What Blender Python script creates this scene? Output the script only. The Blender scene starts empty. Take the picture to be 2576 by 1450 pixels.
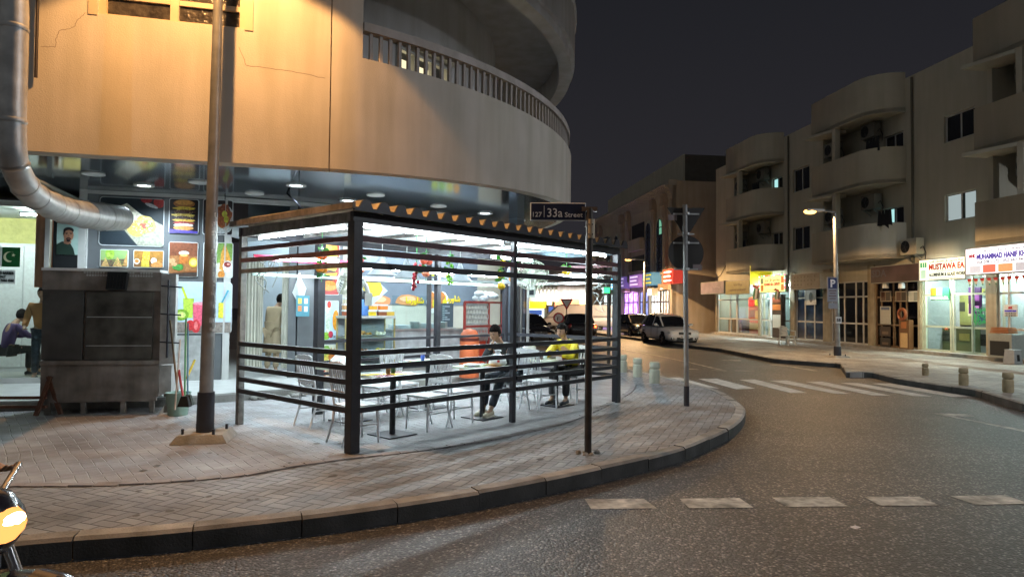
import bpy, bmesh, math, random
from math import sin, cos, pi, radians, atan2, hypot
from mathutils import Vector, Matrix
random.seed(7)
sc = bpy.context.scene
col = sc.collection
# ------------------------------------------------------------------ camera
FPX, PITCH, ROLL = 1650.0, 0.0297, 0.0095
CAM = Vector((0, 0, 1.6))
cr = Vector((cos(ROLL), 0, sin(ROLL)))
cf = Vector((0, cos(PITCH), sin(PITCH))); cf = (cf - cr*cf.dot(cr)).normalized()
cu = cr.cross(cf)
cd = bpy.data.cameras.new("camera"); cam = bpy.data.objects.new("camera", cd); col.objects.link(cam)
cam.matrix_world = Matrix(((cr.x, cu.x, -cf.x, CAM.x), (cr.y, cu.y, -cf.y, CAM.y), (cr.z, cu.z, -cf.z, CAM.z), (0, 0, 0, 1)))
cd.sensor_width = 36; cd.lens = 36*FPX/2576; cd.clip_end = 900; cd.clip_start = 0.05
sc.camera = cam
def ray(px, py): return cr*((px-1288)/FPX) - cu*((py-725)/FPX) + cf
def at(px, py, z=0.0):                      # world point at height z
    d = ray(px, py); return CAM + d*((z-1.6)/d.z)
def atd(px, py, y):                         # world point on the plane Y = y
    d = ray(px, py); return CAM + d*(y/d.y)
# ------------------------------------------------------------------ world / exposure
w = bpy.data.worlds.new("World"); sc.world = w; w.use_nodes = True
nt = w.node_tree; nt.nodes.clear()
wo = nt.nodes.new("ShaderNodeOutputWorld"); bg = nt.nodes.new("ShaderNodeBackground")
tc = nt.nodes.new("ShaderNodeTexCoord"); sx = nt.nodes.new("ShaderNodeSeparateXYZ"); rp = nt.nodes.new("ShaderNodeValToRGB")
nt.links.new(tc.outputs["Generated"], sx.inputs[0]); nt.links.new(sx.outputs["Z"], rp.inputs[0])
rp.color_ramp.elements[0].position = 0.0; rp.color_ramp.elements[0].color = (0.0215, 0.020, 0.0235, 1)
rp.color_ramp.elements[1].position = 0.45; rp.color_ramp.elements[1].color = (0.0108, 0.0112, 0.0140, 1)
vd = nt.nodes.new("ShaderNodeVectorMath"); vd.operation = 'DOT_PRODUCT'; vd.inputs[1].default_value = (-0.75, -0.62, 0.12); nt.links.new(tc.outputs["Generated"], vd.inputs[0])
mr = nt.nodes.new("ShaderNodeMapRange"); mr.interpolation_type = 'SMOOTHSTEP'; mr.inputs[1].default_value = 0.05; mr.inputs[2].default_value = 0.95; nt.links.new(vd.outputs["Value"], mr.inputs[0])
mg = nt.nodes.new("ShaderNodeMixRGB"); mg.inputs[2].default_value = (0.106, 0.106, 0.105, 1); nt.links.new(mr.outputs[0], mg.inputs[0]); nt.links.new(rp.outputs[0], mg.inputs[1])   # added fill: unseen sky half behind the viewer brightened to light the facades
nt.links.new(mg.outputs[0], bg.inputs[0]); bg.inputs[1].default_value = 1.0
nt.links.new(bg.outputs[0], wo.inputs[0])
sc.view_settings.view_transform = 'Standard'; sc.view_settings.look = 'None'
sc.view_settings.exposure = 0.35; sc.view_settings.gamma = 1
sc.render.engine = 'CYCLES'
cy = sc.cycles
cy.use_denoising = True; cy.max_bounces = 6; cy.diffuse_bounces = 3; cy.glossy_bounces = 3
cy.transmission_bounces = 6; cy.transparent_max_bounces = 12
cy.sample_clamp_indirect = 4.0; cy.sample_clamp_direct = 0; cy.caustics_reflective = False; cy.caustics_refractive = False
cy.use_light_tree = True
# ------------------------------------------------------------------ lamps
def area(name, loc, rot, sx_, sy_, watts, colr, spread=180):
    l = bpy.data.lights.new(name, 'AREA'); l.shape = 'RECTANGLE'; l.size = sx_; l.size_y = sy_
    l.energy = watts; l.color = colr; l.spread = radians(spread)
    o = bpy.data.objects.new(name, l); o.location = loc; o.rotation_euler = rot; col.objects.link(o); return o
def spot(name, loc, target, watts, colr, angle=120, blend=0.3, r=0.06):
    l = bpy.data.lights.new(name, 'SPOT'); l.energy = watts; l.color = colr; l.spot_size = radians(angle)
    l.spot_blend = blend; l.shadow_soft_size = r
    o = bpy.data.objects.new(name, l); o.location = loc
    o.rotation_euler = (Vector(target)-Vector(loc)).to_track_quat('-Z', 'Y').to_euler(); col.objects.link(o); return o
SOD = (1.0, 0.60, 0.27); COOL = (0.74, 0.90, 1.0); WARMW = (1.0, 0.72, 0.42)
# ------------------------------------------------------------------ materials
MATS = {}
def hexc(h):
    h = h.lstrip('#'); v = [int(h[i:i+2], 16)/255 for i in (0, 2, 4)]
    return tuple(((c+0.055)/1.055)**2.4 if c > 0.04045 else c/12.92 for c in v)
def mat(name, c, rough=0.6, metal=0.0, var=0.12, vs=3.0, bump=0.0, bs=60.0, emit=0.0, spec=None, dirt=0.0):
    if name in MATS: return MATS[name]
    if isinstance(c, str): c = hexc(c)
    m = bpy.data.materials.new(name); m.use_nodes = True; n = m.node_tree; b = n.nodes["Principled BSDF"]
    b.inputs["Roughness"].default_value = rough; b.inputs["Metallic"].default_value = metal
    if spec is not None: b.inputs["Specular IOR Level"].default_value = spec
    tcn = n.nodes.new("ShaderNodeTexCoord")
    ns = n.nodes.new("ShaderNodeTexNoise"); ns.inputs["Scale"].default_value = vs; ns.inputs["Detail"].default_value = 5
    n.links.new(tcn.outputs["Object"], ns.inputs["Vector"])
    r = n.nodes.new("ShaderNodeValToRGB")
    lo = tuple(max(0, x*(1-var)) for x in c); hi = tuple(min(1, x*(1+var)) for x in c)
    r.color_ramp.elements[0].position = 0.32; r.color_ramp.elements[0].color = (*lo, 1)
    r.color_ramp.elements[1].position = 0.68; r.color_ramp.elements[1].color = (*hi, 1)
    n.links.new(ns.outputs["Fac"], r.inputs[0]); out = r.outputs[0]
    if dirt > 0:       # rain streaks and grime stains
        mp = n.nodes.new("ShaderNodeMapping"); mp.inputs["Scale"].default_value = (2.2, 2.2, 0.22)
        n2 = n.nodes.new("ShaderNodeTexNoise"); n2.inputs["Scale"].default_value = 1.6; n2.inputs["Detail"].default_value = 8
        n.links.new(tcn.outputs["Object"], mp.inputs[0]); n.links.new(mp.outputs[0], n2.inputs["Vector"])
        r2 = n.nodes.new("ShaderNodeValToRGB"); r2.color_ramp.elements[0].position = 0.35; r2.color_ramp.elements[1].position = 0.62
        k = 1-dirt; r2.color_ramp.elements[0].color = (k, k, k*0.95, 1); r2.color_ramp.elements[1].color = (1, 1, 1, 1)
        n.links.new(n2.outputs["Fac"], r2.inputs[0])
        mx = n.nodes.new("ShaderNodeMixRGB"); mx.blend_type = 'MULTIPLY'; mx.inputs[0].default_value = 1
        n.links.new(out, mx.inputs[1]); n.links.new(r2.outputs[0], mx.inputs[2]); out = mx.outputs[0]
    n.links.new(out, b.inputs["Base Color"])
    if bump > 0:
        nb = n.nodes.new("ShaderNodeTexNoise"); nb.inputs["Scale"].default_value = bs; nb.inputs["Detail"].default_value = 4
        n.links.new(tcn.outputs["Object"], nb.inputs["Vector"])
        bu = n.nodes.new("ShaderNodeBump"); bu.inputs["Strength"].default_value = bump; bu.inputs["Distance"].default_value = 0.02
        n.links.new(nb.outputs["Fac"], bu.inputs["Height"]); n.links.new(bu.outputs[0], b.inputs["Normal"])
    if emit > 0:
        n.links.new(out, b.inputs["Emission Color"]); b.inputs["Emission Strength"].default_value = emit
    MATS[name] = m; return m
def C(h, rough=0.5, emit=0.0):              # plain coloured print / plastic
    return mat("colour_%s_%g_%g" % (h.strip('#'), rough, emit), h, rough, var=0.07, vs=14, emit=emit)
def emis(name, c, s):
    if name in MATS: return MATS[name]
    m = bpy.data.materials.new(name); m.use_nodes = True; n = m.node_tree; n.nodes.clear()
    e = n.nodes.new("ShaderNodeEmission"); e.inputs[0].default_value = (*c, 1); e.inputs[1].default_value = s
    o = n.nodes.new("ShaderNodeOutputMaterial"); n.links.new(e.outputs[0], o.inputs[0]); MATS[name] = m; return m
def glass(name, tint=(0.9, 0.97, 0.97), alpha=0.035, rough=0.03):
    if name in MATS: return MATS[name]
    m = bpy.data.materials.new(name); m.use_nodes = True; n = m.node_tree; n.nodes.clear()
    t = n.nodes.new("ShaderNodeBsdfTransparent"); t.inputs[0].default_value = (*tint, 1)
    g = n.nodes.new("ShaderNodeBsdfGlossy"); g.inputs["Roughness"].default_value = rough
    lw = n.nodes.new("ShaderNodeLayerWeight"); lw.inputs[0].default_value = 0.5
    fr = n.nodes.new("ShaderNodeMath"); fr.operation = 'POWER'; fr.inputs[1].default_value = 4; n.links.new(lw.outputs["Facing"], fr.inputs[0])
    ad = n.nodes.new("ShaderNodeMath"); ad.operation = 'ADD'; ad.inputs[1].default_value = alpha
    mx = n.nodes.new("ShaderNodeMixShader"); o = n.nodes.new("ShaderNodeOutputMaterial")
    n.links.new(fr.outputs[0], ad.inputs[0]); n.links.new(ad.outputs[0], mx.inputs[0])
    n.links.new(t.outputs[0], mx.inputs[1]); n.links.new(g.outputs[0], mx.inputs[2]); n.links.new(mx.outputs[0], o.inputs[0])
    MATS[name] = m; return m
def paving(name, angle, ca, cb, joint, wid=0.105):
    m = bpy.data.materials.new(name); m.use_nodes = True; n = m.node_tree; b = n.nodes["Principled BSDF"]
    N = n.nodes; L = n.links
    def mth(op, a, b_=None, c_=None):
        k = N.new("ShaderNodeMath"); k.operation = op
        for i, v in enumerate((a, b_, c_)):
            if v is None: continue
            if isinstance(v, (int, float)): k.inputs[i].default_value = v
            else: L.new(v, k.inputs[i])
        return k.outputs[0]
    tcn = N.new("ShaderNodeTexCoord")
    # slight wobble so rows are not ruler straight
    wn = N.new("ShaderNodeTexNoise"); wn.inputs["Scale"].default_value = 1.3; L.new(tcn.outputs["Object"], wn.inputs["Vector"])
    vm = N.new("ShaderNodeVectorMath"); vm.operation = 'SCALE'; vm.inputs["Scale"].default_value = 0.06; L.new(wn.outputs["Color"], vm.inputs[0])
    va = N.new("ShaderNodeVectorMath"); va.operation = 'ADD'; L.new(tcn.outputs["Object"], va.inputs[0]); L.new(vm.outputs[0], va.inputs[1])
    mp = N.new("ShaderNodeMapping"); mp.inputs["Rotation"].default_value = (0, 0, angle); mp.inputs["Scale"].default_value = (1/wid, 1/wid, 1)
    L.new(va.outputs[0], mp.inputs[0]); s = N.new("ShaderNodeSeparateXYZ"); L.new(mp.outputs[0], s.inputs[0])
    x, y = s.outputs[0], s.outputs[1]
    i, j = mth('FLOOR', x), mth('FLOOR', y); fx, fy = mth('SUBTRACT', x, i), mth('SUBTRACT', y, j)
    k = mth('FLOORED_MODULO', mth('SUBTRACT', i, j), 4)
    k1 = mth('COMPARE', k, 1, 0.1); k2 = mth('COMPARE', k, 2, 0.1); vert = mth('GREATER_THAN', k, 1.5)
    def mix(f, a, b_):
        return mth('ADD', a, mth('MULTIPLY', f, mth('SUBTRACT', b_, a)))
    Uc = mix(vert, mth('ADD', fx, k1), mth('ADD', fy, k2)); Vc = mix(vert, fy, fx)
    e = mth('MINIMUM', mth('MINIMUM', Uc, mth('SUBTRACT', 2, Uc)), mth('MINIMUM', Vc, mth('SUBTRACT', 1, Vc)))
    jm = N.new("ShaderNodeMapRange"); jm.interpolation_type = 'SMOOTHSTEP'; L.new(e, jm.inputs[0]); jm.inputs[1].default_value = 0.02; jm.inputs[2].default_value = 0.075
    cx = N.new("ShaderNodeCombineXYZ"); L.new(mth('SUBTRACT', i, k1), cx.inputs[0]); L.new(mth('SUBTRACT', j, k2), cx.inputs[1])
    wt = N.new("ShaderNodeTexWhiteNoise"); L.new(cx.outputs[0], wt.inputs[0])
    cc = N.new("ShaderNodeMixRGB"); cc.inputs[1].default_value = (*ca, 1); cc.inputs[2].default_value = (*cb, 1); L.new(wt.outputs["Value"], cc.inputs[0])
    n3 = N.new("ShaderNodeTexNoise"); n3.inputs["Scale"].default_value = 1.1; n3.inputs["Detail"].default_value = 9; n3.inputs["Roughness"].default_value = 0.65; L.new(tcn.outputs["Object"], n3.inputs["Vector"])
    r3 = N.new("ShaderNodeValToRGB"); r3.color_ramp.elements[0].position = 0.35; r3.color_ramp.elements[0].color = (0.55, 0.52, 0.50, 1); r3.color_ramp.elements[1].position = 0.62; r3.color_ramp.elements[1].color = (1.1, 1.1, 1.08, 1)
    L.new(n3.outputs["Fac"], r3.inputs[0])
    md = N.new("ShaderNodeMixRGB"); md.blend_type = 'MULTIPLY'; md.inputs[0].default_value = 1; L.new(cc.outputs[0], md.inputs[1]); L.new(r3.outputs[0], md.inputs[2])
    mj = N.new("ShaderNodeMixRGB"); mj.inputs[1].default_value = (*joint, 1); L.new(jm.outputs[0], mj.inputs[0]); L.new(md.outputs[0], mj.inputs[2])
    L.new(mj.outputs[0], b.inputs["Base Color"]); b.inputs["Roughness"].default_value = 0.62
    n4 = N.new("ShaderNodeTexNoise"); n4.inputs["Scale"].default_value = 120; L.new(tcn.outputs["Object"], n4.inputs["Vector"])
    hh = mth('ADD', mth('ADD', mth('MULTIPLY', jm.outputs[0], 0.9), mth('MULTIPLY', wt.outputs["Value"], 0.45)), mth('MULTIPLY', n4.outputs["Fac"], 0.25))
    bu = N.new("ShaderNodeBump"); bu.inputs["Strength"].default_value = 0.9; bu.inputs["Distance"].default_value = 0.012
    L.new(hh, bu.inputs["Height"]); L.new(bu.outputs[0], b.inputs["Normal"]); return m
def asphalt():
    m = bpy.data.materials.new("asphalt"); m.use_nodes = True; n = m.node_tree; b = n.nodes["Principled BSDF"]; N = n.nodes; L = n.links
    tcn = N.new("ShaderNodeTexCoord")
    v = N.new("ShaderNodeTexVoronoi"); v.inputs["Scale"].default_value = 52; L.new(tcn.outputs["Object"], v.inputs["Vector"])
    r = N.new("ShaderNodeValToRGB"); e = r.color_ramp.elements; e[0].position = 0.0; e[0].color = (0.17, 0.16, 0.15, 1); e[1].position = 0.5; e[1].color = (0.056, 0.058, 0.062, 1)
    L.new(v.outputs["Distance"], r.inputs[0])
    wn = N.new("ShaderNodeTexWhiteNoise"); L.new(v.outputs["Color"], wn.inputs[0])
    r2 = N.new("ShaderNodeValToRGB"); e = r2.color_ramp.elements; e[0].position = 0.70; e[0].color = (0.75, 0.75, 0.75, 1); e[1].position = 1.0; e[1].color = (3.4, 3.3, 3.15, 1); L.new(wn.outputs["Value"], r2.inputs[0])
    n1 = N.new("ShaderNodeTexNoise"); n1.inputs["Scale"].default_value = 0.35; n1.inputs["Detail"].default_value = 8; n1.inputs["Roughness"].default_value = 0.6; L.new(tcn.outputs["Object"], n1.inputs["Vector"])
    r3 = N.new("ShaderNodeValToRGB"); e = r3.color_ramp.elements; e[0].position = 0.34; e[0].color = (0.72, 0.74, 0.76, 1); e[1].position = 0.66; e[1].color = (1.35, 1.28, 1.2, 1); L.new(n1.outputs["Fac"], r3.inputs[0])
    a = N.new("ShaderNodeMixRGB"); a.blend_type = 'MULTIPLY'; a.inputs[0].default_value = 1; L.new(r.outputs[0], a.inputs[1]); L.new(r2.outputs[0], a.inputs[2])
    c = N.new("ShaderNodeMixRGB"); c.blend_type = 'MULTIPLY'; c.inputs[0].default_value = 1; L.new(a.outputs[0], c.inputs[1]); L.new(r3.outputs[0], c.inputs[2])
    n9 = N.new("ShaderNodeTexNoise"); n9.inputs["Scale"].default_value = 1.7; n9.inputs["Detail"].default_value = 3; n9.inputs["Distortion"].default_value = 1.2; L.new(tcn.outputs["Object"], n9.inputs["Vector"])
    r9 = N.new("ShaderNodeValToRGB"); e = r9.color_ramp.elements; e[0].position = 0.60; e[0].color = (1, 1, 1, 1); e[1].position = 0.70; e[1].color = (0.70, 0.70, 0.71, 1); L.new(n9.outputs["Fac"], r9.inputs[0])
    c9 = N.new("ShaderNodeMixRGB"); c9.blend_type = 'MULTIPLY'; c9.inputs[0].default_value = 1; L.new(c.outputs[0], c9.inputs[1]); L.new(r9.outputs[0], c9.inputs[2])
    L.new(c9.outputs[0], b.inputs["Base Color"]); b.inputs["Roughness"].default_value = 0.5
    bu = N.new("ShaderNodeBump"); bu.inputs["Strength"].default_value = 1.0; bu.inputs["Distance"].default_value = 0.01; bu.invert = True
    L.new(v.outputs["Distance"], bu.inputs["Height"]); L.new(bu.outputs[0], b.inputs["Normal"]); return m
PL_O = mat("plaster_cream", (0.62, 0.57, 0.50), 0.85, var=0.07, vs=1.2, bump=0.22, bs=65, dirt=0.16)
PL_W = mat("plaster_white", (0.72, 0.72, 0.73), 0.85, var=0.06, vs=1.5, bump=0.18, bs=65, dirt=0.16)
PL_D = mat("plaster_beige", (0.46, 0.43, 0.35), 0.9, var=0.06, vs=0.8, bump=0.3, bs=20, dirt=0.09)
PL_T = mat("plaster_tan", (0.42, 0.36, 0.29), 0.9, var=0.08, vs=0.8, bump=0.2, bs=40, dirt=0.12)
STEELD = mat("black_painted_steel", (0.022, 0.022, 0.028), 0.45, var=0.25, vs=9, bump=0.05, bs=40)
STEELM = mat("maroon_painted_steel", (0.075, 0.022, 0.028), 0.45, var=0.3, vs=9, bump=0.05, bs=40)
STEELG = mat("grey_primer_steel", (0.22, 0.21, 0.20), 0.6, var=0.35, vs=12, bump=0.2, bs=50, dirt=0.3)
GALV = mat("galvanised_steel", (0.55, 0.56, 0.55), 0.48, 0.55, var=0.2, vs=7, bump=0.08, bs=20)
STAIN = mat("stainless_steel", (0.55, 0.55, 0.54), 0.3, 0.9, var=0.1, vs=5)
GLASS = glass("clear_glass"); GLASSD = glass("dark_glass", (0.4, 0.33, 0.35), 0.06)
BLACKG = mat("dark_window_glass", (0.012, 0.014, 0.018), 0.08, var=0.2)
ALU = mat("white_aluminium", (0.55, 0.55, 0.53), 0.45, 0.2, var=0.08)
WHITEP = mat("white_plastic", (0.72, 0.74, 0.76), 0.4, var=0.05)
CHAIRM = mat("chair_white_paint", (0.84, 0.86, 0.88), 0.4, var=0.08, vs=8)
CONC = mat("concrete", (0.33, 0.32, 0.30), 0.85, var=0.18, vs=5, bump=0.4, bs=45, dirt=0.2)
KERBM = mat("kerb_stone", (0.36, 0.345, 0.32), 0.8, var=0.2, vs=4, bump=0.3, bs=60, dirt=0.25)
KERBF = mat("kerb_face_shaded", (0.085, 0.083, 0.08), 0.8, var=0.25, vs=4, bump=0.3, bs=60, dirt=0.3)  # kerb stone darkened in colour, shade of the road-side face painted in
BOLL = mat("bollard_concrete", (0.50, 0.49, 0.38), 0.8, var=0.1, vs=9, bump=0.3, bs=70, dirt=0.2)
TUBE = emis("tube_light", (0.78, 0.94, 1.0), 200.0)
# ------------------------------------------------------------------ mesh builder
class MB:
    def __init__(s): s.v = []; s.f = []; s.m = []; s.mats = []; s.cur = 0; s.sm = []; s.smooth = False
    def mat(s, m):
        if m not in s.mats: s.mats.append(m)
        s.cur = s.mats.index(m); return s
    def add(s, vs, fs, smooth=None):
        b = len(s.v); s.v += [tuple(v) for v in vs]
        for f in fs: s.f.append([b+i for i in f]); s.m.append(s.cur); s.sm.append(s.smooth if smooth is None else smooth)
        return s
    def box(s, c, d, rz=0.0, rx=0.0, ry=0.0, taper=1.0):
        M = Matrix.Rotation(rz, 3, 'Z') @ Matrix.Rotation(ry, 3, 'Y') @ Matrix.Rotation(rx, 3, 'X')
        vs = []
        for z in (-1, 1):
            k = taper if z > 0 else 1
            for x, y in ((-1, -1), (1, -1), (1, 1), (-1, 1)):
                vs.append(Vector(c) + M @ Vector((x*d[0]/2*k, y*d[1]/2*k, z*d[2]/2)))
        return s.add(vs, [(3, 2, 1, 0), (4, 5, 6, 7), (0, 1, 5, 4), (1, 2, 6, 5), (2, 3, 7, 6), (3, 0, 4, 7)], False)
    def ab(s, a, b):
        return s.box([(a[i]+b[i])/2 for i in range(3)], [abs(b[i]-a[i]) for i in range(3)])
    def bar(s, a, b, w_, h_=None):           # square bar from a to b
        a, b = Vector(a), Vector(b); h_ = h_ or w_; d = (b-a); L = d.length
        if L < 1e-6: return s
        d.normalize(); up = Vector((0, 0, 1)) if abs(d.z) < 0.95 else Vector((0, 1, 0))
        x = d.cross(up).normalized(); z = x.cross(d)
        vs = [p + x*(sx_*w_/2) + z*(sz_*h_/2) for p in (a, b) for sx_, sz_ in ((-1, -1), (1, -1), (1, 1), (-1, 1))]
        return s.add(vs, [(3, 2, 1, 0), (4, 5, 6, 7), (0, 1, 5, 4), (1, 2, 6, 5), (2, 3, 7, 6), (3, 0, 4, 7)], False)
    def tube(s, pts, r, n=8, caps=True):
        pts = [Vector(p) for p in pts]; rs = r if isinstance(r, (list, tuple)) else [r]*len(pts); vs = []; prev = None
        for i, p in enumerate(pts):
            d = (pts[min(i+1, len(pts)-1)] - pts[max(i-1, 0)]).normalized()
            if prev is None:
                x = d.cross(Vector((0, 0, 1)) if abs(d.z) < 0.9 else Vector((0, 1, 0))).normalized()
            else: x = (prev - d*prev.dot(d)).normalized()
            prev = x; y = d.cross(x)
            for k in range(n):
                a = 2*pi*k/n; vs.append(p + (x*cos(a)+y*sin(a))*rs[i])
        fs = []
        for i in range(len(pts)-1):
            for k in range(n): fs.append((i*n+k, i*n+(k+1) % n, (i+1)*n+(k+1) % n, (i+1)*n+k))
        s.add(vs, fs, True)
        if caps:
            s.add(vs[:n], [tuple(range(n))[::-1]], False); s.add(vs[-n:], [tuple(range(n))], False)
        return s
    def lathe(s, prof, c=(0, 0, 0), n=20, axis='Z'):
        vs = []
        for r, z in prof:
            for k in range(n):
                a = 2*pi*k/n; q = (r*cos(a), r*sin(a), z)
                if axis == 'Y': q = (q[0], q[2], q[1])
                if axis == 'X': q = (q[2], q[0], q[1])
                vs.append((c[0]+q[0], c[1]+q[1], c[2]+q[2]))
        fs = [(i*n+k, i*n+(k+1) % n, (i+1)*n+(k+1) % n, (i+1)*n+k) for i in range(len(prof)-1) for k in range(n)]
        s.add(vs, fs, True)
        if prof[0][0] > 2e-4: s.add(vs[:n], [tuple(range(n))[::-1]], False)
        if prof[-1][0] > 2e-4: s.add(vs[-n:], [tuple(range(n))], False)
        return s
    def ball(s, c, r, n=10, sc_=(1, 1, 1), m_=7):
        prof = [(max(1e-4, sin(pi*i/m_))*r, -cos(pi*i/m_)*r) for i in range(m_+1)]; b = len(s.v)
        s.lathe(prof, (0, 0, 0), n)
        for i in range(b, len(s.v)): v = s.v[i]; s.v[i] = (c[0]+v[0]*sc_[0], c[1]+v[1]*sc_[1], c[2]+v[2]*sc_[2])
        return s
    def prism(s, poly, z0, z1):              # poly: list of (x,y)
        n = len(poly); vs = [(x, y, z0) for x, y in poly]+[(x, y, z1) for x, y in poly]
        return s.add(vs, [list(range(n))[::-1], list(range(n, 2*n))]+[(i, (i+1) % n, n+(i+1) % n, n+i) for i in range(n)], False)
    def slab(s, poly, y0, y1):               # poly in xz, extruded along y
        n = len(poly); vs = [(x, y0, z) for x, z in poly]+[(x, y1, z) for x, z in poly]
        return s.add(vs, [list(range(n)), list(range(n, 2*n))[::-1]]+[(i, n+i, n+(i+1) % n, (i+1) % n) for i in range(n)], False)
    def strip(s, path, z0, z1, t, flip=1):   # wall of thickness t along a path; z0 may be a list
        L = []
        for i, p in enumerate(path):
            a = Vector(path[max(i-1, 0)][:2]); b = Vector(path[min(i+1, len(path)-1)][:2]); d = (b-a).normalized()
            L.append(Vector((-d.y, d.x))*t*flip)
        zl = z0 if isinstance(z0, list) else [z0]*len(path); n = len(path)
        A = [(p[0], p[1], z) for p, z in zip(path, zl)]; B = [(p[0]+o.x, p[1]+o.y, z) for p, o, z in zip(path, L, zl)]
        D = [(p[0], p[1], z1) for p in path]; E = [(p[0]+o.x, p[1]+o.y, z1) for p, o in zip(path, L)]
        for lo, hi, sm in ((A, D, None), (B, E, None), (D, E, False), (A, B, False)):
            s.add(lo+hi, [(i, i+1, n+i+1, n+i) for i in range(n-1)], sm)
        s.add([A[0], B[0], E[0], D[0]], [(0, 1, 2, 3)], False); s.add([A[-1], B[-1], E[-1], D[-1]], [(0, 1, 2, 3)], False)
        return s
    def build(s, name, parent=None, loc=None, rz=0.0, bevel=0.0):
        me = bpy.data.meshes.new(name); me.from_pydata(s.v, [], s.f)
        for m_ in s.mats: me.materials.append(m_)
        for i, p in enumerate(me.polygons): p.material_index = s.m[i]; p.use_smooth = s.sm[i]
        bm = bmesh.new(); bm.from_mesh(me); bmesh.ops.recalc_face_normals(bm, faces=bm.faces); bm.to_mesh(me); bm.free()
        me.update(); o = bpy.data.objects.new(name, me); col.objects.link(o)
        if parent: o.parent = parent
        if loc: o.location = loc
        o.rotation_euler[2] = rz
        if bevel:
            b = o.modifiers.new("bevel", 'BEVEL'); b.width = bevel; b.segments = 2; b.limit_method = 'ANGLE'; b.angle_limit = radians(50)
        return o
def tag(o, label=None, cat=None, group=None, kind=None):
    if label: o['label'] = label
    if cat: o['category'] = cat
    if group: o['group'] = group
    if kind: o['kind'] = kind
    return o
def thing(name, label, cat, loc=(0, 0, 0), rz=0.0, group=None):
    o = bpy.data.objects.new(name, None); o.empty_display_size = 0.1; col.objects.link(o)
    o.location = loc; o.rotation_euler[2] = rz; return tag(o, label, cat, group)
def copy_tree(o, parent=None):
    c = o.copy(); col.objects.link(c); c.parent = parent
    for ch in list(o.children): copy_tree(ch, c)
    return c
def rot2(x, y, a): return x*cos(a)-y*sin(a), x*sin(a)+y*cos(a)
class Frame:                                 # wall frame: x along (to the viewer's right), -y to the viewer
    def __init__(s, p, ang): s.p = Vector((p[0], p[1], 0)); s.a = ang; s.x = Vector((cos(ang), sin(ang), 0)); s.n = Vector((sin(ang), -cos(ang), 0))
    def px(s, u, v, o=0.0):                  # pixel -> (x along, z) on the plane o metres in front of the wall
        d = ray(u, v); t = ((s.p+s.n*o-CAM).dot(s.n))/d.dot(s.n); q = CAM+d*t; return (q-s.p).dot(s.x), q.z
    def w(s, x, o=0.0, z=0.0): q = s.p+s.x*x+s.n*o; return Vector((q.x, q.y, z))
# ---- lettering
AR = {'ا': (0xFE8D, 0xFE8E, 0, 0), 'أ': (0xFE83, 0xFE84, 0, 0), 'ب': (0xFE8F, 0xFE90, 0xFE91, 0xFE92), 'ة': (0xFE93, 0xFE94, 0, 0), 'ت': (0xFE95, 0xFE96, 0xFE97, 0xFE98),
      'ج': (0xFE9D, 0xFE9E, 0xFE9F, 0xFEA0), 'ح': (0xFEA1, 0xFEA2, 0xFEA3, 0xFEA4), 'خ': (0xFEA5, 0xFEA6, 0xFEA7, 0xFEA8), 'د': (0xFEA9, 0xFEAA, 0, 0), 'ر': (0xFEAD, 0xFEAE, 0, 0),
      'ز': (0xFEAF, 0xFEB0, 0, 0), 'س': (0xFEB1, 0xFEB2, 0xFEB3, 0xFEB4), 'ش': (0xFEB5, 0xFEB6, 0xFEB7, 0xFEB8), 'ص': (0xFEB9, 0xFEBA, 0xFEBB, 0xFEBC), 'ع': (0xFEC9, 0xFECA, 0xFECB, 0xFECC),
      'ف': (0xFED1, 0xFED2, 0xFED3, 0xFED4), 'ق': (0xFED5, 0xFED6, 0xFED7, 0xFED8), 'ك': (0xFED9, 0xFEDA, 0xFEDB, 0xFEDC), 'ل': (0xFEDD, 0xFEDE, 0xFEDF, 0xFEE0), 'م': (0xFEE1, 0xFEE2, 0xFEE3, 0xFEE4),
      'ن': (0xFEE5, 0xFEE6, 0xFEE7, 0xFEE8), 'ه': (0xFEE9, 0xFEEA, 0xFEEB, 0xFEEC), 'و': (0xFEED, 0xFEEE, 0, 0), 'ى': (0xFEEF, 0xFEF0, 0, 0), 'ي': (0xFEF1, 0xFEF2, 0xFEF3, 0xFEF4)}
def arabic(t):
    out = []
    for i, ch in enumerate(t):
        if ch not in AR: out.append(ch); continue
        p = i > 0 and t[i-1] in AR and AR[t[i-1]][2]; nx = i+1 < len(t) and t[i+1] in AR and AR[ch][2]
        out.append(chr(AR[ch][3] if p and nx else AR[ch][1] if p else AR[ch][2] if nx else AR[ch][0]))
    return ''.join(out[::-1])
def text(body, h, m, parent, loc, name="lettering", width=None, bold=0.0, rz=0.0, align='LEFT', depth=0.004, rot=None):
    c = bpy.data.curves.new(name, 'FONT'); c.body = body; c.size = h*1.38; c.offset = bold; c.align_x = align; c.extrude = depth; c.resolution_u = 2
    t = bpy.data.objects.new(name, c); col.objects.link(t)
    dg = bpy.context.evaluated_depsgraph_get(); me = bpy.data.meshes.new_from_object(t.evaluated_get(dg))
    bpy.data.objects.remove(t); me.materials.clear(); me.materials.append(m)
    xs = [v.co.x for v in me.vertices]
    if xs and width:
        k = width/(max(xs)-min(xs)); x0 = min(xs)
        for v in me.vertices: v.co.x = (v.co.x-x0)*k
    o = bpy.data.objects.new(name, me); col.objects.link(o); o.parent = parent; o.location = loc
    o.rotation_euler = rot or (pi/2, 0, rz); return o
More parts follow.
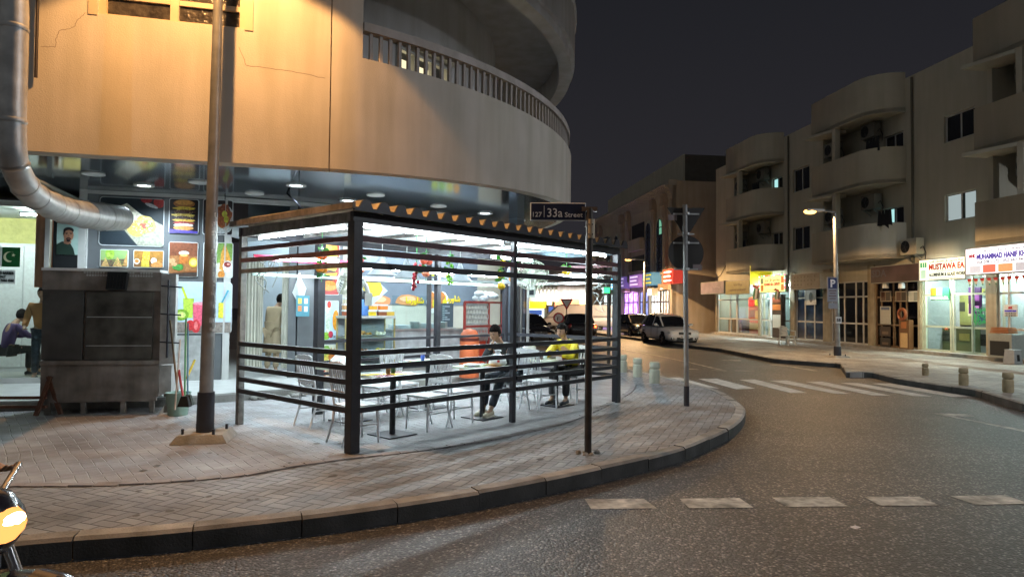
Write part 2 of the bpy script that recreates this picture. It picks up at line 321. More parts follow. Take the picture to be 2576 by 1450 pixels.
#@@SETTING
# ================================================================== GROUND
ZR = -0.15
ROAD = asphalt()
mb = MB().mat(ROAD); mb.add([(-300, -60, ZR), (300, -60, ZR), (300, 400, ZR), (-300, 400, ZR)], [(0, 1, 2, 3)])
tag(mb.build("road"), kind="structure")
KPX = [(-420, 1378), (0, 1365), (136, 1355), (392, 1337), (632, 1313), (844, 1289), (1030, 1263), (1230, 1232), (1417, 1196), (1552, 1167), (1642, 1147), (1732, 1122), (1804, 1091), (1849, 1068), (1872, 1042), (1873, 1022), (1849, 1003), (1822, 987), (1786, 974), (1732, 960), (1664, 945), (1600, 931), (1545, 919), (1490, 905), (1430, 890), (1350, 870), (1290, 852)]
kerb = [at(x, y, 0.0) for x, y in KPX]
kerb = [Vector((-14, kerb[0].y-0.9, 0))]+kerb+[Vector((1.2, 75, 0))]
def smooth_path(P, n=4):
    out = []
    for i in range(len(P)-1):
        p0, p1, p2, p3 = P[max(i-1, 0)], P[i], P[i+1], P[min(i+2, len(P)-1)]
        for k in range(n):
            t = k/n; out.append(0.5*((2*p1)+(p2-p0)*t+(2*p0-5*p1+4*p2-p3)*t*t+(3*p1-p0-3*p2+p3)*t**3))
    return out+[P[-1]]
kerbS = smooth_path(kerb)
def resample(P, step):
    out = [P[0]]; acc = 0
    for a, b in zip(P, P[1:]):
        L = (b-a).length; d = step-acc
        while d <= L: out.append(a+(b-a)*(d/L)); d += step
        acc = (acc+L) % step
    return out
def kerb_run(path, side, name, stone=0.9, maxy=40):
    P = resample(path, stone/3); mbk = MB()
    def off(i, o):
        a, b = P[max(i-1, 0)], P[min(i+1, len(P)-1)]; d = (b-a).normalized(); return P[i]+Vector((-d.y, d.x, 0))*o*side
    i = 0; random.seed(3)
    kmats = [KERBM, mat("kerb_stone_worn", (0.42, 0.40, 0.37), 0.8, var=0.2, vs=5, bump=0.35, bs=60, dirt=0.3), mat("kerb_stone_dark", (0.30, 0.285, 0.265), 0.8, var=0.2, vs=5, bump=0.35, bs=60, dirt=0.3)]
    while i+3 < len(P):
        dz = random.uniform(-0.006, 0.006); do = random.uniform(-0.008, 0.008); seg = [i, i+1, i+2, i+3]; mbk.mat(random.choice(kmats)); vs = []
        for q, k in enumerate(seg):
            sh = 0.005 if q == 0 else (-0.003 if q == 3 else 0)
            d = (P[min(k+1, len(P)-1)]-P[max(k-1, 0)]).normalized()
            for (o, z) in ((0.0+do, ZR-0.05), (0.0+do, -0.02+dz), (0.025+do, 0.004+dz), (0.15+do, 0.006+dz), (0.15+do, ZR-0.05)):
                p = off(k, o)+d*sh; vs.append((p.x, p.y, z))
        fs = []
        for q in range(3):
            for r in range(1, 4): fs.append((q*5+r, q*5+r+1, q*5+5+r+1, q*5+5+r))
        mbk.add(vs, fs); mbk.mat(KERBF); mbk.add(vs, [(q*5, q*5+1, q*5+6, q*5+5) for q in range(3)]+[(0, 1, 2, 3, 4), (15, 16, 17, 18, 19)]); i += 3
    tag(mbk.build(name), kind="structure")
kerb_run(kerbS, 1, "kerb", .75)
# near pavement: outer band + inner paved area divided by an uneven seam
DIV = [(-300, 1235), (0, 1222), (300, 1218), (600, 1196), (740, 1172), (885, 1152), (1090, 1128), (1300, 1092), (1450, 1052), (1560, 1000), (1592, 975), (1580, 955), (1540, 940), (1470, 925)]
div = [Vector((-14, at(-300, 1235).y-0.4, 0))]+[at(x, y) for x, y in DIV]
divS = smooth_path(div)
def off_path(P, o):
    R = []
    for i in range(len(P)):
        a, b = P[max(i-1, 0)], P[min(i+1, len(P)-1)]; d = (b-a).normalized(); R.append(P[i]+Vector((-d.y, d.x, 0))*o)
    return R
kin = off_path(kerbS, 0.10)
PAV1 = paving("brick_paving_outer", radians(22), (0.225, 0.235, 0.25), (0.30, 0.312, 0.33), (0.10, 0.102, 0.105))
PAV2 = paving("brick_paving_inner", radians(-40), (0.25, 0.235, 0.24), (0.305, 0.31, 0.325), (0.33, 0.33, 0.33), 0.11)
last = divS[-1]
kend = min(range(len(kin)), key=lambda i: (kin[i]-last).length+(0 if kin[i].x > last.x else 5))
poly = [(p.x, p.y) for p in kin[:kend+1]]+[(p.x, p.y) for p in divS[::-1]]
mb = MB().mat(PAV1); mb.prism(poly, -0.3, 0.0)
tag(mb.build("pavement"), kind="structure")
poly2 = [(p.x, p.y) for p in divS]+[(p.x, p.y) for p in kin[kend:]]+[(-30, 75), (-30, divS[0].y)]
mb = MB().mat(PAV2); mb.prism(poly2, -0.3, -0.004)
tag(mb.build("plaza"), kind="structure")
# raised seam of tilted bricks between the two paved areas
mb = MB().mat(mat("seam_brick", (0.26, 0.24, 0.235), 0.8, var=0.2, vs=6, bump=0.3, bs=70))
P = resample(divS, 0.205)
for i in range(1, len(P)-1):
    if P[i].x < -9: continue
    d = (P[i+1]-P[i-1]).normalized(); a = atan2(d.y, d.x)
    mb.box((P[i].x, P[i].y, 0.002), (0.196, 0.096, 0.022), rz=a+random.uniform(-.05, .05), rx=random.uniform(-0.09, 0.09), ry=random.uniform(-.03, .03))
tag(mb.build("brick_edging"), kind="structure")
# far pavement along the right side shops
RK = [(1120, 815), (1300, 822), (1491, 834), (1559, 843.5), (1747, 868), (1810, 875), (1948, 901), (2114, 913), (2128, 935), (2191, 949), (2240, 962), (2340, 979), (2452, 996), (2575, 1014), (2900, 1062)]
rk = [at(x, y, ZR if 2180 < x < 2460 else 0.0) for x, y in RK]
rk = [Vector((rk[0].x-3, 110, 0))]+rk+[Vector((rk[-1].x+1.5, rk[-1].y-1.5, 0)), Vector((22, 8, 0)), Vector((40, 4, 0))]
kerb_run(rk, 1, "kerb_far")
rkin = off_path(rk, 0.10)
PAV3 = paving("brick_paving_far", radians(8), (0.30, 0.285, 0.265), (0.40, 0.38, 0.36), (0.14, 0.13, 0.12), 0.2)
mb = MB().mat(PAV3); mb.prism([(p.x, p.y) for p in rkin]+[(60, 4), (60, 110)], -0.3, 0.0)
tag(mb.build("pavement_far"), kind="structure")
# markings
PAINT = mat("road_paint", (0.52, 0.49, 0.43), 0.7, var=0.38, vs=11, bump=0.25, bs=120, dirt=0.55)
PAINT2 = mat("road_paint_worn", (0.22, 0.21, 0.195), 0.7, var=0.4, vs=7, bump=0.25, bs=120, dirt=0.4)
mb = MB().mat(PAINT)
def quad(pts, z=ZR+0.004):
    mb.add([at(x, y, z) for x, y in pts], [(0, 1, 2, 3)])
for q in ([(1471, 1253.5), (1619, 1252.6), (1653, 1277), (1487, 1278.7)], [(1709, 1252.6), (1860, 1251), (1896, 1275), (1734, 1276.5)], [(1941, 1249.5), (2087, 1248.6), (2134.5, 1272), (1981.5, 1273)],
          [(2173, 1248), (2312, 1247.6), (2364, 1269.7), (2215.5, 1270.6)], [(2391, 1246), (2530, 1244), (2590, 1265.5), (2454, 1268)]): quad(q)
mb.mat(mat("zebra_paint", (0.66, 0.65, 0.62), 0.7, var=0.18, vs=9, bump=0.25, bs=120, dirt=0.25))
for q in ([(1668.8, 948.8), (1709.6, 948.4), (1810, 976), (1757, 972)], [(1756.5, 952), (1804, 951.5), (1900, 976), (1853, 978)], [(1860, 954), (1900, 953.5), (2031, 987), (1988, 987)],
          [(1936.5, 956.5), (1980, 956), (2141, 989.4), (2096, 988)], [(2026.5, 959), (2069, 959), (2240, 993.8), (2193, 993)], [(2114, 962.3), (2157, 962.3), (2346, 996), (2299, 995)], [(2195, 963.7), (2240, 963), (2443, 997), (2395.5, 997)]): quad(q)
mb.mat(PAINT)
quad([(2340, 1038), (2430, 1040), (2452, 1046), (2380, 1046)])
quad([(2360, 1041), (2372, 1041), (2576, 1080), (2576, 1085)])
mb.mat(PAINT)
def line(pts, wd=0.12):
    P = [at(x, y, ZR+0.004) for x, y in pts]
    for a, b in zip(P, P[1:]):
        d = (b-a).normalized(); n_ = Vector((-d.y, d.x, 0))*wd/2; mb.add([a-n_, b-n_, b+n_, a+n_], [(0, 1, 2, 3)])
line([(1380, 852), (1480, 864), (1559, 875.5), (1650, 893), (1740, 912), (1812, 929)], 0.13)
line([(1730, 927), (1758, 928.5)]); line([(1790, 930), (1828, 931.5)]); line([(1849, 931), (1898, 932.3)]); line([(1560, 917), (1594, 920)])
line([(1818, 905), (1864, 906)], 0.25); line([(1570, 925), (1592, 934), (1640, 943)], 0.1)
line([(1940, 916), (1990, 921), (2052, 932)], 0.16)
tag(mb.build("road_markings"), kind="structure")
#@@CORNER
# ================================================================== CORNER BUILDING
CC = Vector((-6.6, 15.4, 0)); RD = 7.93
ZS = 3.75; ZF = 3.44; ZRB = 5.0; ZRT = 5.40; ZU = 6.95
def circ(R, a, z=0): return Vector((CC.x+R*cos(a), CC.y+R*sin(a), z))
a0 = -1.3
while (circ(RD, a0).x/circ(RD, a0).y) < (900-1288)/FPX: a0 += 0.002       # angle where the balcony begins
T = circ(RD, a0)
Jp = T.copy(); dj = Vector((sin(radians(67)), cos(radians(67)), 0))
while (Jp.x/Jp.y) > (822-1288)/FPX: Jp = Jp-dj*0.003                         # the vertical joint in the plaster
FW = Frame(Jp, radians(90-76))                                            # flat facade, local x<0 runs to the left
corner = thing("corner_building", "round-cornered apartment building over the eatery, its plaster lit orange on the left", "building")
arc = lambda R, a, b, n: [(circ(R, a+(b-a)*i/n).x, circ(R, a+(b-a)*i/n).y) for i in range(n+1)]
# lower facade wall with window opening in the upper part
mb = MB().mat(PL_O)
z1 = 9.6
x0w, zsill = FW.px(245, 34); x1w, _ = FW.px(616, 76); x0w -= .0
jx = 0.0
def fwbox(xa, xb, za, zb, t=0.25, o=0.0, m=None):
    if m: mb.mat(m)
    p = [FW.w(xa, o), FW.w(xb, o), FW.w(xb, o-t), FW.w(xa, o-t)]; mb.prism([(q.x, q.y) for q in p], za, zb)
ztop = zsill+1.25
fwbox(-10, jx-0.008, ZF, zsill); fwbox(-10, x0w, zsill, z1); fwbox(x1w, jx-0.008, zsill, z1); fwbox(x0w, x1w, ztop, z1)
tanT = Vector((-sin(a0), cos(a0), 0)); Lc = (T-Jp).length
cv = []
for k in range(13):
    f = k/12; p0, p1, p2, p3 = FW.w(.008), FW.w(.008)+FW.x*Lc/3, T-tanT*Lc/3, T
    cv.append(tuple(((1-f)**3*p0+3*(1-f)**2*f*p1+3*(1-f)*f*f*p2+f**3*p3)[:2]))
mb.strip(cv, ZF, z1, .25)
fwbox(jx-0.008, jx+0.008, ZF, z1, 0.2, -0.02, mat("joint_shadow_gap", (0.25, 0.2, 0.16), 0.9))
mb.build("facade_wall", corner)
mb = MB().mat(PL_O); mb.smooth = True
aend = a0+2.6
mb.strip(arc(RD, a0, aend, 90), [3.44+0.35*min(1, i/28.0) for i in range(91)], ZRB, 0.22)
mb.build("balcony_parapet", corner)
mb = MB().mat(PL_O); mb.strip([(p[0]*1.0, p[1]) for p in arc(RD+0.035, a0+0.01, aend, 90)], ZRB-0.20, ZRB-0.17, 0.05)
# upper floors: deep rim beam and parapet
mb = MB().mat(PL_W); mb.smooth = True
mb.strip(arc(RD, a0, aend, 90), ZU, ZU+0.18, 0.28)
mb.strip(arc(RD+0.07, a0, aend, 90), ZU+0.18, 10, 0.3)
mb.strip(arc(RD+0.11, a0, aend, 90), 8.1, 8.17, 0.06)
mb.build("upper_parapet", corner)
mb = MB().mat(PL_W)
mb.prism([(p[0], p[1]) for p in arc(RD-0.27, a0, aend, 60)]+[(CC.x, CC.y)], 7.6, 7.75)
# balcony floor slab
mb.prism([(p[0], p[1]) for p in arc(RD-0.2, a0, aend, 60)]+[(CC.x, CC.y)], 4.0, 4.2)
mb.build("balcony_slab", corner)
RIN = 5.9
kk = (1240-1288)/FPX
RIN = abs(CC.x-CC.y*kk)/hypot(1, kk)
mb = MB().mat(PL_W); mb.smooth = True
ai = a0-0.5
# find window angles on inner wall
def inner_ang(px):
    a = -1.75
    while circ(RIN, a).x/circ(RIN, a).y < (px-1288)/FPX and a < -0.2: a += 0.002
    return a
wa, wb = inner_ang(985), inner_ang(1122)
mb.strip(arc(RIN, -1.8, wa, 16), 4.2, 7.62, 0.2); mb.strip(arc(RIN, wb, 1.2, 60), 4.2, 7.62, 0.2)
mb.strip(arc(RIN, wa, wb, 8), 6.15, 7.62, 0.2)
mb.build("recessed_wall", corner)
# side return of flat facade into the balcony
mb = MB().mat(PL_O); 
sd = Vector((-cos(a0), -sin(a0), 0)); q0 = T-tanT*.02+sd*.24; mb.prism([((q0+o_).x, (q0+o_).y) for o_ in (Vector((0, 0, 0)), sd*2.4, sd*2.4-tanT*.25, -tanT*.25)], 4.2, z1)
mb.build("side_wall", corner)
wn = MB().mat(ALU)
A_, B_ = circ(RIN-0.02, wa), circ(RIN-0.02, wb); d = (B_-A_); L = d.length; d.normalize()
FB = Frame(A_, atan2(d.y, d.x))
wl = thing("balcony_door", None, None); wl.location = (A_.x, A_.y, 0); wl.rotation_euler[2] = FB.a; wl.parent = corner
bd = MB().mat(ALU)
for x in (0.03, L*0.33, L*0.66, L-0.03): bd.box((x, 0, 5.17), (0.06, 0.1, 1.96))
bd.box((L/2, 0.001, 6.12), (L, 0.1, 0.06)); bd.box((L/2, -0.11, 6.2), (L+0.14, 0.24, 0.06)); bd.box((L*.5, 0.002, 5.75), (L, .09, .05)); bd.build("frame", wl)
bd = MB().mat(emis("warm_room", (1.0, 0.86, 0.52), 1.0)); bd.ab((0.06, 0.30, 4.2), (L-0.06, 0.32, 6.1)); bd.mat(C("#2b2b30")); bd.box((L*0.22, 0.12, 4.9), (L*.2, 0.02, 1.45)); bd.box((L*0.53, 0.16, 4.7), (0.1, 0.1, 0.35))
bd.mat(C("#cfd6da")); 
for k in range(6): bd.box((L*0.86+k*0.03, 0.1, 4.95), (0.016, 0.02, 1.4))
bd.build("lit_room", wl)
# balcony railing
rail = bpy.data.objects.new("railing", None); col.objects.link(rail); rail.parent = corner
RAILM = mat("railing_plaster_paint", (0.50, 0.45, 0.42), 0.7, var=0.1, vs=6, dirt=0.2)
mb = MB().mat(RAILM); mb.smooth = True; mb.strip(arc(RD-0.03, a0+0.004, aend, 90), ZRT, ZRT+0.12, 0.14); mb.build("handrail", rail)
BAL = MB().mat(RAILM).box((0, 0, 0), (0.05, 0.045, ZRT-ZRB)).build("baluster", rail)
nb = 0; a = a0+0.02
while nb < 96 and a < aend:
    b = BAL if nb == 0 else BAL.copy()
    if nb: col.objects.link(b); b.parent = rail
    b.location = circ(RD-0.10, a, (ZRT+ZRB)/2); b.rotation_euler[2] = a; a += 0.151/RD; nb += 1
# upper window on flat facade
win = thing("window", None, None); win.location = (FW.p.x, FW.p.y, 0); win.rotation_euler[2] = FW.a; win.parent = corner
FRM = mat("window_frame_cream", (0.58, 0.47, 0.33), 0.5, var=0.08)
mb = MB().mat(FRM); xm = FW.px(437, 50)[0]
for xa, xb in ((x0w, x0w+0.09), (xm-0.05, xm+0.05), (x1w-0.07, x1w)): mb.ab((xa, 0.03, zsill), (xb, 0.13, ztop))
for za, zb in ((zsill, zsill+0.03), (zsill+.235, zsill+.30), (ztop-0.08, ztop)): mb.ab((x0w, 0.05, za), (x1w, 0.11, zb))
mb.mat(FRM).ab((x0w-0.10, -0.012, zsill-0.02), (x0w, 0.06, ztop+0.05)); mb.ab((x1w, -0.012, zsill-0.02), (x1w+0.10, 0.06, ztop+.05))
mb.build("window_frame", win)
CR = mat("window_with_plastic_film", (0.055, 0.048, 0.042), 0.18, var=0.5, vs=9, bump=0.9, bs=14)
mb = MB().mat(CR); mb.ab((x0w+0.05, 0.08, zsill), (x1w-0.03, 0.10, ztop)); mb.build("pane", win)
# plaster cracks
def crack(pts, o=0.001, w_=0.006):
    mb = MB().mat(mat("crack", (0.25, 0.19, 0.14), 0.9)); P = [FW.px(x, y) for x, y in pts]; Q = []
    for (xa, za), (xb, zb) in zip(P, P[1:]):
        n_ = 6
        for k in range(n_): Q.append((xa+(xb-xa)*k/n_+random.uniform(-.008, .008), za+(zb-za)*k/n_+random.uniform(-.008, .008)))
    Q.append(P[-1])
    for (xa, za), (xb, zb) in zip(Q, Q[1:]):
        l = hypot(xb-xa, zb-za) or 1; nx, nz = -(zb-za)/l*w_/2, (xb-xa)/l*w_/2
        V = [FW.w(xa+nx, o, za+nz), FW.w(xb+nx, o, zb+nz), FW.w(xb-nx, o, zb-nz), FW.w(xa-nx, o, za-nz)]; mb.add(V, [(0, 1, 2, 3)])
    mb.build("plaster_crack", corner)
crack([(215, 33), (195, 50), (186, 70), (150, 77), (142, 95), (140, 118), (102, 118)]); crack([(602, 120), (620, 165), (680, 172), (760, 185), (818, 197)]); 
# ---- soffit and ground floor wall line
WP = [at(x, y, ZS) for x, y in ((-420, 468), (221, 477), (565, 494), (751, 506), (914, 522), (1062, 546))]
wdir = (WP[5]-WP[4]).normalized()
WP[0] = WP[1]-(WP[2]-WP[1]).normalized()*6
SOFF = mat("glossy_dark_soffit", (0.075, 0.085, 0.095), 0.10, var=0.1, vs=2); SOFL = mat("pale_soffit_panel", (0.34, 0.36, 0.36), 0.3, var=0.06)
mb = MB().mat(SOFF)
outer = [(FW.w(-10).x, FW.w(-10, -0.2).y)]+[(FW.w(-0.1, -0.2).x, FW.w(-0.1, -0.2).y)]+arc(RD-0.21, a0, a0+2.3, 50)
mb.prism(outer+[(-14, 22)], ZS, ZS+0.12); mb.build("soffit", corner)
print("T", T, "WP", [tuple(round(c, 2) for c in p) for p in WP], "RIN", RIN, "zsill", zsill, x0w, x1w)
# raised shop floor
FLR = mat("shop_floor_tile", (0.48, 0.49, 0.47), 0.35, var=0.1, vs=4)
PLZ = 0.14
st = [at(x, y, 0) for x, y in ((-300, 1040), (100, 1030), (420, 1022), (640, 1003), (770, 993))]
ste = [st[0]+Vector((-6, 0, 0))]+st+[WP[3]+Vector((0.2, -0.55, 0)), Vector((-2.2, 13.1, 0)), Vector((-0.9, 14.2, 0)), Vector((0.35, 15.5, 0)), Vector((0.3, 22, 0)), Vector((-25, 22, 0))]
mb = MB().mat(CONC); mb.prism([(p.x, p.y) for p in ste], -0.1, PLZ-0.03); mb.mat(FLR); mb.prism([(p.x, p.y) for p in ste], PLZ-0.03, PLZ); mb.build("shop_floor", corner)
random.seed(5)
mb = MB().mat(CONC)
for k in range(16):
    q = st[3]+(st[4]-st[3])*(k/15.)+Vector((random.uniform(-.1, .1), -0.06+random.uniform(-.08, .02), 0)); mb.ball((q.x, q.y, 0.02), random.uniform(.03, .08), 6, (1.2, 1, .7), 4)
mb.build("broken_step_edge", corner)
DARKP = mat("dark_grey_wall_panel", (0.12, 0.128, 0.135), 0.22, var=0.12, vs=2)
def wallseg(i):
    a, b = WP[i], WP[i+1]; return Frame(a, atan2((b-a).y, (b-a).x)), (Vector(b)-Vector(a)).length
FA, LA = wallseg(1)      # 221..565   posters left
FBk, LB = wallseg(2)     # 565..751   doorway
FC, LC = wallseg(3)      # 751..914   burger posters
TRIM = mat("pale_trim", (0.5, 0.5, 0.48), 0.5, var=0.1)
def seg(Fr, name): 
    e = bpy.data.objects.new(name, None); col.objects.link(e); e.parent = corner; e.location = Fr.p; e.rotation_euler[2] = Fr.a; return e
mb = MB().mat(DARKP); mb.ab((0, 0, PLZ), (LA, 0.15, ZS)); mb.build("shop_wall", corner, FA.p, FA.a)
mb = MB().mat(TRIM); mb.ab((-0.12, -0.05, PLZ), (-0.0, 0.2, ZS)); mb.ab((0.01, -0.04, ZS-0.07), (LA, -0.002, ZS-0.005)); 
xk = FA.px(597, 700)[0]; mb.build("wall_trim", corner, FA.p, FA.a)
# doorway surround (565..751)
mb = MB().mat(TRIM); mb.ab((0.02, -0.03, PLZ), (0.14, 0.1, ZS-0.01)); mb.ab((0.14, -0.03, ZS-0.10), (LB, 0.08, ZS-0.012)); mb.mat(DARKP)
mb.ab((LB-0.16, -0.02, PLZ), (LB-0.01, 0.15, ZS-0.11)); mb.build("door_surround", corner, FBk.p, FBk.a)
xb0, xb1 = 0.0, LC
xpc, _ = FC.px(862, 700)
mb = MB().mat(DARKP); mb.ab((0.02, 0, PLZ), (xpc, 0.15, ZS-0.02)); mb.build("shop_wall", corner, FC.p, FC.a)
mb = MB().mat(TRIM)
for i in (3, 4): 
    a, b = WP[i], WP[i+1]; mb.bar((a.x, a.y-0.03, ZS-0.05), (b.x, b.y-0.03, ZS-0.05), 0.05, 0.08)
mb.build("ceiling_trim", corner)
#@@SHOPINT
# ---- posters
def poster(Fr, px0, py0, px1, py1, shapes, label, frame='#c9cfd0', bgc='#2a3238', name="menu_poster", o=0.02, group=None, glow=0.0):
    """a rounded printed panel; corners given on the wall plane"""
    xa, za = Fr.px(px0, py0, o); xb, zb = Fr.px(px1, py1, o); W_, H_ = xb-xa, za-zb
    t = MB(); r = min(W_, H_)*0.07
    def rr(x0, z0, x1, z1, r):
        P = []
        for cx_, cz_, s_ in ((x1-r, z1-r, 0), (x0+r, z1-r, 1), (x0+r, z0+r, 2), (x1-r, z0+r, 3)):
            for k in range(5): a = pi/2*(s_+k/4); P.append((cx_+r*cos(a), cz_+r*sin(a)))
        return P
    t.mat(C(frame, 0.4)).slab(rr(0, 0, W_, H_, r), -o, -0.002)
    t.mat(C(bgc, 0.3, glow)).slab(rr(0.012, 0.012, W_-0.012, H_-0.012, r*0.9), -o-0.003, -o)
    L_ = o+0.003
    for sh in shapes:
        L_ += 0.0012; kind, hx = sh[0], sh[1]; t.mat(mat("print_"+hx[1:], tuple(c_*.85+.02 for c_ in hexc(hx)), .35, var=.28, vs=26))
        if kind == 'e':     # ellipse cx cy rx ry rot
            _, _, cx_, cz_, rx, rz_, *ro = sh; ro = ro[0] if ro else 0
            P = []
            for k in range(20):
                a = 2*pi*k/20; u, v = rx*W_*cos(a), rz_*H_*sin(a); u, v = rot2(u, v, ro); P.append((min(max(cx_*W_+u, .013), W_-.013), min(max(cz_*H_+v, .013), H_-.013)))
        elif kind == 'p': P = [(min(max(x*W_, .013), W_-.013), min(max(z*H_, .013), H_-.013)) for x, z in sh[2]]
        elif kind == 'j':   # jagged blob: cx cy rx ry seed
            _, _, cx_, cz_, rx, rz_, sd = sh; rn = random.Random(sd); P = []
            for k in range(22):
                a = 2*pi*k/22; q = rn.uniform(.78, 1.08); P.append((min(max(cx_*W_+rx*W_*cos(a)*q, .013), W_-.013), min(max(cz_*H_+rz_*H_*sin(a)*q, .013), H_-.013)))
        elif kind == 's':   # speckle: n cx cy rx ry size seed
            _, _, n_, cx_, cz_, rx, rz_, sz, sd = sh; rn = random.Random(sd)
            for k in range(n_):
                a = rn.uniform(0, 2*pi); q = rn.uniform(0, 1)**.5; u, v = cx_*W_+rx*W_*cos(a)*q, cz_*H_+rz_*H_*sin(a)*q
                b_ = rn.uniform(0, pi); s1 = sz*W_*rn.uniform(.5, 1.2)
                P = [(u+s1*cos(b_+c_)*kk_, v+s1*sin(b_+c_)*kk_) for c_, kk_ in ((0, 1), (1.5, .5), (3.1, 1), (4.6, .5))]
                P = [(min(max(x, .013), W_-.013), min(max(z, .013), H_-.013)) for x, z in P]
                t.add([(x, -L_, z) for x, z in P], [(0, 1, 2, 3)])
            continue
        t.add([(x, -L_, z) for x, z in P], [list(range(len(P)))])
    ob = t.build(name, None, Fr.w(xa, 0, zb), Fr.a)
    return tag(ob, label, "poster", group)
BURGER = [('e', '#b06a2c', .5, .86, .36, .12), ('e', '#e0a050', .5, .89, .3, .07), ('j', '#f2d24a', .5, .72, .4, .06, 1), ('j', '#5b3222', .5, .62, .38, .07, 2), ('j', '#f0d060', .5, .53, .42, .05, 3), ('j', '#4a2a20', .5, .45, .38, .06, 4), ('j', '#e8c040', .5, .38, .40, .04, 5),
          ('j', '#a03028', .5, .31, .36, .05, 6), ('j', '#e6e6e0', .5, .25, .38, .05, 7), ('e', '#c88a44', .5, .16, .34, .07), ('s', '#f4e8b0', 40, .5, .5, .36, .22, .02, 8), ('s', '#2c1a14', 40, .5, .5, .36, .25, .02, 9), ('p', '#4a3aa0', [(0, 0), (1, 0), (1, .08), (0, .12)])]
WRAP = [('p', '#8f8f80', [(.18, .62), (.35, .85), (1, .45), (1, 0), (.6, 0)]), ('e', '#c22f2a', .92, .93, .09, .12), ('e', '#b5282a', .72, .97, .09, .07), ('e', '#c9cdd0', .80, .85, .11, .035, -.35), ('p', '#e8e4d0', [(.2, .75), (.42, .88), (.75, .55), (.55, .3)]),
        ('e', '#d9b85a', .72, .46, .17, .16, -.6), ('j', '#e9d27a', .72, .5, .13, .13, 3), ('j', '#6fa23c', .75, .45, .10, .09, 4), ('j', '#c4483c', .68, .42, .06, .07, 5), ('e', '#cfae52', .56, .34, .14, .13, -.6), ('s', '#7fb040', 40, .66, .42, .18, .16, .02, 6), ('s', '#d86a50', 30, .66, .42, .18, .16, .018, 7), ('s', '#efe6bc', 40, .66, .42, .18, .18, .02, 8)]
poster(FA, 251, 493, 411, 621, WRAP, "large landscape poster of a halved wrap on paper, pierced by the round duct")
poster(FA, 252, 626, 322, 673, [('p', '#6a5a48', [(0, 0), (1, 0), (1, .5), (0, .4)]), ('e', '#9ac23c', .35, .75, .16, .3), ('e', '#b8d860', .3, .7, .06, .12), ('e', '#a8cc50', .42, .62, .06, .12), ('p', '#d9b070', [(.05, .05), (.2, .55), (.35, .05)]), ('p', '#e0b878', [(.45, .05), (.62, .6), (.8, .05)]), ('p', '#d0a060', [(.8, .1), (.95, .8), (1, .1)]), ('s', '#7cae3c', 30, .5, .3, .4, .2, .03, 4), ('s', '#8a5428', 30, .5, .2, .4, .18, .025, 5)], "small poster of grilled triangle sandwiches with green grapes", bgc='#8fb070')
poster(FA, 336, 628, 411, 674, [('p', '#a8762c', [(0, .35), (1, .35), (1, 1), (0, 1)]), ('p', '#7a5020', [(0, 0), (1, 0), (1, .35), (0, .35)]), ('p', '#e8d040', [(.3, .45), (.32, .95), (.52, .95), (.54, .45)]), ('e', '#e9e6da', .12, .35, .1, .16), ('e', '#d88a30', .12, .37, .07, .1), ('e', '#dfe8ee', .68, .4, .1, .18), ('e', '#c88a48', .8, .16, .2, .2), ('p', '#d9c040', [(.26, .05), (.28, .4), (.52, .4), (.54, .05)]), ('s', '#fff0a0', 26, .42, .5, .14, .4, .02, 8)], "small poster of french fries in a jar beside dip cups", bgc='#a8762c')
poster(FA, 426, 498, 499, 589, BURGER, "tall poster of a stacked triple burger on black", bgc='#20181c')
poster(FA, 425, 607, 497, 697, [('p', '#7a4020', [(0, .55), (1, .55), (1, 1), (0, 1)]), ('p', '#a06a38', [(0, .1), (1, .2), (1, .6), (0, .6)]), ('p', '#3a2a20', [(0, 0), (1, 0), (1, .15), (0, .1)]), ('e', '#dfe6e4', .52, .68, .18, .06), ('p', '#b86a20', [(.36, .38), (.38, .66), (.68, .66), (.66, .38)]), ('e', '#e8c070', .52, .62, .13, .04), ('e', '#e0c020', .85, .42, .15, .13), ('e', '#f0e080', .85, .42, .11, .09), ('j', '#3f8a34', .34, .28, .2, .1, 3), ('j', '#cda070', .12, .45, .13, .08, 5), ('j', '#cda070', .2, .36, .1, .06, 6)], "poster of a glass jug of lemon tea with cut lemon and mint", bgc='#8a5028')
poster(FA, 511, 500, 585, 592, [('e', '#c9cfd0', .6, .45, .52, .42), ('j', '#a8582a', .7, .55, .3, .34, 2), ('j', '#8a3e20', .72, .68, .2, .2, 3), ('e', '#d8d850', .72, .6, .09, .09), ('e', '#cfd040', .78, .45, .08, .1), ('s', '#e08a40', 50, .7, .45, .28, .3, .02, 5), ('s', '#4a2012', 30, .7, .5, .26, .3, .02, 6), ('s', '#a8c040', 16, .7, .25, .3, .1, .02, 7)], "poster of a plate of roast chicken with lime, behind the lamp post", bgc='#2a2428')
poster(FA, 512, 608, 585, 699, [('p', '#7aa04a', [(.4, .4), (.98, .5), (.98, .98), (.5, .98)]), ('p', '#d89a3a', [(.72, 1), (.6, .7), (.55, .25), (.75, .15), (.95, .35), (.9, .6)]), ('e', '#e9ecee', .82, .32, .16, .17), ('e', '#8a1e1c', .82, .38, .12, .08), ('e', '#e8b0a0', .85, .39, .05, .03), ('e', '#c8802c', .62, .1, .12, .1), ('s', '#e8c070', 20, .7, .55, .1, .3, .02, 3)], "poster of a golden fried samosa with a cup of red sauce", bgc='#c9cdc0')
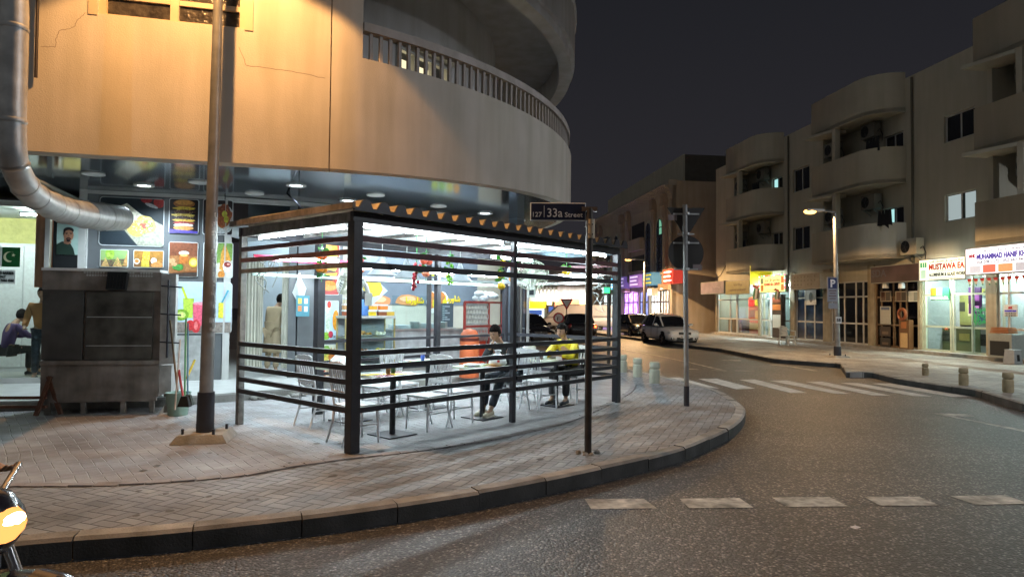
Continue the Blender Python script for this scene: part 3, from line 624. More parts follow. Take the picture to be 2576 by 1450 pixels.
poster(FA, 430, 707, 582, 838, [('p', '#8a8078', [(0, 0), (1, 0), (1, .22), (0, .22)]), ('p', '#bfe04a', [(.22, .3), (.2, .68), (.38, .68), (.36, .3)]), ('p', '#c8e020', [(.24, .66), (.16, .9), (.2, .9), (.28, .66)]), ('e', '#7cae20', .18, .36, .12, .11), ('e', '#dff08a', .18, .36, .07, .06), ('p', '#e8607a', [(.38, .15), (.36, .58), (.62, .58), (.6, .15)]), ('e', '#f4a0ae', .49, .58, .13, .03), ('e', '#d02a30', .33, .16, .07, .1), ('e', '#d83038', .42, .14, .07, .13), ('e', '#f08080', .42, .15, .03, .08), ('p', '#e8e840', [(.78, .3), (.78, .6), (.86, .6), (.86, .3)]), ('p', '#40a0b8', [(.82, .6), (.92, .85), (.95, .84), (.85, .6)])], "wide pale blue poster of fruit smoothies with kiwi and strawberries", bgc='#b8cede')
poster(FC, 803, 612, 853, 742, [('e', '#e0842c', .5, .9, .4, .16), ('e', '#f0b050', .42, .93, .2, .06), ('j', '#e8d040', .5, .76, .42, .05, 1), ('j', '#b8302c', .5, .68, .4, .04, 2), ('j', '#6a9a30', .5, .62, .42, .04, 3), ('p', '#f0c040', [(.1, .55), (.9, .56), (.7, .4), (.5, .5), (.3, .4)]), ('j', '#4a2018', .5, .43, .4, .07, 4), ('p', '#f4a820', [(.2, .42), (.9, .44), (.7, .28), (.55, .36), (.4, .28)]), ('j', '#4a2018', .45, .33, .36, .06, 6), ('e', '#e08a30', .5, .18, .4, .1), ('e', '#c03028', .88, .3, .12, .1), ('s', '#f4d080', 40, .5, .5, .4, .4, .02, 7), ('s', '#70a838', 20, .5, .6, .4, .2, .02, 8)], "tall poster of a double cheeseburger with melted cheese, near the curtain", bgc='#a8302a')
poster(FC, 803, 755, 851, 854, [('p', '#d8e8d0', [(.35, .15), (.3, .85), (.6, .85), (.55, .15)]), ('p', '#f0d050', [(.1, .2), (.05, .7), (.2, .7), (.2, .2)]), ('e', '#e8402c', .5, .9, .1, .09), ('e', '#f0a020', .85, .5, .17, .26), ('e', '#8cc030', .35, .1, .2, .1), ('e', '#d03050', .6, .14, .12, .09), ('s', '#301830', 12, .75, .08, .2, .05, .04, 4), ('e', '#6cb030', .12, .85, .07, .1)], "poster of a tall milky juice with orange slices and berries", bgc='#b8d8e8')
poster(FC, 803, 866, 850, 962, [('j', '#d8c850', .3, .7, .25, .25, 1), ('j', '#78b038', .35, .85, .3, .12, 2), ('j', '#e0802c', .7, .6, .22, .35, 3), ('j', '#c8402c', .25, .3, .18, .3, 4), ('j', '#f0c8a0', .6, .25, .3, .2, 5), ('s', '#68a030', 30, .5, .5, .45, .45, .03, 6), ('s', '#f4e0b0', 30, .5, .5, .45, .45, .03, 7)], "low poster of sandwich wraps on the dark panel, behind the rails", bgc='#d8dcc8')
#@@EATERY
# ================================================================== EATERY INTERIOR (seen through the pergola)
WARMWALL = mat("interior_beige_wall", (0.50, 0.49, 0.42), 0.7, var=0.06)
CEIL = mat("interior_ceiling", (0.6, 0.64, 0.66), 0.6, var=0.05)
BW1 = Vector((-4.35, 16.1, 0)); BW2 = Vector((-0.35, 19.4, 0))
FBW = Frame(BW1, atan2((BW2-BW1).y, (BW2-BW1).x)); LBW = (BW2-BW1).length
mb = MB().mat(WARMWALL); mb.ab((0, 0, PLZ), (LBW, 0.15, ZS)); mb.build("eatery_back_wall", corner, FBW.p, FBW.a)
mb = MB().mat(mat("pale_blue_panel", (0.42, 0.5, 0.56), 0.3, var=0.08))
mb.prism([(-6.6, 16.3), (-4.35, 16.2), (-4.35, 16.4), (-6.6, 16.5)], PLZ, ZS); mb.prism([(-4.5, 14.3), (-4.4, 14.3), (-4.2, 16.2), (-4.3, 16.2)], PLZ, ZS)
mb.build("kitchen_wall", corner)
mb = MB().mat(CEIL); mb.prism([(-6.6, 13.2), (-3.1, 14.6), (-1.6, 15.9), (0.1, 17.4), (-0.4, 19.4), (-6.6, 17)], 3.2, 3.26); mb.build("eatery_ceiling", corner)
# grey photo frieze along the back wall with prints
xa, za = FBW.px(880, 690, .02); xb, zb = FBW.px(1165, 690, .02); zt = 2.55; zl = 1.66
FRZ = mb = MB().mat(mat("slate_blue_print", (0.15, 0.19, 0.24), 0.35, var=0.1)); mb.ab((xa, -0.02, zl), (xb+0.5, -0.002, zt+0.6))
L_ = -0.021
def fz(sh, hx, cx_, cz_, rx, rz_, sd=1, n=12):
    global L_; L_ -= 0.0015; mb.mat(C(hx)); rn = random.Random(sd); P = []
    for k in range(n): a = 2*pi*k/n; q = rn.uniform(.85, 1.1) if sh == 'j' else 1; P.append((cx_+rx*cos(a)*q, L_, cz_+rz_*sin(a)*q))
    mb.add(P, [list(range(n))])
for (u, v, s_) in ((956, 760, 0.34), (1027, 758, .42)):
    x, z = FBW.px(u, v+4, .03); fz('j', '#c98a5a', x, z+.08, s_, .15, 3); fz('j', '#e0b890', x, z+.12, s_*.6, .08, 4)
for u in (1088, 1113):
    x, z = FBW.px(u, 755, .03); fz('e', '#e8ecea', x, z-.05, .2, .3); fz('j', '#c07a40', x-.03, z, .15, .22, 5); fz('j', '#e0d030', x+.07, z-.08, .07, .14, 6)
x, z = FBW.px(938, 730, .03); fz('p', '#b8d0dc', x, z, .42, .36, 1, 4); fz('j', '#c8b440', x, z+.04, .28, .24, 5, 8)
x, z = FBW.px(1118, 686, .03); fz('e', '#d8e8e8', x, z, .5, .14, 1, 4); 
for k, hx in enumerate(('#b8c83c', '#8ab83c', '#d8d040', '#e0a030')): fz('e', hx, x-.36+k*.24, z, .12, .11)
frz = mb.build("photo_frieze", corner, FBW.p, FBW.a)
YEL = C("#e8d020", .4)
x, z = FBW.px(1046, 756, .04); text(arabic("شاورما"), .16, YEL, corner, FBW.w(x-.3, .04, z-.06), "lettering", .55, .006, FBW.a)
x, z = FBW.px(1128, 752, .04); text(arabic("شاورما"), .16, YEL, corner, FBW.w(x-.1, .04, z-.06), "lettering", .5, .006, FBW.a)
wsx, wsz = FBW.px(903, 787, .03); wsx2, wsz2 = FBW.px(930, 775, .03)
t = MB().mat(C("#d8dcd8")); t.ab((0, -.02, 0), (wsx2-wsx, -.003, wsz2-wsz)); wsg = tag(t.build("wall_sign", None, FBW.w(wsx, 0, wsz), FBW.a), "small WASH sign on the beige kitchen wall", "sign")
text("WASH", (wsz2-wsz)*.62, C("#23282c"), wsg, (.02, -.024, (wsz2-wsz)*.2), "lettering", (wsx2-wsx)*.86, .003)
# ceiling tubes inside
def tube_lamp(a, b, label, r=0.018, group="fluorescent tubes", m=None, watts=0, name="fluorescent_tube"):
    a, b = Vector(a), Vector(b); c = (a+b)/2; t = thing(name, label, "light", c, atan2((b-a).y, (b-a).x), group); L = (b-a).length
    MB().mat(m or TUBE).tube([(-L/2+.03, 0, 0), (L/2-.03, 0, 0)], r, 6, False).build("tube", t)
    k = MB().mat(WHITEP); k.box((0, 0, r+0.025), (L, .045, .035)); k.box((-L/2+.015, 0, 0), (.03, .04, .05)); k.box((L/2-.015, 0, 0), (.03, .04, .05)); k.build("fitting", t)
    return t
KT = emis("kitchen_tube", (0.86, 0.97, 1.0), 260.0)
tube_lamp((-5.6, 14.3, 3.12), (-5.0, 15.5, 3.12), "kitchen tube light above the doorway curtain", m=KT)
tube_lamp((-3.3, 15.6, 3.12), (-2.2, 16.5, 3.12), "kitchen tube light over the display case", m=KT)
tube_lamp((-1.5, 16.9, 3.12), (-0.6, 17.7, 3.12), "kitchen tube light over the red wire cage", m=KT)
# counter with wood-grain front
WOODG = mat("grey_wood_laminate", (0.36, 0.37, 0.38), 0.5, var=0.22, vs=5, dirt=0.25)
CT1 = at(985, 935, PLZ); CT2 = at(1168, 925, PLZ)
FCT = Frame(CT1, atan2((CT2-CT1).y, (CT2-CT1).x)); LCT = (CT2-CT1).length
t = thing("service_counter", "long eatery counter with a grey wood-grain front and steel top", "counter", FCT.p+Vector((0, 0, PLZ)), FCT.a)
m_ = MB().mat(WOODG); m_.ab((0, 0, 0.08), (LCT, .7, .92)); m_.build("cabinet", t)
m_ = MB().mat(STAIN); m_.ab((-.03, -.04, .92), (LCT+.03, .74, .96)); m_.build("countertop", t); m_ = MB().mat(CONC); m_.ab((0.02, .03, 0), (LCT-.02, .66, .08)); m_.build("plinth", t)
m_ = MB().mat(GLASS); m_.ab((.0, .02, .96), (LCT*.72, .03, 1.72)); m_.build("glass_screen", t)
# stacked plates, trays
for k, (xx, h) in enumerate(((.35, .10), (.75, .16), (1.15, .12), (1.5, .14))):
    p = FCT.w(xx, -.35, PLZ+.96)
    if k % 2: m_ = MB().mat(C("#dfe4e2")); [m_.lathe([(.05, 0), (.12, .012), (.125, .018)], (0, 0, j*.014), 14) for j in range(int(h/.014))]; tag(m_.build("plate_stack", None, p), "stack of white plates on the counter, %s of the two" % ("left" if k == 1 else "right"), "plates", "plates on the counter")
    else: m_ = MB().mat(C("#c9cfd2")); [m_.box((0, 0, .015+j*.03), (.42, .3, .022), rz=.1*j) for j in range(int(h/.03))]; tag(m_.build("tray_stack", None, p, FCT.a), "stack of grey trays on the counter, %s of the two" % ("left" if k == 0 else "right"), "trays", "trays on the counter")
# display case (left)
D1 = at(866, 952, PLZ); D2 = at(992, 945, PLZ); FD = Frame(D1, atan2((D2-D1).y, (D2-D1).x)); LD = (D2-D1).length
t = thing("display_case", "glass food display case with brass-edged steel frame and three shelves", "display case", FD.p+Vector((0, 0, PLZ)), FD.a)
HD = 1.38-PLZ; BR = mat("brass_edge", (0.55, 0.45, 0.2), 0.3, 0.8)
m_ = MB().mat(BR)
for x in (0.015, LD-.015):
    for y in (0.0, .5): m_.box((x, y, HD/2), (.03, .03, HD))
m_.build("frame", t)
m_ = MB().mat(STAIN); m_.box((LD/2, .25, HD), (LD+.02, .54, .05)); m_.build("top", t)
for z in (.12, .45, .82): m_ = MB().mat(STAIN); m_.box((LD/2, .25, z), (LD-.04, .48, .02)); m_.build("shelf", t)
m_ = MB().mat(GLASS); m_.ab((.03, -.005, .1), (LD-.03, 0.0, HD-.03)); m_.build("glass_front", t)
m_ = MB().mat(C("#8d959a")); m_.ab((.03, .5, .1), (LD-.03, .51, HD-.03)); m_.build("back_panel", t)
random.seed(11)
FOODC = ['#b86a2a', '#d89a4a', '#e8e0c8', '#c88a30', '#a05a20', '#d8b840']
k = 0
for z, n_, nm in ((.83, 3, "middle"), (.46, 3, "lower")):
    for i in range(n_):
        p = FD.w(LD*(i+.6)/(n_+.3), -.24, PLZ+z+.01); c_ = FOODC[k % 6]; k += 1
        t2 = thing("food_plate", "plate of %s on the %s shelf of the display case, %s" % (["fried pakora", "golden pastry", "white dumplings", "yellow rice", "brown kebabs", "lentil cakes"][(k-1) % 6], nm, ["left", "centre", "right"][i]), "plate of food", p, 0, "food in the display case")
        MB().mat(C("#dadfe0")).lathe([(.06, 0), (.15, .02), (.155, .03)], n=16).build("plate", t2)
        f_ = MB().mat(C(c_)); [f_.ball((random.uniform(-.09, .09), random.uniform(-.08, .08), .03+random.uniform(0, .05)), random.uniform(.025, .045), 6, m_=4) for _ in range(14)]; f_.build("food", t2)
# flask, food tubs on the display case
p = FD.w(LD*.45, -.3, PLZ+HD+.03)
t = thing("water_flask", "blue and white insulated flask with a black lid on the display case", "flask", p)
MB().mat(C("#4a78b8")).lathe([(.13, 0), (.135, .02), (.12, .28), (.09, .34)], n=18).build("body", t); MB().mat(C("#16181c")).lathe([(.09, .34), (.10, .36), (.095, .5), (.05, .52)], n=18).build("lid", t)
MB().mat(C("#16181c")).tube([(.1, 0, .5), (.19, 0, .42), (.17, 0, .26), (.11, 0, .22)], .013, 6).build("handle", t)
for i, (xx, lv) in enumerate(((.60, 0), (.82, 0), (.62, 1), (.84, 1), (.98, 0), (.12, 0), (.12, 1), (.14, 2))):
    p = FD.w(LD*xx, -.25, PLZ+HD+.03+lv*.125); q = ("yellow", "brown", "amber", "orange", "honey", "rust", "tan", "cream")[i]
    t = thing("snack_tub", "clear lidded tub of %s snacks, %s the display case" % (q, "stacked on" if lv else "standing on"), "tub", p, FD.a, "snack tubs")
    MB().mat(C(['#e8c820', '#8a4a20', '#e0a020', '#d87a20', '#d8b040', '#a04a20', '#c09058', '#d8d0b0'][i])).box((0, 0, .045), (.17, .13, .085), taper=1.05).build("tub", t); MB().mat(C('#dfe8ea', .2)).box((0, 0, .1), (.185, .145, .03)).build("lid", t)
# doner spit and menu board
p = at(1150, 905, PLZ)+Vector((0.1, 1.0, .82))
t = thing("doner_spit", "tall brown cone of meat on a vertical spit behind the counter", "kebab spit", p)
MB().mat(mat("roast_meat", (0.42, 0.22, 0.09), 0.5, var=0.6, vs=25, bump=.8, bs=30)).lathe([(.03, 0), (.09, .04), (.13, .3), (.2, .62), (.21, .74), (.1, .8)], n=14).build("meat", t); MB().mat(STAIN).tube([(0, 0, -.1), (0, 0, .92)], .012).build("spit_rod", t)
x, z = FBW.px(1103, 762, .1)
x2, z2 = FBW.px(1139, 822, .1)
t = MB().mat(C("#39444c")); t.ab((0, -.12, 0), (x2-x, -.09, z-z2)); t = tag(t.build("menu_board", None, FBW.w(x, 0, z2), FBW.a), "dark menu board with faint rows of lettering behind the glass", "menu board")
for k in range(7): MB().mat(C("#7d8a92")).ab((.12, -.124, (z-z2)*(.3+k*.09)), (x2-x-.12-(k % 3)*.08, -.121, (z-z2)*(.3+k*.09)+.035)).build("menu_line", t)
# red wire cage with bundle, orange barrel
G1 = at(1167, 942, PLZ); G2 = at(1262, 930, PLZ); FG = Frame(G1, atan2((G2-G1).y, (G2-G1).x)); LG = (G2-G1).length
t = thing("wire_cage", "red-framed cage of diamond wire mesh beside the counter", "cage", FG.p+Vector((0, 0, PLZ)), FG.a); REDM = mat("red_painted_metal", (0.35, 0.05, 0.04), 0.5, var=0.2)
HG = 1.58; m_ = MB().mat(REDM)
for x in (0, LG*.62, LG):
    m_.box((x, 0, HG/2), (.045, .045, HG))
for z in (HG, HG*.66, .1): m_.box((LG/2, 0.001, z), (LG, .04, .045))
m_.build("frame", t)
m_ = MB().mat(mat("mesh_wire", (0.5, 0.5, 0.48), 0.4, 0.6)); z0_, z1_ = HG*.45, HG
nn = 16
for i in range(-6, nn):
    for sg in (0, 1):
        xa_, xb_ = i*LG*.62/nn*1.0, (i*LG*.62/nn)+0.22
        pa, pb = (xa_, z0_), (xb_, z1_)
        # clip to the panel
        def cl(x_): return z0_+(z1_-z0_)*(x_-xa_)/(xb_-xa_)
        lo, hi = max(0, xa_), min(LG*.62, xb_)
        if hi <= lo: continue
        zl_, zh_ = cl(lo), cl(hi)
        if sg: zl_, zh_ = z0_+z1_-zl_, z0_+z1_-zh_
        m_.bar((lo, -.01, zl_), (hi, -.01, zh_), .012)
m_.build("wire_mesh", t)
m_ = MB().mat(C("#c83a20")); m_.ab((LG*.3, .03, .1), (LG*.58, .3, HG*.6)); m_.build("red_panel", t)
m_ = MB().mat(WOODG); m_.ab((LG*.66, .05, .1), (LG*.98, .3, HG*.6)); m_.build("grey_panel", t)
m_ = MB().mat(C("#cfd8dc", .5)); rn = random.Random(4)
for _ in range(16): m_.ball((LG*.6+rn.uniform(-.25, .35), .1+rn.uniform(-.1, .15), .05+rn.uniform(0, .16)), rn.uniform(.06, .11), 8, (1.5, 1, .7), 5)
tag(m_.build("cloth_bundle", None, FG.p+Vector((0, 0, PLZ+HG)), FG.a), "crumpled white plastic bundle lying on top of the red cage", "bundle")
p = at(1180, 948, PLZ)
t = thing("orange_barrel", "orange-red round-topped barrel with faded writing beside the cage", "barrel", p)
MB().mat(mat("orange_barrel_paint", (0.62, 0.14, 0.045), 0.5, var=0.15, dirt=.2)).lathe([(.2, 0), (.21, .03), (.205, .8), (.19, .9), (.13, .99), (.02, 1.02)], n=24).build("body", t)
MB().mat(C("#5a1d12")).lathe([(.2085, .76), (.2085, .83)], n=24).build("faded_band", t)
# glass shop front frames and the door at the right end
m_ = MB().mat(STEELD)
for (u, dd) in ((1080, 13.6), (1300, 15.3)):
    q = atd(u, 700, dd); m_.box((q.x, q.y, 1.7), (.09, .09, 3.1))
qa, qb = atd(870, 705, 12.9), atd(1300, 705, 15.3); m_.bar((qa.x, qa.y, 2.12), (qb.x, qb.y, 2.12), .06, .06)
m_.build("shopfront_frame", corner)
m_ = MB().mat(C("#c8d8d8", .4)); m_.bar((qa.x+.02, qa.y-.06, 2.18), (qb.x+.02, qb.y-.06, 2.18), .03, .05); m_.build("frame_edging", corner)
q1, q2 = atd(1312, 800, 15.4), atd(1328, 800, 14.7)
t = thing("glass_door", "narrow white-framed glass door standing open at the right end of the eatery", "door", (q1.x, q1.y, PLZ), atan2(q2.y-q1.y, q2.x-q1.x)); L = hypot(q2.x-q1.x, q2.y-q1.y)
m_ = MB().mat(ALU); [m_.box((x, 0, 1.05), (.06, .05, 2.1)) for x in (0, L)]; [m_.box((L/2, 0.001, z), (L, .045, .08)) for z in (.05, 2.06)]; m_.build("frame", t)
MB().mat(GLASSD).ab((.03, -.004, .09), (L-.03, .004, 2.0)).build("pane", t); MB().mat(STAIN).bar((L-.05, -.06, 1.0), (L-.28, -.06, 1.0), .02).build("handle", t)
m_ = MB().mat(mat("dark_column_panel", (0.10, 0.12, 0.15), .3)); q = atd(1300, 700, 15.6); m_.box((q.x-.02, q.y+.2, 1.95), (.24, .3, 3.6), rz=-.6); m_.build("end_column", corner)
# doorway: curtain, room behind, standing person in beige
CURT = mat("plastic_curtain", (0.55, 0.54, 0.45), 0.5, var=0.12, vs=4)
t = thing("curtain", "translucent cream strip curtain hanging in the eatery doorway", "curtain")
for k, (u, wd) in enumerate(((622, .2), (640, .16), (656, .12), (722, .2))):
    q = atd(u, 700, 13.6+.05*k); m_ = MB().mat(CURT); P = []
    n_ = 10
    for i in range(n_+1): P.append((q.x-wd/2+wd*i/n_, q.y+.018*sin(i*1.7+k)))
    m_.smooth = True; m_.strip(P, .3, 2.55, .006); m_.build("strip", t)
m_ = MB().mat(WHITEP); q = atd(680, 700, 13.65); m_.box((q.x, q.y, 2.58), (1.15, .06, .08)); m_.build("curtain_rail", t)
tt = MB().mat(C("#e6ecea")); q = atd(752, 700, 13.3); tt.add([(0, 0, 0), (-.13, 0, -.38), (.06, -.02, -.7), (.15, 0, -.3), (.0, -.06, -.25)], [(0, 1, 4), (1, 2, 4), (2, 3, 4), (3, 0, 4)]); tt.lathe([(.02, -.02), (.03, .02)], n=6)
tag(tt.build("hanging_cloth", None, (q.x, q.y, 2.25)), "white towel hanging from a hook between the curtain and the burger poster", "towel")
tt = MB().mat(C("#4a8a9a")); tt.box((0, 0, 0), (.26, .02, .42)); [tt.mat(C(h_)).box((x, -.012, z), (.07, .006, .11)) for h_, x, z in (('#e0e060', -.06, .1), ('#e0f0f0', .06, .1), ('#e08040', -.06, -.05), ('#e0e8f0', .06, -.06))]
q = atd(761, 800, 13.25); tag(tt.build("sticker_sheet", None, (q.x, q.y, 1.6), .5), "small teal sticker sheet of phone numbers on the pillar under the towel", "notice")
#@@BARBER
# ================================================================== BARBER SHOP at the left edge
FL_ = Frame(WP[0], atan2((WP[1]-WP[0]).y, (WP[1]-WP[0]).x)); LL = (WP[1]-WP[0]).length
xs0 = FL_.px(-150, 700)[0]; xs1 = FL_.px(118, 700)[0]; xs2 = FL_.px(212, 700)[0]
YW = mat("yellow_stucco", (0.62, 0.58, 0.22), 0.8, var=0.12, vs=6, bump=.6, bs=18)
m_ = MB().mat(YW); m_.ab((xs0-3, 2.6, PLZ), (LL+.4, 2.75, 3.6)); m_.mat(C("#e8ecec")); m_.ab((LL+.4, 0.2, PLZ), (LL+.5, 2.7, 3.6)); m_.mat(CEIL); m_.ab((xs0-3, .1, 3.45), (LL+.4, 2.7, 3.5)); m_.build("barber_room", corner, FL_.p, FL_.a)
m_ = MB().mat(ALU); 
for x in (xs1, xs2): m_.ab((x-.04, -.04, PLZ), (x+.04, .06, 3.55))
m_.ab((xs0-3, -.03, 3.38), (LL-.12, .05, 3.46)); m_.ab((xs0-3, -.03, PLZ), (LL-.12, .05, PLZ+.1)); m_.build("barber_window_frame", corner, FL_.p, FL_.a)
m_ = MB().mat(GLASS); m_.ab((xs0-3, 0, PLZ+.1), (xs1-.04, .012, 3.38)); m_.build("barber_window_glass", corner, FL_.p, FL_.a)
for i, x in enumerate((LL-3.1, LL-1.5)): 
    a_ = FL_.w(x, -1.0, 3.35); b_ = FL_.w(x+1.1, -1.0, 3.35); tube_lamp(a_, b_, "barber shop tube light, %s of the two" % ("left" if i == 0 else "right"), m=emis("barber_tube", (.95, 1, .95), 170), group="barber shop tubes")
# wardrobe, shelf and curtain inside
x, z = FL_.px(45, 600, -2.3)
t = thing("wardrobe", "white two-door wardrobe against the yellow barber shop wall", "wardrobe", FL_.w(x-.55, -2.45, PLZ), FL_.a)
MB().mat(WHITEP).ab((0, -.0, 0), (1.25, .4, 2.75)).build("cabinet", t)
for k in (0, 1): MB().mat(C("#e9edee")).ab((.02+k*.62, -.02, .1), (.61+k*.62, -.001, 2.7)).build("door", t); 
m_ = MB().mat(mat("orange_curtain", (0.55, 0.22, 0.12), .8)); m_.smooth = True; x, _ = FL_.px(113, 600, -.2); m_.strip([(x-.15+.03*i, .2+.02*sin(i*2)) for i in range(12)], 1.9, 3.3, .01)
tag(m_.build("drape", None, FL_.p, FL_.a), "orange drape beside the barber's portrait poster", "drape")
# flag sticker
x, z = FL_.px(1, 670, .03); x2, z2 = FL_.px(51, 622, .03)
m_ = MB().mat(C("#f4f4ee", .4)); m_.ab((x-.45, -.03, z), (x+.02, -.02, z2)); m_.mat(C("#155a2c", .4)); m_.ab((x+.02, -.03, z), (x2, -.02, z2)); m_.mat(C("#e8e8c0", .4))
w_, h_ = x2-x, z2-z; P = []; 
for k in range(15): a = radians(60+k*220/14); P.append((x+w_*.46+.32*w_*cos(a), z+h_*.5+.32*w_*sin(a)))
for k in range(15): a = radians(280-k*220/14); P.append((x+w_*.54+.27*w_*cos(a), z+h_*.53+.27*w_*sin(a)))
m_.add([(q[0], -.033, q[1]) for q in P], [list(range(len(P)))])
P = [(x+w_*.66+(.12 if k % 2 == 0 else .05)*w_*sin(2*pi*k/10+.2), z+h_*.6+(.12 if k % 2 == 0 else .05)*w_*cos(2*pi*k/10+.2)) for k in range(10)]
m_.add([(q[0], -.033, q[1]) for q in P], [list(range(10))])
tag(m_.build("flag_sticker", None, FL_.p, FL_.a), "green and white crescent flag sticker on the barber shop window", "flag")
x, z = FL_.px(-20, 713, .03); x2, z2 = FL_.px(39, 679, .03)
m_ = MB().mat(C("#d5dcd8", .6)); m_.ab((0, -.03, 0), (x2-x, -.02, z2-z)); n_ = tag(m_.build("paper_notice", None, FL_.w(x, 0, z), FL_.a), "white paper notice reading NEED BARBER CONTACT under the flag sticker", "notice")
for i, s_ in enumerate(("NEED BARBER", "CONTACT", "+971 5666 4560")): text(s_, .05, C("#1e2a2a"), n_, (.03, -.032, (z2-z)*(.68-.26*i)), "lettering", (x2-x)*(.86 if i != 1 else .5), .002)
# portrait poster in the shop window
x, z = FL_.px(141, 639, .06); x2, z2 = FL_.px(212, 563, .06)
m_ = MB().mat(C("#1c1e20")); m_.ab((-.06, -.04, -1.0), (x2-x+.03, -.0, z2-z+.05)); po = m_.build("window_mullions", corner, FL_.w(x, .0, z), FL_.a)
pp = MB().mat(C("#a8c4bc", .4)); pp.ab((0, -.05, 0), (x2-x, -.041, z2-z)); W_, H_ = x2-x, z2-z; yy = -.051
def blob(hx, cx_, cz_, rx, rz_, n=18):
    global yy; yy -= .001; pp.mat(C(hx, .5)); pp.add([(cx_*W_+rx*W_*cos(2*pi*k/n), yy, cz_*H_+rz_*H_*sin(2*pi*k/n)) for k in range(n)], [list(range(n))])
def pol(hx, pts):
    global yy; yy -= .001; pp.mat(C(hx, .5)); pp.add([(a*W_, yy, b*H_) for a, b in pts], [list(range(len(pts)))])
pol('#24382f', [(0, .0), (0, .32), (.2, .42), (.5, .36), (.62, .2), (.68, 0)]); pol('#9c7058', [(.26, .36), (.28, .55), (.5, .52), (.54, .38), (.42, .32)]); blob('#a87a60', .43, .62, .185, .2); blob('#1c1a1c', .43, .78, .19, .1); pol('#1c1a1c', [(.24, .62), (.24, .8), (.3, .78), (.29, .66)])
blob('#a87a60', .44, .66, .165, .13); blob('#241c1a', .36, .665, .035, .014); blob('#241c1a', .52, .665, .035, .014); pol('#241c1a', [(.30, .70), (.41, .705), (.41, .69), (.30, .685)]); pol('#241c1a', [(.47, .705), (.58, .70), (.58, .685), (.47, .69)])
pol('#8f6450', [(.43, .66), (.40, .57), (.48, .57)]); blob('#2a2220', .44, .50, .09, .05); blob('#8a5048', .44, .505, .05, .012); blob('#2a2220', .44, .44, .07, .035)
tag(pp.build("portrait_poster", None, FL_.w(x, 0, z), FL_.a), "portrait poster of a dark-haired man with moustache in a dark shirt, in the shop window", "poster")
for nme, u0, u1, v in (("pale", 141, 212, 648),): pass
x, z = FL_.px(141, 720, .06); m_ = MB().mat(YW); m_.ab((-.02, -.03, -1.5), (x2-x-.5+.5, -.01, 1.0)); 
# ================================================================== SOFFIT DOWNLIGHTS
def downlight(u, v, lit, label):
    p = at(u, v, ZS); t = thing("downlight", label, "ceiling light", (p.x, p.y, ZS), 0, "soffit downlights")
    MB().mat(ALU).lathe([(.17, 0.0), (.175, -.02), (.15, -.028), (.13, -.012)], n=24).build("rim", t)
    if lit:
        MB().mat(emis("downlight_lens", (.85, .95, 1), 9)).lathe([(.13, -.011), (.06, -.014), (.01, -.015)], n=20).build("lens", t)
        l = bpy.data.lights.new("downlight_beam", 'SPOT'); l.energy = lit; l.color = COOL; l.spot_size = radians(150); l.spot_blend = .6; l.shadow_soft_size = .1
        o = bpy.data.objects.new("downlight_beam", l); o.parent = t; o.location = (0, 0, -.05); col.objects.link(o)
    else: MB().mat(C("#9aa4a4")).lathe([(.13, -.008), (.01, -.009)], n=20).build("lens", t)
for u, v, lit, lb in ((362, 465, 373, "lit downlight above the wrap poster"), (745, 465, 373, "lit downlight above the doorway, beside the hanging cable"), (875, 503, 319, "lit downlight just behind the pergola's near corner"), (1220, 535, 319, "lit downlight above the middle of the pergola roof"), (1305, 553, 319, "lit downlight nearest the right edge of the soffit"),
                  (235, 436, 0, "unlit downlight at the left, near the duct"), (500, 457, 0, "unlit downlight behind the lamp post"), (640, 485, 0, "unlit downlight left of the hanging cable"), (945, 489, 0, "unlit downlight right of the pergola's near corner"), (1103, 517, 0, "unlit downlight over the pergola roof, further from the wall"), (1104, 535, 0, "unlit downlight over the pergola roof, close to the wall")): downlight(u, v, lit, lb)
#@@PERGOLA
# ================================================================== PERGOLA
PA = at(885, 1138, 0); PR = at(1550, 1011, 0)
pu = (PR-PA); LP = pu.length; pa = atan2(pu.y, pu.x)
VP = 2.55                                    # depth of the pergola
FP = Frame(PA, pa)                           # local x along the long side, +y away from the street
def pw(x, y, z=0): return FP.w(x, -y, z)
perg = thing("pergola", "black steel pergola with slatted rails and corrugated roof over the outdoor tables", "pergola", PA, pa)
ZB = 2.64
def post(x, y, z=ZB, s_=.10, m=None):
    b = MB().mat(m or STEELD); b.box((x, y, z/2), (s_, s_, z)); return b.build("post", perg, bevel=.004)
post(0, 0, ZB-.1, .12); post(LP, 0, ZB-.1, .11); post(LP/2-.02, 0, ZB-.1, .07); post(0.0, VP, ZB-.1, .08, STEELG); post(1.2, VP, ZB-.1, .12); post(3.58, VP, ZB-.1, .09); post(LP-.02, VP, ZB-.1, .09)
def beam(a, b, w_=.06, h_=.12, m=STEELD, nm="beam"): MB().mat(m).bar(a, b, w_, h_).build(nm, perg)
beam((-.05, 0, ZB-.05), (LP+.05, 0, ZB-.05)); beam((0, .06, ZB-.05), (0, VP, ZB-.05), m=STEELG); beam((LP, .06, ZB-.05), (LP, VP, ZB-.05), m=mat("blue_grey_steel", (.10, .16, .2), .5, var=.3, vs=9)); beam((-.05, VP, ZB-.05), (LP+.05, VP, ZB-.05))
for i in range(1, 6): beam((LP*i/6, .05, ZB-.02), (LP*i/6, VP-.05, ZB-.02), .04, .05, STEELG, "rafter")
URZ = (2.352, 2.205, 2.06); LRZ = (1.085, .925, .77, .615, .46)
for k, z in enumerate(URZ):
    m_ = STEELM if k < 2 else STEELD
    for a_, b_ in ((.06, LP/2-.06), (LP/2+.02, LP-.06)): beam((a_, -.03, z), (b_, -.03, z), .045, .068, m_, "upper_rail")
    beam((-.03, .06, z), (-.03, VP-.04, z), .045, .055, mat("dusty_maroon_steel", (.16, .07, .075), .6, var=.3, vs=12, dirt=.3) if k < 2 else STEELG, "upper_rail"); beam((LP+.03, .06, z), (LP+.03, VP-.04, z), .045, .05, STEELG if k else m_, "upper_rail")
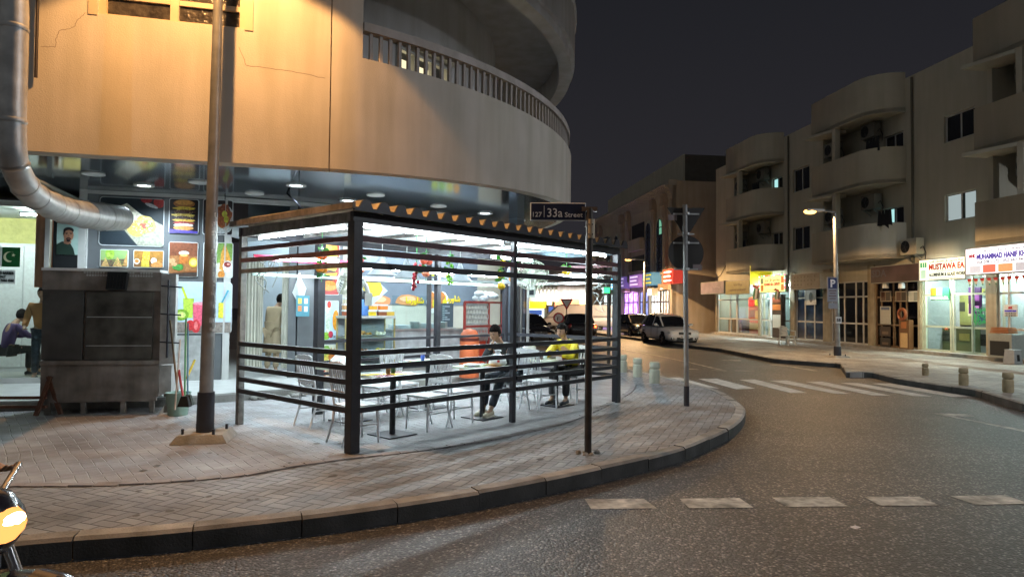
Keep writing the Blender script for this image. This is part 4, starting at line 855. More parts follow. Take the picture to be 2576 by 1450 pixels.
for k, z in enumerate(LRZ):
    for a_, b_ in ((.06, LP/2-.06), (LP/2+.02, LP-.06)): beam((a_, -.035, z), (b_, -.035, z), .045, .058, nm="rail")
    beam((-.035, .06, z), (-.035, VP-.04, z), .045, .058, nm="rail"); beam((LP+.035, .06, z), (LP+.035, VP-.04, z), .045, .058, nm="rail")
for z in (1.07, .76, .59): beam((1.26, VP, z), (3.54, VP, z), .04, .045, nm="rail")
beam((3.63, VP, 1.07), (LP-.06, VP, 1.07), .04, .045, nm="rail")
# corrugated roof sheet: 23 ridges running towards the shop
ROOFM = mat("corrugated_roof_sheet", (0.50, 0.42, 0.30), 0.55, .2, var=0.25, vs=6, dirt=.2)
NR = 23; pit = (LP+.24)/NR; prof = []
x = -.12
for i in range(NR):
    for fx_, hz_ in ((0, 0), (.26, 0), (.44, .078), (.52, .092), (.76, .092), (.86, .078)): prof.append((x+pit*fx_, hz_))
    x += pit
prof.append((x, 0))
mb = MB().mat(ROOFM); n_ = len(prof); y0_, y1_ = -.14, VP+.1; zr = ZB+.035; sl = .02
vs = [(px_, y0_, zr+h_) for px_, h_ in prof]+[(px_, y1_, zr+h_+sl) for px_, h_ in prof]+[(px_, y0_, zr+h_-.006) for px_, h_ in prof]+[(px_, y1_, zr+h_+sl-.006) for px_, h_ in prof]
fs = []
for i in range(n_-1): fs += [(i, i+1, n_+i+1, n_+i), (2*n_+i, 3*n_+i, 3*n_+i+1, 2*n_+i+1), (i, 2*n_+i, 2*n_+i+1, i+1), (n_+i, n_+i+1, 3*n_+i+1, 3*n_+i)]
mb.add(vs, fs, False); mb.build("roof_sheet", perg)
mb = MB().mat(STEELD); vs = [(px_, y0_-.004, zr+h_+.004) for px_, h_ in prof]+[(px_, y0_-.004, zr-.035) for px_, h_ in prof]+[(px_, y0_+.02, zr+h_+.004) for px_, h_ in prof]+[(px_, y0_+.02, zr-.035) for px_, h_ in prof]
fs = []
for i in range(n_-1): fs += [(i, i+1, n_+i+1, n_+i), (2*n_+i, 3*n_+i, 3*n_+i+1, 2*n_+i+1), (i, 2*n_+i, 2*n_+i+1, i+1)]
mb.add(vs, fs, False); mb.build("wavy_edge_trim", perg)
MB().mat(mat("rusty_flashing", (.27, .23, .20), .7, var=.4, vs=10, bump=.4, bs=40, dirt=.3)).ab((-.15, -.15, ZB+.02), (-.11, VP+.1, ZB+.09)).build("side_flashing", perg)
MB().mat(mat("ceiling_sheet_underside", (.30, .33, .35), .4, var=.3, vs=4)).ab((.1, .1, ZB+.005), (LP-.1, VP-.1, ZB+.012)).build("ceiling_liner", perg)
# tubes
STRIP = emis("led_strip", (0.82, 0.96, 1.0), 95.0)
def ptube(x0, y0, x1, y1, z, label, m=None, r=.018): return tube_lamp(pw(x0, y0, z), pw(x1, y1, z), label, r, "pergola tube lights", m)
ptube(.15, .12, LP/2-.1, .12, ZB-.13, "long tube under the front beam, left bay", STRIP, .013); ptube(LP/2+.1, .12, LP-.15, .12, ZB-.13, "long tube under the front beam, right bay", STRIP, .013)
ptube(.12, .3, .12, VP-.2, ZB-.13, "long tube under the beam of the pergola's left end", STRIP, .013)
ptube(2.83, 2.3, 4.0, 2.3, 2.19, "tube over the display case side, left of the back pair"); ptube(4.05, 2.3, 5.2, 2.3, 2.19, "tube over the display case side, right of the back pair")
ptube(4.1, 1.75, 5.25, 1.75, 2.49, "upper tube hung beneath the roof near the right end"); ptube(LP-.12, .3, LP-.12, 1.15, 2.17, "tube across the right end above the rails", None)
ptube(.3, 2.3, 1.1, 1.9, 2.24, "tube by the tangled cables at the left end"); ptube(1.5, 2.3, 2.7, 2.3, 2.19, "tube above the rails behind the near corner post")
# pink stripe banner behind
mb = MB().mat(C("#c0184e", .5)); mb.bar((.1, VP-.1, 2.26), (LP-.1, VP-.1, 2.26), .02, .075); mb.build("pink_edge_strip", perg)
#@@STREET
# ================================================================== HANGING CABLES
mb = MB().mat(mat("black_cable", (.006, .006, .007), .95, spec=0.0))
q = at(722, 486, ZS); r_ = pw(.75, 2.0, ZB+.1); mid = (q+r_)/2+Vector((.1, 0, -.1)); mb.tube([q, q+(mid-q)*.5+Vector((.02, 0, 0)), mid, r_], .016, 6)
tag(mb.build("power_cable"), "thick black cable dropping from the soffit onto the pergola roof", "cable")
mb = MB().mat(C("#9aa09a")); rn = random.Random(6)
for k in range(4):
    P = [pw(.02+.02*k, VP-.25-.1*k, 2.26-.05*k)]+[pw(.05+rn.uniform(-.02, .12), VP-.3-.1*k+rn.uniform(-.18, .18), 2.2-.1*j+rn.uniform(-.05, .05)) for j in range(5)]
    mb.tube(smooth_path(P, 4), .006, 5)
tag(mb.build("cable_tangle"), "tangled pale wires looped over the rails at the pergola's left end", "cables")
mb = MB().mat(C("#c9d0cc")); rn = random.Random(8)
for k in range(4):
    P = [pw(LP-.1-.05*k, .2, 2.15)]+[pw(LP-.1+rn.uniform(-.18, .05), .22+rn.uniform(-.1, .2), 2.05-.13*j+rn.uniform(-.04, .04)) for j in range(5)]
    mb.tube(smooth_path(P, 4), .006, 5)
tag(mb.build("cable_tangle"), "tangled white wires hanging by the green lamp at the pergola's right end", "cables")
GRN = emis("green_glow", (.05, 1.0, .25), 2.2)
t = thing("green_flood_lamp", "small green lit flood lamp clipped to the rail at the pergola's right end", "lamp", pw(LP-.12, .12, 1.92), .3)
MB().mat(C("#8fa89a")).box((0, .03, 0), (.12, .06, .11)).build("housing", t); MB().mat(GRN).box((0, -.003, 0), (.10, .006, .09)).build("lens", t); MB().mat(C("#9aa09a")).bar((0, .03, .05), (0, .03, .14), .02).build("bracket", t)
mb = MB().mat(C("#a8bcb4")); mb.bar(pw(.1, VP-.06, 2.03), pw(LP-.1, VP-.06, 2.03), .03, .04); tag(mb.build("cable_duct"), "pale trunking running along the back of the pergola", "cable duct")
# ================================================================== PENDANT SHADES, FANS, FRUIT GARLANDS
def pendant(x, y, z, label):
    t = thing("pendant_shade", label, "lamp shade", pw(x, y, z), 0, "white pendant shades in the pergola"); m_ = MB().mat(mat("pendant_white", (.55, .62, .68), .35)); m_.smooth = True
    m_.lathe([(.20, 0), (.155, .05), (.10, .12), (.055, .20), (.03, .27), (.02, .30)], n=24).build("shade", t); MB().mat(C("#d8dcd8")).tube([(0, 0, .29), (0, 0, ZB-z)], .004, 5).build("cord", t)
proto = None
for x, y, lb in ((1.15, 1.0, "white cone pendant shade nearest the corner post"), (1.95, 1.45, "white cone pendant shade next to the desk fan, second from the corner post"), (3.1, 1.5, "white cone pendant shade in the middle of the pergola"), (4.2, 1.4, "white cone pendant shade nearest the right end")): pendant(x, y, 2.02, lb)
FANM = C("#c8d4c0", .35)
def fan(loc, rz, tilt, R, label, white=False):
    t = thing("wall_fan", label, "fan", loc, rz, "pergola fans"); Mx = Matrix.Rotation(tilt, 3, 'X')
    def tr(m_):
        m_.v = [tuple(Mx @ Vector(v)) for v in m_.v]; return m_
    g = MB().mat(FANM); n_ = 34
    for k in range(n_):
        a = 2*pi*k/n_; c_, s_ = cos(a), sin(a)
        g.tube([(c_*.05, -.11, s_*.05), (c_*R*.6, -.105, s_*R*.6), (c_*R*.95, -.05, s_*R*.95), (c_*R, 0, s_*R), (c_*R*.9, .06, s_*R*.9), (c_*.06, .09, s_*.06)], .0035, 4, False)
    for y_, r_ in ((0, R), (-.10, R*.45), (-.08, R*.75)): g.tube([(r_*cos(2*pi*k/24), y_, r_*sin(2*pi*k/24)) for k in range(25)], .006, 5, False)
    tr(g).build("grille", t)
    b = MB().mat(C("#dfe8dc", .3))
    for k in range(3):
        a = 2*pi*k/3; P = []
        for r_, da in ((.05, -.3), (R*.5, -.55), (R*.85, -.4), (R*.88, .15), (R*.5, .35), (.05, .3)): P.append((r_*cos(a+da), .02*(1 if da < 0 else -1), r_*sin(a+da)))
        b.add(P, [tuple(range(6))])
    tr(b).build("blades", t)
    h = MB().mat(C("#e4eae6", .4)); h.lathe([(.03, -.118), (.06, -.10), (.05, -.02), (.085, .08), (.08, .22), (.03, .27)], axis='Y', n=16); tr(h).build("motor", t)
    m_ = MB().mat(C("#e4eae6", .4)); m_.tube([(0, .18, 0), (0, .26, -.1), (0, .30, -.22)], .03, 8); m_.box((0, .3, -.3), (.16, .1, .18)); m_.mat(C("#20242c")).box((0.0, .245, -.3), (.08, .012, .09)); m_.build("bracket", t)
fan(pw(1.12, 1.75, 2.0), pa-2.2, radians(-20), .24, "white round wall fan with an oval cage beside the near pendant, turned sideways")
fan(pw(4.55, 1.2, 2.18), pa-.9, radians(-28), .30, "large pale green-white fan facing the street near the pergola's right end")
LEAF = C("#3f8f3a"); 
def garland(x, y, zt, zb, cols, label, grape=None):
    t = thing("fruit_garland", label, "garland", pw(x, y, zt), 0, "hanging fruit garlands"); L = zt-zb
    m_ = MB().mat(C("#3a9a4a")); m_.tube([(0, 0, ZB-zt-.02), (0, 0, -L)], .005, 5); m_.build("cord", t); rn = random.Random(int(x*100))
    lf = MB().mat(LEAF)
    z = 0; k = 0
    while z > -L+.05:
        for j in range(5):
            a = rn.uniform(0, 6.3); r_ = rn.uniform(.06, .13); cx_, cy_ = r_*cos(a), r_*sin(a); zz = z+rn.uniform(-.0, .05)
            lf.add([(0, 0, zz), (cx_*.6-.035*sin(a), cy_*.6+.035*cos(a), zz+.03), (cx_, cy_, zz-.01), (cx_*.6+.035*sin(a), cy_*.6-.035*cos(a), zz+.015)], [(0, 1, 2, 3)])
        z -= .17
    lf.build("leaves", t); z = -.06
    while z > -L:
        c_ = cols[k % len(cols)]; f = MB().mat(C(c_, .3))
        if grape: [f.ball((rn.uniform(-.04, .04), rn.uniform(-.04, .04), z-.02*j*.9), .024, 6, m_=4) for j in range(9)]
        else:
            for j in range(2): a = rn.uniform(0, 1)+j*pi; f.ball((.055*cos(a+pa), .055*sin(a+pa), z), .055, 9, m_=6)
        f.build("fruit", t); z -= .17; k += 1
APP = ['#d8604a', '#e88a6a']; ORG = ['#e06020', '#e8902c']; YLW = ['#e0b820', '#e8d040']
for a_ in ((.55, 1.5, 2.32, 1.92, ORG, "garland of orange fruit at the left end of the pergola"), (.75, 0.95, 2.36, 2.0, APP, "garland with small red grapes just right of the corner post", 1), (1.75, .8, 2.3, 1.95, APP, "garland of pink apples between the fan and the second pendant"), (2.35, .95, 2.32, 1.95, ['#6aa83a', '#8ac850'], "garland of green grapes in the middle of the left bay", 1),
           (3.1, .6, 2.33, 1.9, YLW, "garland of yellow lemons just right of the middle post"), (3.72, .9, 2.3, 1.92, ORG, "garland of oranges left of the large fan"), (1.15, .3, 2.2, 1.95, ['#c83a4a'], "garland of dark berries beside the fan bracket", 1), (4.9, .7, 2.3, 2.1, ['#e8c020'], "garland with a single yellow lemon by the right tube")): garland(*a_)
# ================================================================== CHAIRS AND TABLES
def chair_proto():
    t = thing("banquet_chair", "", "chair", (0, 0, 0), 0, "white spindle-back chairs in the pergola")
    W, D, SH = .40, .40, .45
    MB().mat(CHAIRM).prism([(-.2, -.2), (.2, -.2), (.19, .19), (-.19, .19)], SH-.03, SH).build("seat", t, bevel=.006)
    for sx_ in (-1, 1):
        l = MB().mat(CHAIRM); l.tube([(sx_*.185, -.18, SH-.03), (sx_*.19, -.19, .25), (sx_*.195, -.20, 0)], [.016, .017, .013], 8)
        for z in (.14, .30): l.lathe([(.016, z-.01), (.021, z), (.016, z+.01)], (sx_*.191, -.19, 0), 8)
        l.build("leg", t)
        l = MB().mat(CHAIRM); l.tube([(sx_*.18, .26, .93), (sx_*.183, .225, .70), (sx_*.185, .18, SH), (sx_*.187, .19, .25), (sx_*.192, .27, 0)], [.015, .016, .017, .016, .013], 8)
        l.build("leg", t)
    b = MB().mat(CHAIRM)
    P = [(-.19, .895), (-.19, .93)]+[(-.19+.38*k/12, .935+.018*sin(pi*k/12)+.008*abs(sin(pi*k/4))) for k in range(13)]+[(.19, .93), (.19, .895)]
    P = [(p_[0], p_[1]) for p_ in P]; b.slab(P, .245, .262)
    b.build("top_rail", t); b = MB().mat(CHAIRM)
    b.ab((-.185, .20, .585), (.185, .222, .62))
    for k in range(6): x = -.155+.062*k; b.ball((x, .213, .585), .026, 8, (1, .5, 1), 5)
    b.build("lower_rail", t)
    for k in range(6):
        x = -.14+.056*k; MB().mat(CHAIRM).tube([(x, .212, .61), (x, .225, .69), (x, .228, .71), (x, .240, .80), (x, .244, .83), (x, .252, .90)], [.010, .010, .018, .010, .017, .010], 7).build("spindle", t)
    for (p_, q_) in (((-.19, -.19, .22), (-.187, .19, .22)), ((.19, -.19, .22), (.187, .19, .22)), ((-.19, -.0, .22), (.19, -.0, .22)), ((-.185, -.18, .37), (.185, -.18, .37))): MB().mat(CHAIRM).tube([p_, q_], .009, 7).build("stretcher", t)
    return t
CH = chair_proto(); first = True
def chair(px_, py_, rz, label):
    """px_,py_ in pergola coordinates; rz 0: the back is on the building side"""
    global first
    c = CH if first else copy_tree(CH); first = False
    p = pw(px_, py_); c.location = p; c.rotation_euler[2] = pa+rz; c['label'] = label; return c
# chairs face tables across the short direction of each table (rows along the long side)
chair(.38, .47, pi/2-.12, "white spindle-back chair nearest the corner post, its back to the pergola's left end")
chair(1.55, .50, -pi/2+.05, "white chair facing left at the first table, back turned to the second table")
chair(2.08, .58, pi/2-.05, "white chair facing right, back to back with the one at the first table")
chair(.72, 1.75, pi/2, "white chair at the rear-left table beside the rear posts")
chair(1.75, 1.75, -pi/2, "white chair at the rear-left table nearest the counter")
chair(2.15, 1.8, pi/2+.1, "white chair behind the second table, near the counter")
chair(3.46, .72, -pi/2+.1, "white chair carrying the seated man in the dark jacket")
chair(3.98, .55, pi/2, "white chair just right of the middle post, facing the last table")
chair(4.35, 1.35, pi+.1, "white chair on the shop side of the last table, near the right end")
chair(5.0, .62, -pi/2+.1, "white chair carrying the person in the yellow shirt")
PRT = C("#d8e0cc", .25)
def table(x, y, w_, d_, seed, label):
    p = pw(x, y); t = thing("bistro_table", label, "table", p, pa, "printed-top tables in the pergola")
    m_ = MB().mat(PRT); m_.ab((-w_/2, -d_/2, .72), (w_/2, d_/2, .75)); rn = random.Random(seed); z = .751
    for k in range(15):
        z += .0004; m_.mat(C(rn.choice(['#e0c020', '#d8e0cc', '#c8d8b0', '#e8a020', '#7aa040', '#a03050', '#e8d860', '#4a3a30', '#f0f0e4', '#c8c0d0']), .25)); cx_, cy_ = rn.uniform(-w_*.36, w_*.36), rn.uniform(-d_*.36, d_*.36); r1 = rn.uniform(.04, .14)
        m_.add([(max(-w_/2, min(w_/2, cx_+r1*1.4*cos(6.283*q/9)*rn.uniform(.6, 1.1))), max(-d_/2, min(d_/2, cy_+r1*sin(6.283*q/9)*rn.uniform(.6, 1.1))), z) for q in range(9)], [tuple(range(9))])
    m_.build("tabletop", t); MB().mat(STEELD).tube([(0, 0, .012), (0, 0, .72)], .038, 14).build("pedestal", t); MB().mat(STEELD).ab((-.22, -.22, 0), (.22, .22, .012)).build("base_plate", t); MB().mat(STEELD).ab((-.2, -.03, .70), (.2, .03, .72)).build("bracket", t)
table(.96, .50, .72, .66, 1, "first printed-top table right of the corner post, near the street side"); table(1.22, 1.75, .74, .66, 2, "rear printed-top table in front of the display case"); table(2.68, .58, .72, .66, 3, "second street-side printed-top table, in front of the man in the dark jacket"); table(2.75, 1.85, .74, .6, 4, "rear printed-top table in front of the red barrel"); table(4.42, .55, .74, .68, 5, "last printed-top table near the pergola's right end")
def cup(x, y, hx, label, z=.755, r=.035, h=.09):
    MBc = MB().mat(C(hx, .3)).lathe([(r*.8, 0), (r, h), (r*.9, h), (r*.72, .01)], n=14); tag(MBc.build("cup", None, pw(x, y, z)), label, "cup")
cup(.92, .55, "#7a5a38", "brown glass tumbler on the first table"); cup(1.04, .60, "#2e4a24", "dark green cup next to the brown tumbler"); cup(2.55, 1.75, "#1c4aa8", "bright blue cup on the rear table by the red barrel"); cup(4.32, .7, "#d8e8e0", "pale cup on the last table beside the tissue box")
def bag(x, y, label, s_=1, z=.755, hx="#e6ecee"):
    rn = random.Random(int(x*50)); m_ = MB().mat(C(hx, .35)); m_.smooth = True
    m_.lathe([(.10*s_, 0), (.14*s_, .03*s_), (.13*s_, .09*s_), (.07*s_, .15*s_), (.03*s_, .19*s_), (.05*s_, .22*s_)], n=16); m_.v = [(v[0]*rn.uniform(.82, 1.12), v[1]*rn.uniform(.82, 1.12), v[2]*rn.uniform(.93, 1.05)) for v in m_.v]
    m_.mat(C("#c02a30")); m_.box((0.02, -.125*s_, .07*s_), (.05, .01, .03))
    tag(m_.build("carrier_bag", None, pw(x, y, z)), label, "plastic bag")
bag(1.05, 1.8, "crumpled white carrier bag on the rear-left table"); bag(2.86, .45, "white carrier bag with red print on the second table, by the man's arm"); 
m_ = MB().mat(C("#e8ecea")); m_.box((0, 0, .05), (.2, .12, .1)); m_.mat(C("#c02a30")).box((0, -.0615, .05), (.1, .002, .05)); m_.mat(C("#4a4438")).box((.13, 0, .05), (.06, .118, .098)); tag(m_.build("tissue_box", None, pw(4.5, .48, .755), pa), "white and brown tissue box on the last table", "tissue box")
m_ = MB().mat(C("#e8ecea")).lathe([(.07, 0), (.12, .012), (.125, .03), (.11, .02), (.05, .008)], n=18); tag(m_.build("food_tray", None, pw(2.5, .62, .755)), "white plate of food on the second table", "plate")
#@@PEOPLE
# ================================================================== PEOPLE
SKIN = mat("skin", (.42, .25, .16), .5, var=.06); HAIR = mat("dark_hair", (.010, .008, .007), .95, var=.4, vs=40, bump=.8, bs=60, spec=.1)
def skin_mesh(name, joints, edges, m_, parent, sub=2):
    """joints: list of ((x,y,z), (rx,ry)); first joint is the root"""
    me = bpy.data.meshes.new(name); me.from_pydata([j[0] for j in joints], edges, []); me.materials.append(m_)
    o = bpy.data.objects.new(name, me); col.objects.link(o); sk = o.modifiers.new("skin", 'SKIN'); sk.use_smooth_shade = True
    if not me.skin_vertices: 
        bpy.context.view_layer.objects.active = o
    for i, j in enumerate(joints):
        r_ = j[1] if isinstance(j[1], tuple) else (j[1], j[1]); me.skin_vertices[0].data[i].radius = r_
    me.skin_vertices[0].data[0].use_root = True
    ss = o.modifiers.new("sub", 'SUBSURF'); ss.levels = sub; ss.render_levels = sub
    dg = bpy.context.evaluated_depsgraph_get(); m2 = bpy.data.meshes.new_from_object(o.evaluated_get(dg)); bpy.data.objects.remove(o)
    for p in m2.polygons: p.use_smooth = True
    o = bpy.data.objects.new(name, m2); m2.materials.clear(); m2.materials.append(m_); col.objects.link(o); o.parent = parent; return o
def person(loc, rz, J, label, shirt, trousers, shoe, hair_long=False, head_tilt=0.0, sleeves=True, group=None, long_shirt=False):
    """J: dict of joints in metres, y- is the facing direction"""
    t = thing("person", label, "person", loc, rz, group)
    names = ['pelvis', 'waist', 'chest', 'neck', 'head', 'shL', 'elL', 'wrL', 'haL', 'shR', 'elR', 'wrR', 'haR', 'hipL', 'knL', 'anL', 'toL', 'hipR', 'knR', 'anR', 'toR']
    rad = dict(pelvis=(.13, .10), waist=(.12, .09), chest=(.14, .10), neck=.05, head=.06, shL=.055, elL=.042, wrL=.028, haL=.03, shR=.055, elR=.042, wrR=.028, haR=.03, hipL=.085, knL=.055, anL=.038, toL=.032, hipR=.085, knR=.055, anR=.038, toR=.032)
    ed = [('pelvis', 'waist'), ('waist', 'chest'), ('chest', 'neck'), ('neck', 'head'), ('chest', 'shL'), ('shL', 'elL'), ('elL', 'wrL'), ('wrL', 'haL'), ('chest', 'shR'), ('shR', 'elR'), ('elR', 'wrR'), ('wrR', 'haR'), ('pelvis', 'hipL'), ('hipL', 'knL'), ('knL', 'anL'), ('anL', 'toL'), ('pelvis', 'hipR'), ('hipR', 'knR'), ('knR', 'anR'), ('anR', 'toR')]
    joints = [(J[n_], rad[n_]) for n_ in names]; edges = [(names.index(a), names.index(b)) for a, b in ed]
    # fingers on both hands, part of the same surface
    for s_ in 'LR':
        h = Vector(J['ha'+s_]); w_ = Vector(J['wr'+s_]); d = (h-w_).normalized(); side = d.cross(Vector((0, 0, 1))).normalized(); dn = side.cross(d)
        for k, (off_, ln) in enumerate(((-.024, .055), (-.008, .066), (.008, .062), (.024, .048))):
            b0 = h+side*off_+d*.015; b1 = b0+d*ln*.55+dn*.008; b2 = b1+d*ln*.35+dn*.03; i0 = len(joints); joints += [(tuple(b0), .010), (tuple(b1), .009), (tuple(b2), .008)]; edges += [(names.index('ha'+s_), i0), (i0, i0+1), (i0+1, i0+2)]
        b0 = h-d*.02+side*(.03 if s_ == 'L' else -.03); b1 = b0+d*.04+side*(.02 if s_ == 'L' else -.02); i0 = len(joints); joints += [(tuple(b0), .011), (tuple(b1), .009)]; edges += [(names.index('ha'+s_), i0), (i0, i0+1)]
    skin_mesh("body", joints, edges, SKIN, t)
    up = (Vector(J['head'])-Vector(J['neck'])).normalized(); H = Vector(J['head'])+up*.07
    M = Matrix.Rotation(head_tilt, 3, 'X')
    hd = MB().mat(SKIN); hd.smooth = True; hd.ball((0, 0, 0), .1, 16, (.78, .95, 1.18), 12)
    hd.v = [(v[0]*(1-.28*max(0, -v[2]-.02)/.1), v[1]-(.012 if v[2] < -.03 and v[1] < 0 else 0), v[2]) for v in hd.v]
    hd.tube([(0, -.088, .012), (0, -.108, -.018), (0, -.092, -.03)], [.009, .014, .010], 7)
    for s_ in (-1, 1): hd.ball((s_*.077, .01, -.005), .026, 8, (.35, .7, 1.1), 6)
    hd.mat(C("#20181a")); [hd.ball((s_*.03, -.086, .015), .010, 7, (1.3, .6, .7), 5) for s_ in (-1, 1)]; [hd.bar((s_*.045, -.092, .036), (s_*.016, -.096, .038), .005, .006) for s_ in (-1, 1)]
    hd.mat(C("#7a4038")); hd.ball((0, -.09, -.052), .02, 8, (1.1, .4, .35), 5)
    hd.v = [tuple(M @ Vector(v)) for v in hd.v]; hd.build("head", t, H)
    hr = MB().mat(HAIR); hr.smooth = True; hr.ball((0, .012, .022), .106, 16, (.83, .96, 1.1), 12)
    rh = random.Random(len(label)); hr.v = [tuple(c_*rh.uniform(.96, 1.05) for c_ in v) for v in hr.v]; hr.v = [((v[0], v[1]*.35 if (v[1] < -.03 and v[2] < .05) else v[1], v[2] if not (v[2] < -.05) else (-.05 if not hair_long else v[2]))) for v in hr.v]
    hr.v = [tuple(M @ Vector(v)) for v in hr.v]; hr.build("hair", t, H)
    def sub(names_, ed_, sc_, m_, nm):
        jj = [(J[n_], (rad[n_][0]*sc_+.012, rad[n_][1]*sc_+.012) if isinstance(rad[n_], tuple) else rad[n_]*sc_+.010) for n_ in names_]
        skin_mesh(nm, jj, [(names_.index(a), names_.index(b)) for a, b in ed_], m_, t)
    def mixp(a, b, f): return tuple(Vector(J[a])*(1-f)+Vector(J[b])*f)
    J2 = dict(J); J2['cL'] = mixp('elL', 'wrL', .85 if sleeves else 0.0); J2['cR'] = mixp('elR', 'wrR', .85 if sleeves else 0.0); J2['nk'] = mixp('chest', 'neck', .75); rad2 = dict(rad, cL=.036, cR=.036, nk=.062)
    if long_shirt: J2['hemL'] = mixp('hipL', 'knL', .95); J2['hemR'] = mixp('hipR', 'knR', .95); rad2['hemL'] = rad2['hemR'] = .10
    def sub2(names_, ed_, m_, nm, grow=1.06, add_=.012):
        jj = [(J2[n_], tuple(r_*grow+add_ for r_ in (rad2[n_] if isinstance(rad2[n_], tuple) else (rad2[n_],)*2))) for n_ in names_]
        skin_mesh(nm, jj, [(names_.index(a), names_.index(b)) for a, b in ed_], m_, t)
    e_ = [('pelvis', 'waist'), ('waist', 'chest'), ('chest', 'nk'), ('chest', 'shL'), ('shL', 'elL'), ('chest', 'shR'), ('shR', 'elR')]; n_ = ['pelvis', 'waist', 'chest', 'nk', 'shL', 'elL', 'shR', 'elR']
    if sleeves: e_ += [('elL', 'cL'), ('elR', 'cR')]; n_ += ['cL', 'cR']
    if long_shirt: e_ += [('pelvis', 'hemL'), ('pelvis', 'hemR')]; n_ += ['hemL', 'hemR']
    sub2(n_, e_, shirt, "shirt", add_=.016)
    if long_shirt:
        tn = MB().mat(shirt); tn.smooth = True; prof_ = [(.185, 1.12), (.17, .98), (.185, .84), (.20, .66), (.215, .52), (.22, .46), (.205, .46)]
        tn.lathe(prof_, (0, 0, 0), 28); tn.v = [(v[0]*(1+.05*sin(9*atan2(v[1], v[0]))*max(0, 1-v[2])), v[1]*.74*(1+.05*sin(9*atan2(v[1], v[0]))*max(0, 1-v[2])), v[2]) for v in tn.v]; tn.build("tunic_skirt", t)
    J2['cufL'] = mixp('knL', 'anL', .92); J2['cufR'] = mixp('knR', 'anR', .92); rad2['cufL'] = rad2['cufR'] = .05
    sub2(['pelvis', 'hipL', 'knL', 'cufL', 'hipR', 'knR', 'cufR'], [('pelvis', 'hipL'), ('hipL', 'knL'), ('knL', 'cufL'), ('pelvis', 'hipR'), ('hipR', 'knR'), ('knR', 'cufR')], trousers, "trousers")
    for s_ in 'LR':
        a_, b_ = Vector(J['an'+s_]), Vector(J['to'+s_]); d = (b_-a_); d.z = 0; d.normalize(); sh = MB().mat(shoe); sh.smooth = True; base = a_.copy(); base.z = min(a_.z-.085, b_.z-.035)+.045
        sh.ball((0, 0, 0), .05, 10, (1, 1.0, 1), 8); sh.v = []; sh.f = []; sh.m = []; sh.sm = []
        for fr, r_, zc in ((-.06, .035, 0), (-.03, .045, .01), (.03, .043, .004), (.09, .044, -.01), (.15, .040, -.014), (.19, .022, -.022)):
            for k in range(10): a = 2*pi*k/10; q = base+d*fr+d.cross(Vector((0, 0, 1)))*(r_*cos(a)); sh.v.append((q.x, q.y, max(base.z-.045, base.z+zc+r_*.9*sin(a))))
        for i in range(5):
            for k in range(10): sh.f.append([i*10+k, i*10+(k+1) % 10, i*10+10+(k+1) % 10, i*10+10+k]); sh.m.append(0); sh.sm.append(True)
        sh.f += [list(range(10))[::-1], list(range(50, 60))]; sh.m += [0, 0]; sh.sm += [True, True]
        sh.mat(C("#d8d4c4")); q0 = base+d*-.06; q1 = base+d*.185; sh.bar((q0.x, q0.y, base.z-.038), (q1.x, q1.y, base.z-.038), .088, .02); sh.build("shoe", t)
    return t
def sit(lean=.25, la=None, ra=None, kn=.46, head=(0, -.1)):
    """seated on a 0.45 m seat, facing -y; origin under the pelvis"""
    cy_ = -lean*.9
    J = dict(pelvis=(0, .03, .55), waist=(0, .02-lean*.25, .70), chest=(0, cy_*.75, .92), neck=(0, cy_+head[1]*.3, 1.08), head=(0, cy_+head[1], 1.16), shL=(.18, cy_*.8, 1.0), shR=(-.18, cy_*.8, 1.0), hipL=(.09, -.03, .53), hipR=(-.09, -.03, .53), knL=(.13, -.43, .55), knR=(-.12, -.45, .55), anL=(.12, -.42, .09), anR=(-.10, -.50, .09), toL=(.13, -.55, .035), toR=(-.10, -.63, .035))
    J.update(elL=(.24, cy_-.18, .80), wrL=(.10, cy_-.36, .84), haL=(.06, cy_-.42, .84), elR=(-.24, cy_-.18, .80), wrR=(-.10, cy_-.36, .86), haR=(-.05, cy_-.42, .87)); return J
J = sit(.30, head=(0, -.10)); J['elL'] = (.24, -.42, .80); J['elR'] = (-.22, -.40, .80); J['wrL'] = (.12, -.58, .83); J['haL'] = (.08, -.64, .84); J['wrR'] = (-.05, -.46, 1.02); J['haR'] = (-.02, -.44, 1.09)
J['anL'] = (.12, -.70, .10); J['toL'] = (.13, -.83, .05); J['anR'] = (-.06, -.62, .09); J['toR'] = (-.07, -.75, .04)
DJ = mat("dark_jacket", (.02, .022, .028), .7, var=.3, vs=9); JEAN = mat("dark_jeans", (.035, .045, .06), .8, var=.5, vs=16)
p = pw(3.44, .72); person(p, pa-pi/2+.15, J, "person in a dark jacket leaning over the second table, hand to the face", DJ, JEAN, C("#c8bfa4"), head_tilt=.35)
J = sit(.30, head=(0, -.06)); p = pw(4.98, .62)
person(p, pa-pi/2+.1, J, "person in a yellow printed shirt sitting at the last table", mat("yellow_shirt", (.68, .56, .02), .6, var=.35, vs=12), mat("black_trousers", (.02, .02, .022), .8), C("#22242a"), head_tilt=.3)
